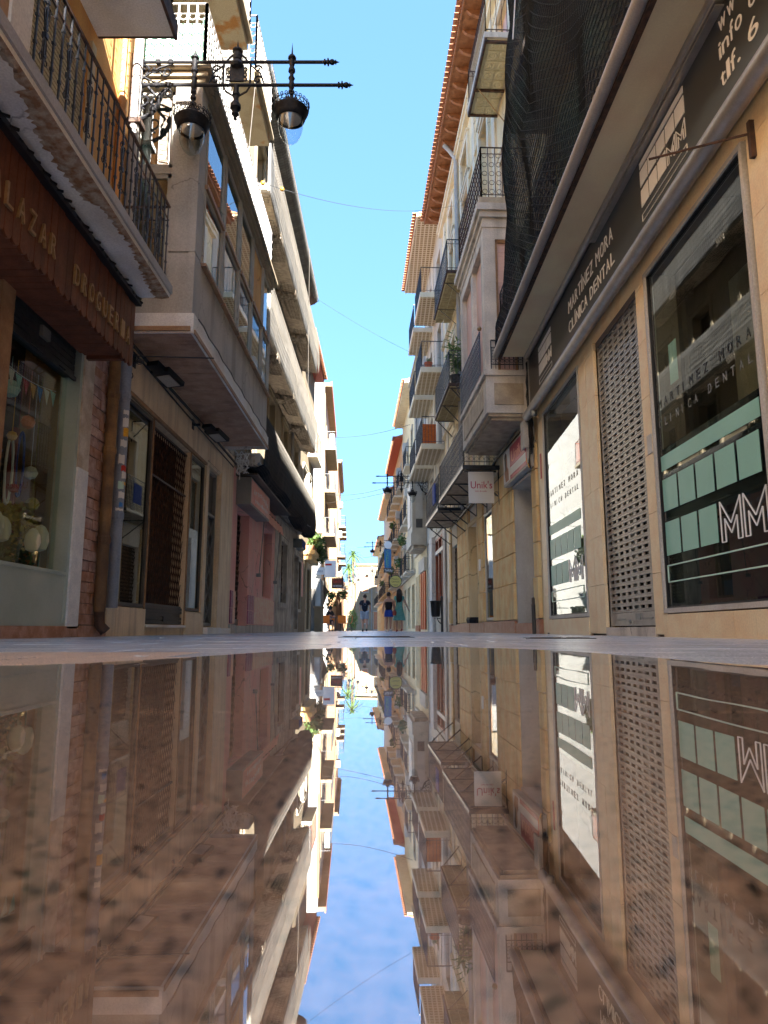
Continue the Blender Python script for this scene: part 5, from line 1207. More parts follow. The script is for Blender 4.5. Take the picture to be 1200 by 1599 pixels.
def letters(s, cap, far, near, z, m, bold=0):
    vs = []; n_ = len(s); W_ = {'I': .35, 'Í': .35, ' ': .55, 'M': 1.2, 'i': .35, 'l': .35, 't': .55, 'f': .55, '.': .3}; tot = sum(W_.get(c, 1) for c in s); u = 0; L_ = far - near
    for c in s:
        w_ = W_.get(c, 1) / tot * L_
        if c != ' ':
            o = text('letter', c, cap / .70, Q1.p(.101, far - u - w_ * .1, z), -Q1.d, (0, 0, 1), m, t, .004 , width=w_ * .78, label='sign letter %s' % c)
        u += w_
letters('MARTÍNEZ MORA', .19, 9.78, 7.72, 4.62, 'signwhite'); letters('CLÍNICA DENTAL', .17, 9.80, 7.70, 4.32, 'signwhite')
letters('www.', .16, 5.02, 4.55, 4.80, 'signwhite'); letters('info o', .16, 5.04, 4.45, 4.58, 'signwhite'); letters('tlf. 6', .16, 5.05, 4.45, 4.33, 'signwhite')
b = MB(); b.tube([Q1.p(.16, 2, 3.96), Q1.p(.16, 12.66, 3.96)], .085, 14); tag(b.build('awning_roller', 'aluminium', smooth=True), 'pale tubular awning roller running along the bottom of the black sign', 'awning')
b = MB(); b.lathe([(.001, 0), (.05, 0), (.06, .03), (.06, .12), (.04, .15), (.001, .15)], Q1.p(.16, 12.05, 3.78), 8); tag(b.build('awning_motor', 'framegrey'), 'small grey fitting under the far end of the awning roller', 'fitting')
# canopy
b = MB(); Q1.box(b, .0, .70, -4, 12.66, 5.12, 5.30); cp = b.build('canopy', 'canopycream', q1)
b = MB(); b.tube([Q1.p(.70, -4, 5.16), Q1.p(.70, 12.68, 5.16)], .065, 12); b.build('gutter', 'pipewhite', cp, smooth=True)
b = MB(); Q1.box(b, .60, .65, -4, 12.66, 5.07, 5.12); b.build('drip_edge', 'ironrust', cp)
b = MB(); b.tube([Q1.p(.14, -4, 5.17 - .08), Q1.p(.14, 12.6, 5.09)], .05, 10); b.build('cable_duct', 'aluminium', cp, smooth=True)
b = MB(); Q1.box(b, .1, .17, 4.9, 8.4, 5.0, 5.03); Q1.box(b, .1, .17, 4.9, 8.4, 4.955, 4.97); b.build('track', 'aluminium', cp)
# scaffold rail and iron bracket
b = MB(); b.box(2.74, 2.78, 4.78, 4.82, 3.55, 3.85); b.tube([(2.76, 4.8, 3.75), (2.10, 5.1, 3.75)], .010, 5); tag(b.build('iron_rod', 'ironrust'), 'rusty iron rod sticking out of the tan pillar in front of the black sign', 'rod')
for y0_, y1_, h_, lb in ((-45, -13.6, 16.0, 'lower cream house added unseen behind the camera on the right, its height letting sun onto the ochre wall'), (-13.58, -6.02, 18.4, 'taller cream house added unseen just behind the camera on the right, its height shading the glazed bay')):  # unseen houses added to block the sun; heights place the shadow line
    t0_ = thing('unseen_building', lb, 'building', (2.8, (y0_ + y1_) / 2, 0))
    b = MB(); Q1.wall(b, y0_, y1_, -.05, h_, [(y, y + 1.2, z, z + 2.2) for y in range(int(y0_) + 2, int(y1_) - 1, 4) for z in (1, 5, 9, 13)], depth=.2); b.build('front_wall', 'cream', t0_); Q1.mass(t0_, y0_, y1_, h_, 'cream')
# netted balcony of the clinic building
rn = random.Random(21)
def netn(y, z):
    # outward distance of the net at height z along y
    fr = 1 / (1 + math.exp((y - 11.6) * 2.2))
    base = .70 if z < 6.3 else .70 + .12 * math.sin((z - 6.3) * .9)
    pull = (1 - fr) * max(0, min(1, (z - 5.6) / 2.2)) * .62 * (1 - max(0, min(1, (z - 8.3) / 1.4)) * .55)
    return base - pull + .05 * math.sin(y * 2.3 + z * 1.1) + .03 * math.sin(y * 5.1 - z * 2)
def far_edge(z):
    # the far hem of the net
    t_ = [(5.2, 12.66), (6.3, 12.62), (7.3, 12.3), (8.0, 11.6), (8.7, 11.0), (9.3, 10.9), (9.8, 11.3), (12.0, 11.4)]
    for i in range(len(t_) - 1):
        if t_[i][0] <= z <= t_[i + 1][0]:
            f = (z - t_[i][0]) / (t_[i + 1][0] - t_[i][0]); return t_[i][1] * (1 - f) + t_[i + 1][1] * f
    return 11.4
def netgrid(ny_, nz_, off=0):
    g = []
    for j in range(nz_ + 1):
        z = 5.2 + 6.4 * j / nz_; e = far_edge(z); row = []
        for i in range(ny_ + 1):
            y = e - (e - 2.5) * (i / ny_); row.append((netn(y, z) + off, y, z))
        g.append(row)
    return g
nt = thing('debris_net', 'dark green-black debris net bulging over the balcony above the clinic', 'net', Q1.p(.7, 9, 5.3))
def net_cloth():
    m = bpy.data.materials.new('debris net cloth'); m.use_nodes = True; n = m.node_tree.nodes; l = m.node_tree.links
    b_ = n['Principled BSDF']; b_.inputs['Roughness'].default_value = .9
    g_ = n.new('ShaderNodeNewGeometry'); no = n.new('ShaderNodeTexNoise'); no.inputs['Scale'].default_value = .8; l.new(g_.outputs['Position'], no.inputs['Vector'])
    rp = n.new('ShaderNodeValToRGB'); rp.color_ramp.elements[0].position = .42; rp.color_ramp.elements[0].color = (.018, .021, .028, 1); rp.color_ramp.elements[1].position = .68; rp.color_ramp.elements[1].color = (.03, .10, .09, 1)
    l.new(no.outputs[0], rp.inputs[0]); l.new(rp.outputs[0], b_.inputs['Base Color']); b_.inputs['Alpha'].default_value = .58
    return m
M['netcover'] = net_cloth()
surf(Q1, netgrid(60, 44), 'net_cloth', 'netcover', nt, th=.006)
net(Q1, netgrid(110, 110, .012), .006, 'netcord', 'netting', nt, label='knotted cords of the debris net')
b = MB()
for (y0, z0, y1, z1) in ((9.6, 10.6, 9.55, 9.0), (7.5, 9.6, 7.4, 8.2)): b.tube([Q1.p(netn(y0, z0) + .05, y0, z0), Q1.p(netn(y0, z0) + .09, (y0 + y1) / 2, (z0 + z1) / 2), Q1.p(netn(y1, z1) + .05, y1, z1)], .012, 4)
b.build('cord', 'paper', nt)
b = MB(); Q1.rail(b, [(0, 12.5), (.62, 12.5), (.62, 2)], 5.32, 6.3, .12, .009, scroll=1); b.build('railing', 'ironblack', q1)
b = MB(); Q1.box(b, .0, .75, 3, 11.0, 8.5, 8.62); b.build('balcony', 'concrete', q1)

# ================================================================= RIGHT 2: yellow building with stone bay
Q2 = Fr(-1, 2.8, 13, K)
q2 = thing('eaved_building', 'yellow building with stone bay, iron balconies and red-tiled wooden eave', 'building', (2.8, 18, 0))
bx = [(16.2, 17.3), (19.2, 20.4), (22.2, 23.3)]
ups = [(a, c, z, z + 2.5) for z in (3.85, 7.25, 10.85) for a, c in bx] + [(13.6, 14.8, 8.75, 10.6), (13.6, 14.8, 12.5, 14.3)] + [(a, c, 13.6, 14.6) for a, c in bx]
b = MB(); Q2.wall(b, 12.72, 25.6, 3.55, 15.8, ups, depth=.3); b.build('upper_wall', 'yellow', q2)
gh = [(13.12, 14.66, .2, 3.0), (16.95, 18.15, .27, 3.05), (18.95, 20.35, .25, 3.0), (22.75, 24.2, .22, 2.85)]
b = MB(); Q2.wall(b, 12.72, 25.6, -.05, 3.55, gh, n=-.02, depth=.45); b.build('ground_wall', 'groove', q2)
Q2.mass(q2, 12.73, 25.6, 15.75, 'yellow')
for k, h in enumerate(ups):
    Q2.window(q2, *h, n=-.22, fm='framebrown', gm='glass_strong', w=.07)
    Q2.surround(q2, *h, w=.18, t=.07, m='cream')
    if k % 3 == 1: Q2.blind(q2, h[0] + .02, h[1] - .02, h[2] + .6, h[3], -.12, 'pinkblind')
# rusticated stone blocks
def blocks(a, c, zs, m='tanstone'):
    for i in range(len(zs) - 1):
        b = MB(); P = Q2.p; z0, z1 = zs[i] + .012, zs[i + 1] - .012; n1 = .03 if i else .055
        Q2.box(b, -.02, n1, a + .012, c - .012, z0, z1); b.build('stone_block', m, q2)
for a, c in ((12.74, 13.10), (14.68, 16.92), (18.18, 18.92), (20.38, 22.0), (22.0, 22.72), (24.22, 24.7)):
    if c - a > 1.2: blocks(a, (a + c) / 2, (.27, 1.02, 1.65, 2.3, 3.0, 3.5)); blocks((a + c) / 2, c, (.27, 1.02, 1.65, 2.3, 3.0, 3.5))
    else: blocks(a, c, (.27, 1.02, 1.65, 2.3, 3.0, 3.5))
    b = MB(); Q2.box(b, -.02, .06, a, c, -.05, .26); b.build('plinth_block', 'redstone', q2)
# unit 1: white reveal, half shutter, crimson band
b = MB(); Q2.box(b, -.45, -.0, 14.60, 14.665, .2, 3.02); Q2.box(b, -.45, .0, 13.12, 13.17, .2, 3.02); Q2.box(b, -.45, .04, 13.17, 14.6, 2.97, 3.03); b.build('white_reveal', 'framewhite', q2)
b = MB(); Q2.box(b, -.44, .05, 13.12, 14.67, -.05, .2); b.build('doorstep', 'redstone', q2)
me2 = bpy.data.meshes.new('shutter_slat'); q = MB(); Lq = 1.40; q.box(-.01, .01, 0, Lq, 0, .03)
for i in range(11): q.box(-.006, .006, max(0, Lq * i / 10 - .02), min(Lq, Lq * i / 10 + .02), .03, .08)
me2.from_pydata(q.v, [], q.f); me2.materials.append(M['aluminium'])
b = MB(); Q2.box(b, -.42, -.40, 13.17, 14.6, .2, .3); s2 = b.build('roller_shutter', 'framegrey', q2)
z = .3
while z < 2.95: link('shutter_slat', me2, s2, loc=tuple(Q2.p(-.40, 13.18, z)), rz=Q2.ang); z += .082
t = thing('shop_band_sign', 'crimson and white shop sign with a model portrait above the white-framed shutter', 'sign', Q2.p(.1, 13.9, 3.1))
b = MB(); Q2.box(b, 0, .16, 12.82, 14.86, 3.06, 3.80); b.build('sign_case', 'framewhite', t)
b = MB(); Q2.box(b, .16, .168, 12.86, 14.2, 3.10, 3.76); b.build('crimson_panel', 'crimson', t)
b = MB(); Q2.box(b, .16, .168, 14.22, 14.82, 3.10, 3.76); b.build('photo_panel', 'signwhite', t)
def flat_poly(F, pts, n, m, root, name):
    b = MB(); k = len(pts); b.v = [tuple(F.p(n, s, z)) for s, z in pts] + [tuple(F.p(n + .003, s, z)) for s, z in pts]
    b.f = [tuple(range(k)), tuple(range(k, 2 * k))[::-1]] + [(i, (i + 1) % k, (i + 1) % k + k, i + k) for i in range(k)]; return b.build(name, m, root)
flat_poly(Q2, [(14.62, 3.12), (14.34, 3.12), (14.36, 3.35), (14.46, 3.42), (14.45, 3.6), (14.5, 3.7), (14.6, 3.72), (14.66, 3.6), (14.6, 3.45), (14.72, 3.34)], .168, 'skin', t, 'figure')
flat_poly(Q2, [(14.60, 3.34), (14.52, 3.36), (14.55, 3.6), (14.5, 3.7), (14.6, 3.75), (14.7, 3.66), (14.66, 3.5)], .172, 'hair', t, 'figure_hair')
text('lettering', "Unik's", .34, Q2.p(.17, 14.05, 3.42), -Q2.d, (0, 0, 1), 'pink', t, .003, width=1.05)
b = MB(); Q2.box(b, .168, .171, 12.88, 14.18, 3.18, 3.34); b.build('pale_stripe', 'signwhite', t)
# hanging sign
t = thing('hanging_sign', "square off-white hanging sign with crimson Unik's lettering below the stone bay", 'sign', (2.2, 16, 3.65))
b = MB(); b.box(1.94, 2.52, 15.97, 16.03, 2.93, 3.66); b.build('sign_panel', 'paper', t)
text('lettering', "Unik's", .24, (1.99, 15.968, 3.27), (1, 0, 0), (.0, 0, 1), 'crimson', t, .002, width=.49)
text('small_lettering', 'hair & nails', .05, (2.09, 15.968, 3.19), (1, 0, 0), (0, 0, 1), 'crimson', t, .001, width=.26)
b = MB(); b.tube([(1.9, 16, 3.72), (2.66, 16, 3.72)], .012, 5); b.tube([(2.64, 16, 2.9), (2.64, 16, 3.75)], .012, 5); b.tube([(2.0, 16, 3.66), (2.0, 16, 3.72)], .008, 4); b.tube([(2.46, 16, 3.66), (2.46, 16, 3.72)], .008, 4)
b.ring((2.58, 16, 3.15), .05, .008, (1, 0, 0), (0, 0, 1), 10, 4); b.build('iron_arm', 'ironblack', t)
# unit 2: display window; unit 3: yellow recessed doorway; unit 4: lattice door
Q2.window(q2, 17.02, 18.1, .3, 3.0, n=-.05, fm='framewhite', gm='glass_strong', w=.07, mull=0, name='shop_window')
b = MB(); Q2.box(b, -.45, -.0, 20.28, 20.345, .25, 3.0); Q2.box(b, -.02, .05, 18.86, 18.95, .25, 3.1); Q2.box(b, -.02, .05, 20.35, 20.44, .25, 3.1); Q2.box(b, -.02, .05, 18.95, 20.35, 3.0, 3.1); b.build('door_surround', 'yellow', q2)
b = MB(); Q2.box(b, -.42, -.38, 18.97, 20.28, .25, 2.98); dd = b.build('yellow_door', 'ochre', q2)
for i in range(3):
    b = MB(); Q2.box(b, -.38, -.365, 19.05 + i * .42, 19.38 + i * .42, .5, 1.3); Q2.box(b, -.38, -.365, 19.05 + i * .42, 19.38 + i * .42, 1.45, 2.8); b.build('door_panel', 'yellow', dd)
b = MB(); b.lathe([(.001, 0), (.30, 0), (.32, .1), (.30, .16), (.001, .16)], Q2.p(-.05, 19.6, .25), 10); tag(b.build('door_planter', 'blackplastic'), 'low black tub at the foot of the yellow doorway', 'tub')
lattice(q2, Q2, 22.78, 24.17, .25, 2.8, -.12, 'ironrust', .1, .24, .014, name='lattice_grille'); b = MB(); Q2.box(b, -.3, -.25, 22.75, 24.2, .22, 2.85); b.build('shop_door', 'woodbrown', q2)
b = MB(); Q2.box(b, -.3, .05, 22.75, 24.2, -.05, .22); Q2.box(b, -.44, .05, 18.95, 20.35, -.05, .25); Q2.box(b, -.1, .05, 16.95, 18.15, -.05, .27); b.build('doorstep', 'redstone', q2)
b = MB(); Q2.box(b, 0, .06, 18.55, 18.7, 1.6, 1.9); tag(b.build('door_plate', 'signwhite'), 'small white plate on the stone pier beside the yellow doorway', 'plate')
# stone bay
z0, z1 = 4.0, 8.42; A, C, N_ = 12.96, 15.9, .86
b = MB(); Q2.box(b, 0, N_, A, C, z0 + .12, z0 + .85); Q2.box(b, 0, N_ + .05, A - .05, C + .05, z0 + .85, z0 + .95); by_ = b.build('stone_bay', 'concrete', q2)
b = MB(); Q2.box(b, 0, N_ - .10, A + .1, C - .1, z0, z0 + .06); Q2.box(b, 0, N_ - .04, A + .04, C - .04, z0 + .06, z0 + .12); b.build('bay_soffit', 'oldconcrete', by_)
b = MB(); Q2.box(b, N_, N_ + .02, A + .3, C - .3, z0 + .28, z0 + .7); Q2.box(b, .15, N_ - .15, A - .02, A, z0 + .28, z0 + .7); b.build('bay_panel', 'oldconcrete', by_)
b = MB(); 
for (n0, n1, s0, s1) in ((N_ - .24, N_, A, A + .26), (0, .22, A, A + .2), (N_ - .2, N_, C - .26, C), (N_ - .16, N_ - .02, (A + C) / 2 - .1, (A + C) / 2 + .1)): Q2.box(b, n0, n1, s0, s1, z0 + .95, z1 - .75)
b.build('bay_pier', 'concrete', by_)
b = MB(); Q2.box(b, 0, N_, A, C, z1 - .75, z1 - .3); Q2.box(b, 0, N_ + .06, A - .06, C + .06, z1 - .3, z1 - .18); Q2.box(b, 0, N_ + .12, A - .12, C + .1, z1 - .18, z1 - .04); Q2.box(b, 0, N_ + .02, A - .02, C + .02, z1 - .50, z1 - .44); b.build('bay_cornice', 'concrete', by_)
b = MB(); Q2.box(b, 0, N_ + .06, A - .06, C + .06, z1 - .04, z1 + .12); b.build('bay_slab', 'oldconcrete', by_)
Q2.blind(by_, A + .27, (A + C) / 2 - .1, z0 + .95, z1 - .78, N_ - .12, 'pinkblind', .08); Q2.blind(by_, (A + C) / 2 + .1, C - .27, z0 + .95, z1 - .78, N_ - .12, 'pinkblind', .08)
b = MB(); z = z0 + .95
while z < z1 - .78: Q2.box(b, .26, N_ - .28, A + .07, A + .09, z, z + .07); Q2.box(b, .26, N_ - .28, A + .075, A + .085, z + .07, z + .08); z += .08
b.build('roller_blind', 'pinkblind', by_)
b = MB(); Q2.box(b, .22, .27, A + .03, A + .1, z0 + .95, z1 - .75); Q2.box(b, N_ - .29, N_ - .24, A + .03, A + .1, z0 + .95, z1 - .75); Q2.box(b, .22, N_ - .24, A + .03, A + .1, z1 - .80, z1 - .74); b.build('blind_frame', 'framebrown', by_)
b = MB(); Q2.rail(b, [(.15, A - .03), (N_ - .1, A - .03)], z0 + .98, z0 + 1.55, .09, .007, scroll=2); b.build('window_guard', 'ironblack', by_)
b = MB(); Q2.rail(b, [(0, A), (N_, A), (N_, C), (0, C)], z1 + .12, z1 + 1.25, .15, .011, scroll=2, nring=8); b.build('railing', 'ironrust', by_)
b = MB(); Q2.rail(b, [(N_ + .03, A + .4), (N_ + .03, C)], z0 + .98, z0 + 1.9, .10, .008, scroll=2); b.build('side_guard', 'ironblack', by_)
b = MB(); b.lathe([(.001, -.05), (.035, -.035), (.05, 0), (.035, .035), (.001, .05)], Q2.p(N_ + .03, A + .42, z0 + 1.98), 10); b.build('brass_ball', 'brass', by_, smooth=True)
# long first floor iron balconies
for (a, c, z, nb) in ((16.0, 20.6, 3.72, 4), (20.9, 24.4, 3.58, 3)):
    o = Q2.balcony(q2, a, c, z, n=.86, th=.10, m='ironblack', under='oldconcrete', rh=1.02, step=.11, scroll=2, brackets=nb, near=True)
for (a, c, z) in ((19.6, 23.1, 7.0), (19.7, 23.0, 10.55)):
    o = Q2.balcony(q2, a, c, z, n=.66, th=.10, m='ironrust', under='tileunder', rh=1.0, step=.12, scroll=2 if z < 8 else 1, brackets=3 if z < 8 else 0)
    me = bpy.data.meshes.new('soffit_tile'); q = MB(); q.box(-.12, .12, -.12, .12, -.012, 0); q.add([(-.06, 0, -.022), (0, -.06, -.022), (.06, 0, -.022), (0, .06, -.022), (-.085, 0, -.012), (0, -.085, -.012), (.085, 0, -.012), (0, .085, -.012)], [(0, 1, 2, 3), (0, 4, 5, 1), (1, 5, 6, 2), (2, 6, 7, 3), (3, 7, 4, 0)]); me.from_pydata(q.v, [], q.f); me.materials.append(M['tilerelief'])
    for i in range(2):
        for j in range(13): link('soffit_tile', me, o, loc=tuple(Q2.p(.2 + i * .26, a + .2 + j * .26, z - .006)), rz=Q2.ang)
    if z > 8:
        for y in (a + .6, c - .9): b = MB(); b.tube([Q2.p(.6, y, z), Q2.p(.02, y + .05, z - .5)], .012, 4); b.tube([Q2.p(.05, y, z - .02), Q2.p(.62, y, z - .02)], .015, 4); b.build('stay', 'ironblack', o)
# high balcony near the eave with embossed tile underside
o = Q2.balcony(q2, 12.95, 15.2, 12.2, n=.72, th=.14, m='concrete', under='tileunder', rm='ironrust', rh=1.0, scroll=1, far=True)
me = bpy.data.meshes.new('soffit_tile'); q = MB(); q.box(-.125, .125, -.125, .125, -.014, 0)
for (r0, r1_, za, zb) in ((.115, .09, -.014, -.03), (.09, .055, -.03, -.014), (.055, .03, -.014, -.034), (.03, .001, -.034, -.034)):
    o1 = len(q.v)
    for (r_, zz) in ((r0, za), (r1_, zb)):
        for k in range(8): q.v.append((r_ * math.cos(k * .785 + .39), r_ * math.sin(k * .785 + .39), zz))
    q.f += [(o1 + k, o1 + (k + 1) % 8, o1 + 8 + (k + 1) % 8, o1 + 8 + k) for k in range(8)]
me.from_pydata(q.v, [], q.f); me.materials.append(M['tileunder'])
for i in range(2):
    for j in range(8): link('soffit_tile', me, o, loc=tuple(Q2.p(.19 + i * .27, 13.13 + j * .27, 12.2 - .006)), rz=Q2.ang)
b = MB()
for y in (13.0, 14.35, 15.14): Q2.box(b, .0, .7, y, y + .05, 12.14, 12.19)
Q2.box(b, .66, .71, 12.96, 15.19, 12.13, 12.2); b.build('iron_joist', 'ironrust', o)
b = MB(); b.tube([Q2.p(.62, 14.3, 12.14), Q2.p(.0, 14.5, 11.5)], .014, 5); b.build('stay', 'brass', o)
# mouldings
b = MB()
for (z, t_) in ((7.0, .06), (7.06, .10), (10.5, .06), (10.56, .1), (13.2, .06)): Q2.box(b, 0, t_, 15.95, 25.6, z, z + .06)
Q2.box(b, 0, .14, 12.8, 25.6, 15.15, 15.3); Q2.box(b, 0, .2, 12.8, 25.6, 15.3, 15.42); b.build('moulding', 'cream', q2)
for y in (15.5, 18.2, 21.3, 24.6): b = MB(); Q2.box(b, 0, .05, y - .18, y + .18, 4.6, 15.1); b.build('pilaster', 'cream', q2)
eave(Q2, q2, 12.75, 25.7, 15.8, .62, corbel=.62, tiles=.2, drop=.2)
b = MB(); b.tube([Q2.p(.5, 20.95, 15.7), Q2.p(.32, 20.95, 15.5), Q2.p(.12, 20.95, 15.2), Q2.p(.12, 20.95, 3.6)], .07, 10); tag(b.build('downpipe', 'pipewhite', smooth=True), 'pale downpipe running the full height of the yellow building from its eave', 'pipe')
t = thing('wall_bracket', 'dark scrolled iron bracket with finial on the pale downpipe', 'bracket', Q2.p(.2, 20.6, 7))
b = MB(); b.tube([Q2.p(.1, 19.5, 6.4), Q2.p(.42, 19.5, 6.8), Q2.p(.30, 19.5, 7.1)], .02, 5); b.tube([Q2.p(.3, 19.5, 4.9), Q2.p(.3, 19.5, 7.6)], [.02, .012], 5); b.ring(Q2.p(.38, 19.5, 7.0), .08, .014, (1, 0, 0), (0, 0, 1), 10, 4)
for z in (6.2, 6.6, 7.0, 7.3): b.lathe([(.02, z - .04), (.045, z), (.02, z + .04)], Q2.p(.3, 19.5, 0), 8)
b.build('ironwork', 'ironblack', t)
# electric box and cable bundle at the joint
t = thing('junction_box', 'cream electric junction box with cables hanging beside the crimson sign', 'box', Q2.p(.1, 13.1, 3.5))
b = MB(); Q2.box(b, .02, .20, 12.78, 13.0, 3.42, 3.9); Q2.box(b, .18, .22, 12.77, 13.01, 3.40, 3.92); b.build('case', 'framewhite', t)
b = MB(); rr_ = random.Random(9)
for i in range(9): b.tube([Q2.p(.05 + rr_.uniform(0, .1), 12.72 + rr_.uniform(-.05, .02), 5.0 - k * .28 + rr_.uniform(-.08, .08)) for k in range(7)], .018, 5)
for i in range(3): b.tube([Q2.p(.1, 12.8 + i * .06, 3.42), Q2.p(.12, 12.78 + i * .05, 3.2), Q2.p(.13, 12.72 + i * .04, 3.0 + i * .05)], .014, 5)
b.build('cables', 'blackplastic', t)
b = MB(); b.tube([Q2.p(.13, 12.86, 3.4), Q2.p(.16, 12.84, 3.15), Q2.p(.12, 12.8, 3.02)], .012, 5); b.build('yellow_cable', 'stickeryellow', t)
b = MB(); b.tube([Q2.p(.08, 12.7, 4.0), Q2.p(.1, 14, 3.95), Q2.p(.1, 15.9, 3.94), Q2.p(.08, 18, 3.6), Q2.p(.08, 22, 3.5)], .035, 5); b.tube([Q2.p(.14, 12.7, 3.9), Q2.p(.16, 15.9, 3.85), Q2.p(.14, 18, 3.55)], .02, 5); tag(b.build('cable_run', 'blackplastic'), 'thick black cable run below the stone bay and the iron balconies', 'cables')
b = MB(); Q1.box(b, .025, .03, 12.2, 12.3, 2.7, 3.15); tag(b.build('alarm_sticker', 'red'), 'small red and white alarm plate on the tan pillar at the clinic end', 'plate')
b = MB(); b.lathe([(.035, 0), (.035, .5), (.028, .52), (.028, .62), (.001, .64)], (2.62, 12.55, 0), 8); tag(b.build('bollard', 'framedark'), 'thin dark bollard at the end of the clinic wall', 'bollard')

# ================================================================= RIGHT 3: white balconies with patterned undersides
Q3 = Fr(-1, 2.26, 25.7, K)
q3 = thing('balconied_building', 'cream building with stacked white balconies over a pillared shopfront', 'building', (2.2, 29, 0))
b3 = [(26.3, 27.5), (29.4, 30.7)]
ups = [(a, c, z, z + 2.2) for z in (4.3, 6.9, 9.9, 12.95) for a, c in b3]
b = MB(); Q3.wall(b, 25.7, 32.3, 3.9, 16.2, ups, depth=.25); b.build('upper_wall', 'pale', q3); Q3.mass(q3, 25.71, 32.3, 16.15, 'pale')
b = MB(); Q3.wall(b, 25.7, 32.3, -.05, 3.9, [(26.35, 29.5, 1.1, 3.75), (31.0, 32.0, .1, 2.6)], n=-.04, depth=.3); b.build('ground_wall', 'pale', q3)
for h in ups: Q3.window(q3, *h, n=-.2, fm='framebrown'); 
b = MB(); Q3.box(b, -.04, .10, 29.55, 30.6, -.05, 3.9); Q3.box(b, -.04, .05, 25.7, 26.3, -.05, 3.9); b.build('stone_pillar', 'concrete', q3)
w_ = MB(); Q3.frame(w_, 26.36, 29.5, 1.1, 3.75, -.2, -.05, .09)
for y in (27.4, 28.45): Q3.box(w_, -.2, -.05, y - .06, y + .06, 1.15, 3.7)
sw = w_.build('shop_window', 'redwood', q3)
b = MB(); Q3.box(b, -.2, -.02, 26.4, 29.5, 3.1, 3.25); b.build('transom', 'framewhite', sw)
for y0_, y1_ in ((26.42, 27.36), (27.46, 28.4), (28.5, 29.44)): b = MB(); Q3.box(b, -.13, -.125, y0_, y1_, 1.18, 3.68); b.build('pane', 'glass_strong', sw)
b = MB(); Q3.box(b, -.3, -.25, 31.0, 32.0, .1, 2.6); b.build('door', 'woodbrown', q3)
for (z) in (6.72, 9.72, 12.76):
    for (a, c, dn) in ((25.75, 28.4, .86), (29.0, 31.7, .86)):
        Q3.balcony(q3, a, c, z, n=dn, th=.22, m='cream', under='perf', rm='ironblack', rh=1.05, step=.11, scroll=0)
eave(Q3, q3, 25.8, 32.3, 16.2, .92, soffit='perf', edge='cream', tiles=.22)
b = MB(); Q3.box(b, 0, .03, 28.6, 28.9, 4, 16); b.build('pilaster', 'cream', q3)
# ================================================================= RIGHT 4: grey bay, orange doors
Q4 = Fr(-1, 1.965, 32.5, K)
q4 = plain_block(Q4, 'grey_bay_building', 'grey building with a square bay over orange-red and yellow shop doors', 32.4, 38.4, 13.4, 'greyrender', 3, seed=12, balc=False, top='cornice', basem='yellow', trim='pale', base=3.9)
b = MB(); Q4.box(b, 0, .72, 32.5, 35.4, 3.95, 4.5); Q4.box(b, 0, .66, 32.55, 35.35, 4.5, 7.2); Q4.box(b, 0, .75, 32.45, 35.45, 7.2, 7.35); bo = b.build('bay', 'pale', q4)
b = MB(); Q4.box(b, 0, .6, 32.6, 35.3, 3.80, 3.95); b.build('bay_soffit', 'oldconcrete', bo)
b = MB()
for z in [5.2 + i * .09 for i in range(20)]: b.box(1.46, 1.80, 32.50, 32.54, z, z + .078)
b.build('roller_blind', 'framewhite', bo)
b = MB(); b.box(1.48, 1.78, 32.49, 32.54, 4.75, 5.15); b.build('bay_window', 'framedark', bo)
b = MB(); Q4.box(b, .67, .70, 33.1, 34.8, 4.9, 6.9); b.build('bay_window', 'framewhite', bo)
for i in range(6):
    b = MB(); Q4.box(b, .0 if i % 2 else .03, .05 if i % 2 else .09, 32.75 + i * .42, 32.75 + i * .42 + .38, .1, 2.75); b.build('door_leaf', 'reddoor', q4)
b = MB(); Q4.box(b, 0, .12, 32.6, 35.4, 2.8, 3.4); b.build('door_head', 'pale', q4)
for i in range(4):
    b = MB(); Q4.box(b, .0, .08, 35.8 + i * .55, 35.8 + i * .55 + .2, .3, 2.8); b.build('yellow_pilaster', 'yellow', q4)
    b = MB(); Q4.box(b, .0, .10, 35.78 + i * .55, 35.8 + i * .55 + .24, 0, .3); b.build('pilaster_base', 'redstone', q4)
# ================================================================= farther buildings
plain_block(Fr(-1, 1.70, 38.5, K), 'yellow_house', 'yellow plastered house beyond the grey bay building on the right', 38.4, 47.8, 13.9, 'yellow', 3, seed=21, em='cream', trim='pale', rm='ironblack', bd=.5)
plain_block(Fr(-1, 1.30, 48, K), 'red_eaved_house', 'peach house with striped red rafters under its eave far down on the right', 47.9, 60, 13.2, 'peach', 3, seed=33, em='redeave', trim='cream', bd=.6)
plain_block(Fr(-1, .78, 60, K), 'cream_terrace', 'cream house crowded with small balconies far down on the right', 60.1, 78, 12.0, 'cream', 3, seed=41, em='cream', trim='tanstone', bd=.6)
plain_block(Fr(-1, .0, 78, K), 'tan_terrace', 'low tan house closing the right side of the street', 78.1, 99, 10.2, 'tanstone', 2, seed=42, em='cream', trim='cream', bd=.5)
L8 = Fr(1, -4.35, 73.1, K)
t = thing('courtyard_wall', 'long plain peach wall with a slanting shadow at the far left end', 'wall', L8.p(0, 85, 0))
b = MB(); L8.box(b, -.3, 0, 73.1, 92, -.05, 5.6); b.build('wall', 'farpeach_dimmed', t)
b = MB(); L8.box(b, -.38, .08, 73.1, 92, 5.6, 5.75); b.build('coping', 'terracotta', t)
t = thing('end_house', 'pale cream house facing the camera at the far end of the street', 'building', (-3, 106, 0))
EF = Fr(1, 0, 0)
class EndF:
    """facade facing the camera"""
    def box(s, b, x0, x1, d0, d1, z0, z1): return b.box(x0, x1, 106 - d1, 106 - d0, z0, z1)
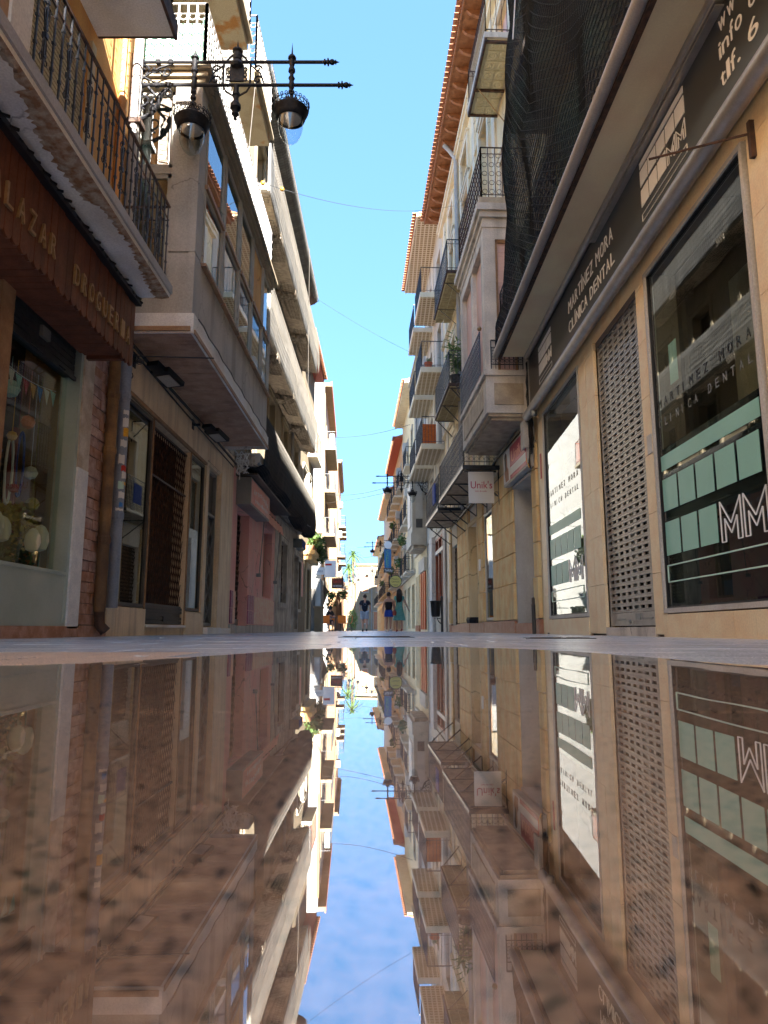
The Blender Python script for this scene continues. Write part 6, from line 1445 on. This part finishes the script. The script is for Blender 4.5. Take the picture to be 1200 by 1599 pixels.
def end_block(t, x0, x1, h, m, wins, Y=106.0):
    b = MB(); X = sorted({x0, x1} | {w_[0] for w_ in wins} | {w_[1] for w_ in wins}); Z = sorted({-.1, h} | {w_[2] for w_ in wins} | {w_[3] for w_ in wins})
    for i in range(len(X) - 1):
        for j in range(len(Z) - 1):
            cx, cz = (X[i] + X[i + 1]) / 2, (Z[j] + Z[j + 1]) / 2
            if any(w_[0] < cx < w_[1] and w_[2] < cz < w_[3] for w_ in wins): continue
            b.add([(X[i], Y, Z[j]), (X[i + 1], Y, Z[j]), (X[i + 1], Y, Z[j + 1]), (X[i], Y, Z[j + 1])], [(0, 1, 2, 3)])
    b.box(x0, x1, Y + .3, Y + 8, -.1, h); b.build('front_wall', m, t)
    for w_ in wins:
        q = MB(); q.box(w_[0], w_[1], Y + .1, Y + .16, w_[2], w_[3]); f = q.build('window', 'framewhite', t)
        q = MB(); q.box(w_[0] + .08, w_[1] - .08, Y + .06, Y + .1, w_[2] + .08, w_[3] - .08); q.build('shutter', 'terracotta', f)
        q = MB(); q.box(w_[0] - .12, w_[1] + .12, Y - .06, Y + .02, w_[3], w_[3] + .14); q.box(w_[0] - .12, w_[1] + .12, Y - .1, Y + .02, w_[2] - .1, w_[2]); q.build('window_trim', 'gablewhite_dimmed', t)
end_block(t, -4.2, .6, 9.6, 'farcream_dimmed', [(-3.3, -2.3, 5.6, 8.0), (-3.3, -2.3, 1.0, 3.4), (-1.2, -.4, 5.6, 8.0), (-1.6, -.5, .1, 2.8)])
b = MB(); b.box(-4.35, .7, 105.7, 114, 9.6, 9.85); b.build('cornice', 'farcream_dimmed', t)
b = MB(); b.box(-1.9, -1.75, 105.9, 106.0, 0, 9.6); b.build('pilaster', 'gablewhite_dimmed', t)
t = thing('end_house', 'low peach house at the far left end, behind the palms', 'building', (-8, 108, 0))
end_block(t, -14, -4.3, 7.2, 'farpeach_dimmed', [(-6, -5.1, 3.8, 5.8), (-8.6, -7.6, 3.8, 5.8)], 108)
# palms
def palm(x, y, h, r_, lab, n=46):
    t = thing('palm_tree', lab, 'palm tree', (x, y, 0), 'palms at the end of the street')
    b = MB(); b.tube([(x, y, 0), (x + .1, y, h * .5), (x, y, h)], [.28, .2, .17], 8); b.build('trunk', 'trunk', t)
    b = MB(); rr_ = random.Random(int(h * 10))
    for i in range(n):
        a = i * 2.4; el = rad(80 - 115 * (i / n)); Lf = r_ * rr_.uniform(.8, 1.1); d = Vector((math.cos(a) * math.cos(el), math.sin(a) * math.cos(el), math.sin(el)))
        side = d.cross(Vector((0, 0, 1))).normalized(); prev = Vector((x, y, h))
        for k in range(7):
            f = (k + 1) / 7; p = Vector((x, y, h)) + d * Lf * f + Vector((0, 0, -Lf * .65 * f * f)); w_ = Lf * .10 * math.sin(math.pi * min(.95, f * .85 + .1))
            for s in (-1, 1): b.add([prev, p, p + side * s * w_ + Vector((0, 0, -w_ * .5)) + d * w_ * .6], [(0, 1, 2)])
            prev = p
    b.build('crown', 'leaf', t)
palm(-4.4, 101, 10.6, 2.0, 'tallest palm, its crown standing clear against the sky'); palm(-4.9, 99, 8.6, 1.8, 'middle palm just below the tallest one'); palm(-7.3, 99, 7.9, 1.8, 'leftmost and lowest palm above the peach wall')
b = MB(); rf = random.Random(6); leaf_cloud(b, (-4.1, 93, 1.4), (.7, .8, 1.4), 500, .22, rf); tag(b.build('shrub', 'leaf2'), 'bright green shrub at the end of the peach wall', 'shrub')['kind'] = 'stuff'

street_lamp(-1, 2.0, 31.5, 6.95, 2.55, 'black double lamp bracket over the right side of the street', detail=True)
street_lamp(-1, .90, 56, 6.9, 2.5, 'smaller looking lamp bracket farther along on the right, above the man in navy', detail=False)
street_lamp(-1, -.22, 82, 6.9, 2.4, 'farthest lamp bracket on the right, before the cream end house', detail=False)
street_lamp(1, -4.9, 90, 7.0, 2.3, 'farthest lamp bracket on the left, over the peach wall', detail=False)

# hanging signs
t = thing('hanging_sign', 'tall blue hanging sign with green vertical letters under a white round emblem', 'sign', (.5, 45, 4.5))
b = MB(); b.box(.02, .46, 44.96, 45.04, 3.95, 5.15); b.build('sign_panel', 'bluesign', t)
for i, ch in enumerate('CAFES'): text('letter', ch, .26, (.14, 44.95, 4.88 - i * .21), (1, 0, 0), (0, 0, 1), 'greensign', t, .002, width=.15)
b = MB(); b.lathe([(.001, -.04), (.23, -.04), (.25, 0), (.23, .04), (.001, .04)], (.26, 45, 5.42), 16, 'y'); b.build('emblem', 'signwhite', t)
b = MB(); b.box(-.02, .56, 44.95, 45.05, 3.66, 3.93); b.build('lower_plate', 'framedark', t)
text('letters', 'TAPAS', .22, (.03, 44.94, 3.72), (1, 0, 0), (0, 0, 1), 'signwhite', t, .002, width=.5)
b = MB(); b.tube([(-.0, 45, 5.7), (1.4, 45, 5.7)], .02, 5); b.tube([(.26, 45, 5.7), (.26, 45, 5.1)], .012, 4); b.build('arm', 'ironblack', t)
t = thing('hanging_sign', 'round yellow hanging sign in a dark frame above the woman with long hair', 'sign', (.8, 42, 3))
b = MB(); b.lathe([(.001, -.04), (.33, -.04), (.34, 0), (.33, .04), (.001, .04)], (.68, 42, 2.9), 20, 'y'); b.build('sign_panel', 'yellowsign', t)
b = MB(); b.ring((.68, 42, 2.9), .35, .03, (1, 0, 0), (0, 0, 1), 20, 5); b.tube([(.5, 42, 3.25), (.68, 42, 3.42), (.86, 42, 3.25)], .02, 4); b.tube([(.4, 42, 3.6), (1.5, 42, 3.6)], .02, 4); b.tube([(.68, 42, 3.25), (.68, 42, 3.6)], .015, 4); b.build('frame', 'framedark', t)
for i, s_ in enumerate(('Meson', 'CERVEZAS', 'y tapas')): text('letters', s_, .14, (.45, 41.95, 3.0 - i * .17), (1, 0, 0), (0, 0, 1), 'framedark', t, .002, width=(.4, .46, .36)[i])
t = thing('hanging_sign', 'white box sign with red stripe above the orange chairs', 'sign', (-3, 40, 3.4))
b = MB(); b.box(-3.35, -2.70, 39.95, 40.05, 3.0, 3.95); b.build('sign_panel', 'signwhite', t)
b = MB(); b.box(-3.3, -2.95, 39.93, 39.95, 3.66, 3.76); b.build('red_stripe', 'red', t)
b = MB(); b.box(-3.95, -3.30, 39.6, 39.7, 3.12, 3.52); b.build('side_panel', 'paper', t); b = MB(); b.tube([(-4.6, 40, 4.0), (-2.7, 40, 4.0)], .02, 5); b.build('arm', 'framegrey', t)
text('lettering', 'Heladeria', .16, (-3.9, 39.59, 3.27), (1, 0, 0), (0, 0, 1), 'pipegrey', t, .002, width=.5)
t = thing('hanging_sign', 'brown and black hanging sign with red script just right of the white box sign', 'sign', (-2.6, 40.6, 2.7))
b = MB(); b.box(-2.98, -2.30, 40.55, 40.65, 2.40, 3.0); b.build('sign_panel', 'brownsign', t)
text('lettering', 'Cafe Bar', .22, (-2.90, 40.54, 2.74), (1, 0, 0), (0, 0, 1), 'red', t, .002, width=.5)
text('lettering', 'MORENO', .17, (-2.90, 40.54, 2.48), (1, 0, 0), (0, 0, 1), 'signwhite', t, .002, width=.52)
b = MB(); b.tube([(-4.3, 40.6, 3.05), (-2.3, 40.6, 3.05)], .02, 5); b.build('arm', 'framegrey', t)
for i, (x, y, z, s) in enumerate(((-2.75, 47, 2.3, .3), (-2.85, 47.5, 1.75, .35), (-2.3, 52, 2.6, .3))):
    b = MB(); rf = random.Random(i); leaf_cloud(b, (x - .7, y, z), (s, s, s * .9), 160, .14, rf); tag(b.build('hanging_basket', 'leaf'), ['upper dark hanging plant on the left wall beyond the cafe sign', 'larger dark hanging plant below the first on the left wall', 'small dark hanging plant farthest along the left wall'][i], 'plant', 'hanging plants beyond the cafe')

# plants and things on balconies
def pot_plant(c, r_, h_, n, kind, m, lab, stemh):
    t = thing('potted_plant', lab, 'potted plant', c)
    b = MB(); b.lathe([(r_ * .7, 0), (r_, h_), (r_ * 1.08, h_), (r_ * 1.08, h_ * .88), (r_ * .9, h_ * .86), (.001, h_ * .86)], c, 14, cap=True); b.build('pot', m, t, smooth=True)
    b = MB(); rr_ = random.Random(n); st = MB()
    for i in range(n):
        a = rr_.uniform(0, 6.28); l = stemh * rr_.uniform(.55, 1); p0 = Vector(c) + Vector((0, 0, h_ * .85)); p1 = p0 + Vector((math.cos(a) * l * .22, math.sin(a) * l * .22, l * .9)); st.tube([p0, (p0 + p1) / 2 + Vector((0, 0, .03)), p1], [.008, .006, .003], 4)
        for k in range(9):
            f = .25 + .75 * k / 9; p = p0.lerp(p1, f); aa = rr_.uniform(0, 6.28); d = Vector((math.cos(aa), math.sin(aa), rr_.uniform(-.2, .8))).normalized(); e = d.cross(Vector((0, 0, 1))).normalized() * .02 * kind; L_ = .17 * kind
            b.add([p, p + d * L_ * .5 + e, p + d * L_ + Vector((0, 0, -.03)), p + d * L_ * .5 - e], [(0, 1, 2, 3)])
    st.build('stems', 'leaf2', t); b.build('leaves', 'leaf2', t)['kind'] = 'stuff'
    return t
pot_plant(tuple(Q2.p(.36, 19.95, 7.1)), .22, .32, 22, 1.6, 'blackplastic', 'tall leafy bamboo-like plant in a black pot on the middle iron balcony', 1.7)
pot_plant(tuple(Q3.p(.55, 26.0, 9.94)), .16, .25, 7, .7, 'potred', 'small plant in a red clay pot on a white balcony', .35)
b = MB(); Q3.box(b, .25, .75, 26.3, 26.33, 7.05, 7.85)
for i in range(8): Q3.box(b, .25, .75, 26.27, 26.36, 7.06 + i * .1, 7.12 + i * .1)
tag(b.build('orange_chair_back', 'orangecloth'), 'orange woven chair back behind the railing of the lowest white balcony', 'chair')
b = MB(); Q2.box(b, .87, .90, 21.3, 21.9, 3.9, 4.5); tag(b.build('blue_cloth', 'bluecloth'), 'blue cloth tied on the long iron balcony railing', 'cloth')
for i, (y, z) in enumerate(((41, 5.2), (44, 4.2), (50.5, 7.4), (53, 4.4), (64, 6.8), (70, 4.6))):
    b = MB(); rf = random.Random(i + 50); X = 1.7 - .0433 * (y - 38.5) - .55; leaf_cloud(b, (X, y, z), (.22, .5, .35), 150, .14, rf)
    tag(b.build('balcony_plant', 'leaf'), ['plant on the nearest balcony of the yellow house', 'low plant beside the blue hanging sign', 'high plant on the red-raftered house', 'low plant on the red-raftered house', 'high plant on the far cream house', 'low plant on the far cream house'][i], 'plant', 'balcony plants far down on the right')

# litter bin
t = thing('litter_bin', 'black litter bin hung on a dark post before the pillared shopfront', 'litter bin', (2.0, 25, 0))
b = MB(); b.tube([(2.02, 25, 0), (2.02, 25, 1.2)], .045, 8); b.lathe([(.05, 1.18), (.055, 1.2), (.03, 1.24), (.001, 1.25)], (2.02, 25, 0), 8); b.build('post', 'ironblack', t)
b = MB(); b.lathe([(.001, .52), (.13, .52), (.155, .58), (.185, 1.02), (.20, 1.03), (.20, 1.07), (.18, 1.08), (.17, 1.03), (.001, 1.03)], (1.80, 25, 0), 16); b.build('bin', 'blackplastic', t, smooth=True)
b = MB(); b.tube([(2.02, 25, .25), (1.9, 25, .36), (1.84, 25, .5)], .018, 5); b.tube([(2.02, 25, .45), (1.84, 25, .48)], .014, 5); b.tube([(2.02, 25, .95), (1.94, 25, .95)], .02, 5); b.build('bracket', 'ironblack', t)

# cafe furniture
def chair(x, y, rz, lab, first=[None]):
    if first[0] is None:
        t = thing('cafe_chair', lab, 'chair', (0, 0, 0), 'orange cafe chairs')
        b = MB(); P_ = [(-.20, .43), (-.05, .42), (.10, .42), (.19, .45), (.22, .55), (.25, .82)]
        for w_ in (-.21, .21):
            pass
        q = MB()
        for (yy, z) in P_: q.v += [(-.21, yy, z), (.21, yy, z), (-.21, yy, z - .018), (.21, yy, z - .018)]
        for i in range(3):
            o = 4 * i; q.f += [(o, o + 1, o + 5, o + 4), (o + 2, o + 6, o + 7, o + 3), (o, o + 4, o + 6, o + 2), (o + 1, o + 3, o + 7, o + 5)]
        q.build('seat', 'orangeplastic', t)
        q = MB()
        for (yy, z) in P_[3:]: q.v += [(-.22, yy, z), (.22, yy, z), (-.22, yy + .02, z), (.22, yy + .02, z)]
        for i in range(2):
            o = 4 * i; q.f += [(o, o + 1, o + 5, o + 4), (o + 2, o + 6, o + 7, o + 3), (o, o + 4, o + 6, o + 2), (o + 1, o + 3, o + 7, o + 5)]
        q.f += [(8, 9, 11, 10)]; q.build('backrest', 'orangeplastic', t)
        for sx in (-1, 1):
            for sy in (-1, 1): q = MB(); q.tube([(sx * .17, sy * .15, .42), (sx * .21, sy * .21, 0)], .014, 6); q.build('leg', 'framedark', t)
        first[0] = t; t.location = (x, y, 0); t.rotation_euler = (0, 0, rz); return t
    c = copy_tree(first[0], None, (x, y, 0), rz); c['label'] = lab; return c
chair(-3.05, 37.6, rad(180), 'orange cafe chair on the far left of the dark table'); chair(-2.15, 37.6, rad(170), 'orange cafe chair right of the dark table, back to the street camera')
chair(-1.95, 38.6, rad(-90), 'orange cafe chair turned sideways at the right end'); chair(-2.9, 39.2, rad(10), 'orange cafe chair behind the dark table facing the camera')
t = thing('cafe_table', 'small dark round cafe table between the orange chairs', 'table', (-2.6, 38.3, 0))
b = MB(); b.lathe([(.001, .72), (.36, .72), (.37, .735), (.36, .75), (.001, .75)], (-2.6, 38.3, 0), 20); b.build('table_top', 'framedark', t)
b = MB(); b.tube([(-2.6, 38.3, .05), (-2.6, 38.3, .72)], .03, 6); b.build('column', 'framedark', t)
for a in (0, 1.57, 3.14, 4.71): b = MB(); b.tube([(-2.6, 38.3, .12), (-2.6 + .3 * math.cos(a), 38.3 + .3 * math.sin(a), .02)], .018, 5); b.build('foot', 'framedark', t)

# ================================================================= people
def skinmesh(name, V, E, rads, root, m, parent=None, sub=1):
    me = bpy.data.meshes.new('s'); me.from_pydata(V, E, []); ob = bpy.data.objects.new('s', me); COL.objects.link(ob)
    md = ob.modifiers.new('sk', 'SKIN'); md.use_smooth_shade = True
    for i, r_ in enumerate(rads):
        sv = me.skin_vertices[0].data[i]; rr_ = r_ if isinstance(r_, tuple) else (r_, r_); sv.radius = rr_; sv.use_root = (i == root)
    sb = ob.modifiers.new('ss', 'SUBSURF'); sb.levels = sub; sb.render_levels = sub
    dg = bpy.context.evaluated_depsgraph_get(); dg.update(); m2 = bpy.data.meshes.new_from_object(ob.evaluated_get(dg)); m2.name = name
    bpy.data.objects.remove(ob); bpy.data.meshes.remove(me)
    m2.materials.clear(); m2.materials.append(M[m]); 
    for p in m2.polygons: p.use_smooth = True
    return link(name, m2, parent)
def person(pos, H, lab, rz, joints, outfit):
    s = H / 1.75; t = thing('person', lab, 'person', (0, 0, 0))
    J = {k: (v[0] * s, v[1] * s, v[2] * s) for k, v in joints.items()}
    V, E, Rd, idx = [], [], [], {}
    def add(k, p, r_, par=None):
        idx[k] = len(V); V.append(p); Rd.append(r_ * s * 1.14)
        if par: E.append((idx[par], idx[k]))
    add('pelvis', J['pelvis'], .115); add('waist', J['waist'], .10, 'pelvis'); add('chest', J['chest'], .125, 'waist'); add('neck', J['neck'], .052, 'chest'); add('jaw', J['jaw'], .068, 'neck'); add('head', J['head'], .088, 'jaw'); add('crown', J['crown'], .065, 'head')
    for S in 'LR':
        add('sh' + S, J['sh' + S], .055, 'chest'); add('el' + S, J['el' + S], .037, 'sh' + S); add('wr' + S, J['wr' + S], .024, 'el' + S)
        w_ = Vector(J['wr' + S]); d = (w_ - Vector(J['el' + S])).normalized(); add('ha' + S, tuple(w_ + d * .06 * s), .03, 'wr' + S)
        sd_ = d.cross(Vector((0, 1, .2))).normalized(); fw = d.cross(sd_).normalized()
        for i in range(4): q = w_ + d * .10 * s + fw * (i - 1.5) * .018 * s; add('f%d%s' % (i, S), tuple(q), .009, 'ha' + S); add('g%d%s' % (i, S), tuple(q + d * (.05, .06, .055, .04)[i] * s), .007, 'f%d%s' % (i, S))
        q = w_ + d * .05 * s + fw * .04 * s; add('t' + S, tuple(q), .010, 'wr' + S); add('u' + S, tuple(q + d * .04 * s), .008, 't' + S)
        add('hip' + S, J['hip' + S], .088, 'pelvis'); add('kn' + S, J['kn' + S], .056, 'hip' + S)
        k_ = Vector(J['kn' + S]); a_ = Vector(J['an' + S]); add('ca' + S, tuple(k_.lerp(a_, .3) + Vector((0, -.015, 0))), .052, 'kn' + S); add('an' + S, J['an' + S], .034, 'ca' + S)
    body = skinmesh('body', V, E, Rd, 0, 'skin', t)
    for S in 'LR':
        a_ = Vector(J['an' + S]); b = MB(); f = Vector((0, 1, 0)); dz = J['an' + S][2]
        b.tube([a_ + Vector((0, -.05, -.03)) * s, a_ + Vector((0, .03, -.045)) * s, a_ + Vector((0, .13, -.065)) * s, a_ + Vector((0, .19, -.07)) * s], [.040 * s, .044 * s, .042 * s, .02 * s], 8); b.build('shoe', outfit.get('shoe', 'blackcloth'), t, smooth=True)
    h = Vector(J['head']); 
    def sphere(b, c, rx, ry, rz_, n=14, zmin=-1):
        o = len(b.v); 
        for i in range(9):
            ph = -math.pi / 2 + math.pi * i / 8; zz = max(math.sin(ph), zmin)
            for j in range(n): b.v.append((c[0] + rx * math.cos(ph) * math.cos(6.283 * j / n), c[1] + ry * math.cos(ph) * math.sin(6.283 * j / n), c[2] + rz_ * zz))
        for i in range(8):
            for j in range(n): b.f.append((o + i * n + j, o + i * n + (j + 1) % n, o + (i + 1) * n + (j + 1) % n, o + (i + 1) * n + j))
    b = MB(); sphere(b, h + Vector((0, -.018, .035)) * s, .098 * s, .105 * s, .105 * s, zmin=-.75); o = outfit['hair'](b, h, s, sphere); b.build('hair', 'hair', t, smooth=True)
    for S, sg in (('L', -1), ('R', 1)): b = MB(); sphere(b, h + Vector((sg * .088, 0, -.01)) * s, .014 * s, .022 * s, .032 * s, 8); b.build('ear', 'skin', t, smooth=True)
    b = MB(); b.tube([h + Vector((0, .085, .01)) * s, h + Vector((0, .108, -.022)) * s, h + Vector((0, .085, -.03)) * s], .012 * s, 5); b.build('nose', 'skin', t)
    outfit['clothes'](t, J, s)
    t.location = pos; t.rotation_euler = (0, 0, rz); return t
def ell(b, rows, n=20, fold=0):
    o = len(b.v)
    for k, (cx, cy, z, rx, ry) in enumerate(rows):
        for j in range(n):
            a = 6.283 * j / n; q = 1 + fold * k / len(rows) * math.sin(a * 5 + 1); b.v.append((cx + rx * math.cos(a) * q, cy + ry * math.sin(a) * q, z))
    for i in range(len(rows) - 1):
        for j in range(n): b.f.append((o + i * n + j, o + i * n + (j + 1) % n, o + (i + 1) * n + (j + 1) % n, o + (i + 1) * n + j))
    return b
def walk(fl, bl, armL, armR, w_=1.0):
    return dict(pelvis=(0, 0, .95), waist=(0, .005, 1.08), chest=(0, 0, 1.28), neck=(0, .0, 1.47), jaw=(0, .02, 1.55), head=(0, .015, 1.63), crown=(0, .0, 1.70),
        shL=(-.17 * w_, 0, 1.40), shR=(.17 * w_, 0, 1.40), elL=armL[0], wrL=armL[1], elR=armR[0], wrR=armR[1],
        hipL=(-.09, 0, .88), hipR=(.09, 0, .88), knL=(-.095, fl[0], .50), anL=(-.09, fl[1], .09), knR=(.095, bl[0], .50), anR=(.09, bl[1], .12))
def top(t, J, s, m, sleeve=.6, zlow=.9):
    V = [J['pelvis'][:2] + (zlow * s,), J['waist'], J['chest'], J['neck'][:2] + (1.43 * s,)]; E = [(0, 1), (1, 2), (2, 3)]; r_ = [.155 * s, .14 * s, .172 * s, .08 * s]
    for S in 'LR':
        V.append(J['sh' + S]); E.append((2, len(V) - 1)); r_.append(.092 * s)
        if sleeve > 0: V.append(tuple(Vector(J['sh' + S]).lerp(Vector(J['el' + S]), sleeve))); E.append((len(V) - 2, len(V) - 1)); r_.append(.076 * s)
    skinmesh('shirt', V, E, r_, 1, m, t)
def shorts(t, J, s, m, L_=.75, w_=.122):
    V = [J['pelvis'], J['hipL'], tuple(Vector(J['hipL']).lerp(Vector(J['knL']), L_)), J['hipR'], tuple(Vector(J['hipR']).lerp(Vector(J['knR']), L_))]
    skinmesh('shorts', V, [(0, 1), (1, 2), (0, 3), (3, 4)], [.145 * s, w_ * 1.1 * s, w_ * s, w_ * 1.1 * s, w_ * s], 0, m, t)
def hair_short(b, h, s, sp): pass
def hair_bun(b, h, s, sp): sp(b, h + Vector((0, -.09, .08)) * s, .045 * s, .045 * s, .045 * s, 8)
def hair_long(b, h, s, sp):
    for (dx, dy, z0, r_) in ((0, -.085, 0, .085), (-.05, -.07, 0, .06), (.05, -.07, 0, .06)):
        b.tube([h + Vector((dx, dy, .06)) * s, h + Vector((dx * 1.2, dy - .02, -.12)) * s, h + Vector((dx * 1.5, dy - .035, -.30)) * s, h + Vector((dx * 1.2, dy - .03, -.46)) * s], [r_ * s, r_ * 1.05 * s, r_ * .9 * s, .02 * s], 8)
def cl_man(t, J, s):
    top(t, J, s, 'navycloth', .62); shorts(t, J, s, 'denim', .85)
    b = MB(); b.ring((0, -.158 * s, 1.28 * s), .06 * s, .006, (1, 0, 0), (0, 0, 1), 14, 4); b.build('shirt_print', 'pipegrey', t)
man = person((-.93, 34.6, 0), 1.77, 'man in navy t-shirt and light denim shorts walking away down the middle', rad(3), walk((.10, .02), (-.06, -.2), ((-.25, .0, 1.14), (-.24, .16, 1.02)), ((.27, -.02, 1.14), (.27, .14, 1.0))), dict(hair=hair_short, clothes=cl_man))
def cl_w1(t, J, s):
    top(t, J, s, 'blackcloth', 0, .98)
    b = ell(MB(), [(0, 0, 1.02 * s, .125 * s, .10 * s), (0, -.01, .92 * s, .17 * s, .145 * s), (0, 0, .80 * s, .20 * s, .17 * s), (0, 0, .66 * s, .21 * s, .18 * s)], fold=.08); b.build('skirt', 'bluecloth', t, smooth=True)
    b = MB(); b.tube([Vector((.26, -.05, .95)) * s, Vector((.27, -.05, .85)) * s, Vector((.26, -.05, .72)) * s], [.05 * s, .10 * s, .08 * s], 8); bg_ = b.build('shoulder_bag', 'redleather', t, smooth=True)
    b = MB(); b.tube([Vector((.25, -.05, .93)) * s, Vector((.2, -.05, 1.2)) * s, Vector((.16, -.02, 1.45)) * s], .01 * s, 4); b.build('bag_strap', 'redleather', t)
person((.19, 29.4, 0), 1.60, 'shorter woman in black top and bright blue skirt with red shoulder bag', rad(-6), walk((.05, .0), (-.04, -.12), ((-.23, -.02, 1.15), (-.26, .05, .94)), ((.24, .02, 1.15), (.24, .12, 1.0)), .9), dict(hair=hair_bun, clothes=cl_w1, shoe='paper'))
def cl_w2(t, J, s):
    top(t, J, s, 'tealdress', .45, .95)
    b = ell(MB(), [(0, 0, 1.10 * s, .125 * s, .105 * s), (0, -.01, .95 * s, .165 * s, .15 * s), (0, 0, .78 * s, .20 * s, .18 * s), (0, 0, .60 * s, .235 * s, .21 * s), (.0, 0, .46 * s, .255 * s, .22 * s)], fold=.10); b.build('skirt', 'tealdress', t, smooth=True)
person((.62, 29.5, 0), 1.74, 'taller woman with long dark hair in a green-teal dress, arm swung out', rad(4), walk((.08, .04), (-.05, -.15), ((-.22, .05, 1.15), (-.16, .16, 1.03)), ((.27, -.03, 1.16), (.38, -.02, .93)), .92), dict(hair=hair_long, clothes=cl_w2, shoe='redleather'))
def cl_sit(t, J, s): top(t, J, s, 'blackcloth', .6); shorts(t, J, s, 'navycloth', .9)
sit = dict(pelvis=(0, 0, .52), waist=(0, .02, .66), chest=(0, .05, .86), neck=(0, .08, 1.04), jaw=(0, .11, 1.11), head=(0, .12, 1.19), crown=(0, .11, 1.26), shL=(-.17, .05, .98), shR=(.17, .05, .98), elL=(-.24, .16, .76), wrL=(-.15, .36, .74), elR=(.24, .16, .76), wrR=(.15, .36, .74), hipL=(-.09, .02, .5), hipR=(.09, .02, .5), knL=(-.11, .42, .50), anL=(-.1, .40, .09), knR=(.11, .42, .5), anR=(.1, .44, .09))
person((-2.95, 39.15, 0), 1.7, 'dark-haired person in black seated behind the small cafe table', rad(190), sit, dict(hair=hair_short, clothes=cl_sit))

# ================================================================= overhead wires
def wire(a, c, sag, lab, r_=.010, m='blackplastic', beads=()):
    t = None; A = Vector(a); B = Vector(c); pts = [A.lerp(B, i / 16) - Vector((0, 0, sag * 4 * (i / 16) * (1 - i / 16))) for i in range(17)]
    b = MB(); b.tube(pts, r_, 4); o = tag(b.build('overhead_wire', m), lab, 'wire', 'wires strung across the street')
    for f in beads: q = MB(); p = A.lerp(B, f) - Vector((0, 0, sag * 4 * f * (1 - f))); q.lathe([(.001, -.04), (.035, -.025), (.04, 0), (.035, .025), (.001, .04)], p, 8); q.build('insulator', 'stickeryellow', o)
wire((-2.25, 12, 8.25), (2.25, 21.5, 13.9), .35, 'high wire with yellow insulators crossing from the lamp side to the tiled eave', .006, 'netcord', (.0, .06))
wire((-2.5, 23.5, 11.7), (1.3, 30, 12.2), .1, 'faint wire crossing just below the netted eave', .005, 'netcord')
wire((-3.8, 46, 12.8), (1.35, 36, 10.7), .25, 'wire at the foot of the gable house top balcony', .012)
wire((-3.85, 46, 8.9), (1.35, 35, 7.6), .35, 'upper wire of the pair crossing above the lettered panel', .012); wire((-3.85, 46, 8.3), (1.4, 34, 7.0), .1, 'lower wire of the pair crossing above the lettered panel', .012)
wire((-4.0, 60, 7.2), (.8, 60, 7.4), .3, 'sagging wire beyond the blue hanging sign', .012); wire((-4.2, 72, 7.4), (.4, 72, 7.9), .3, 'farthest wire near the palm crowns', .014)
wire((-2.25, 20.5, 3.1), (-3.9, 46, 7.6), .4, 'wire running back from the netted balcony to the gable wall', .012)
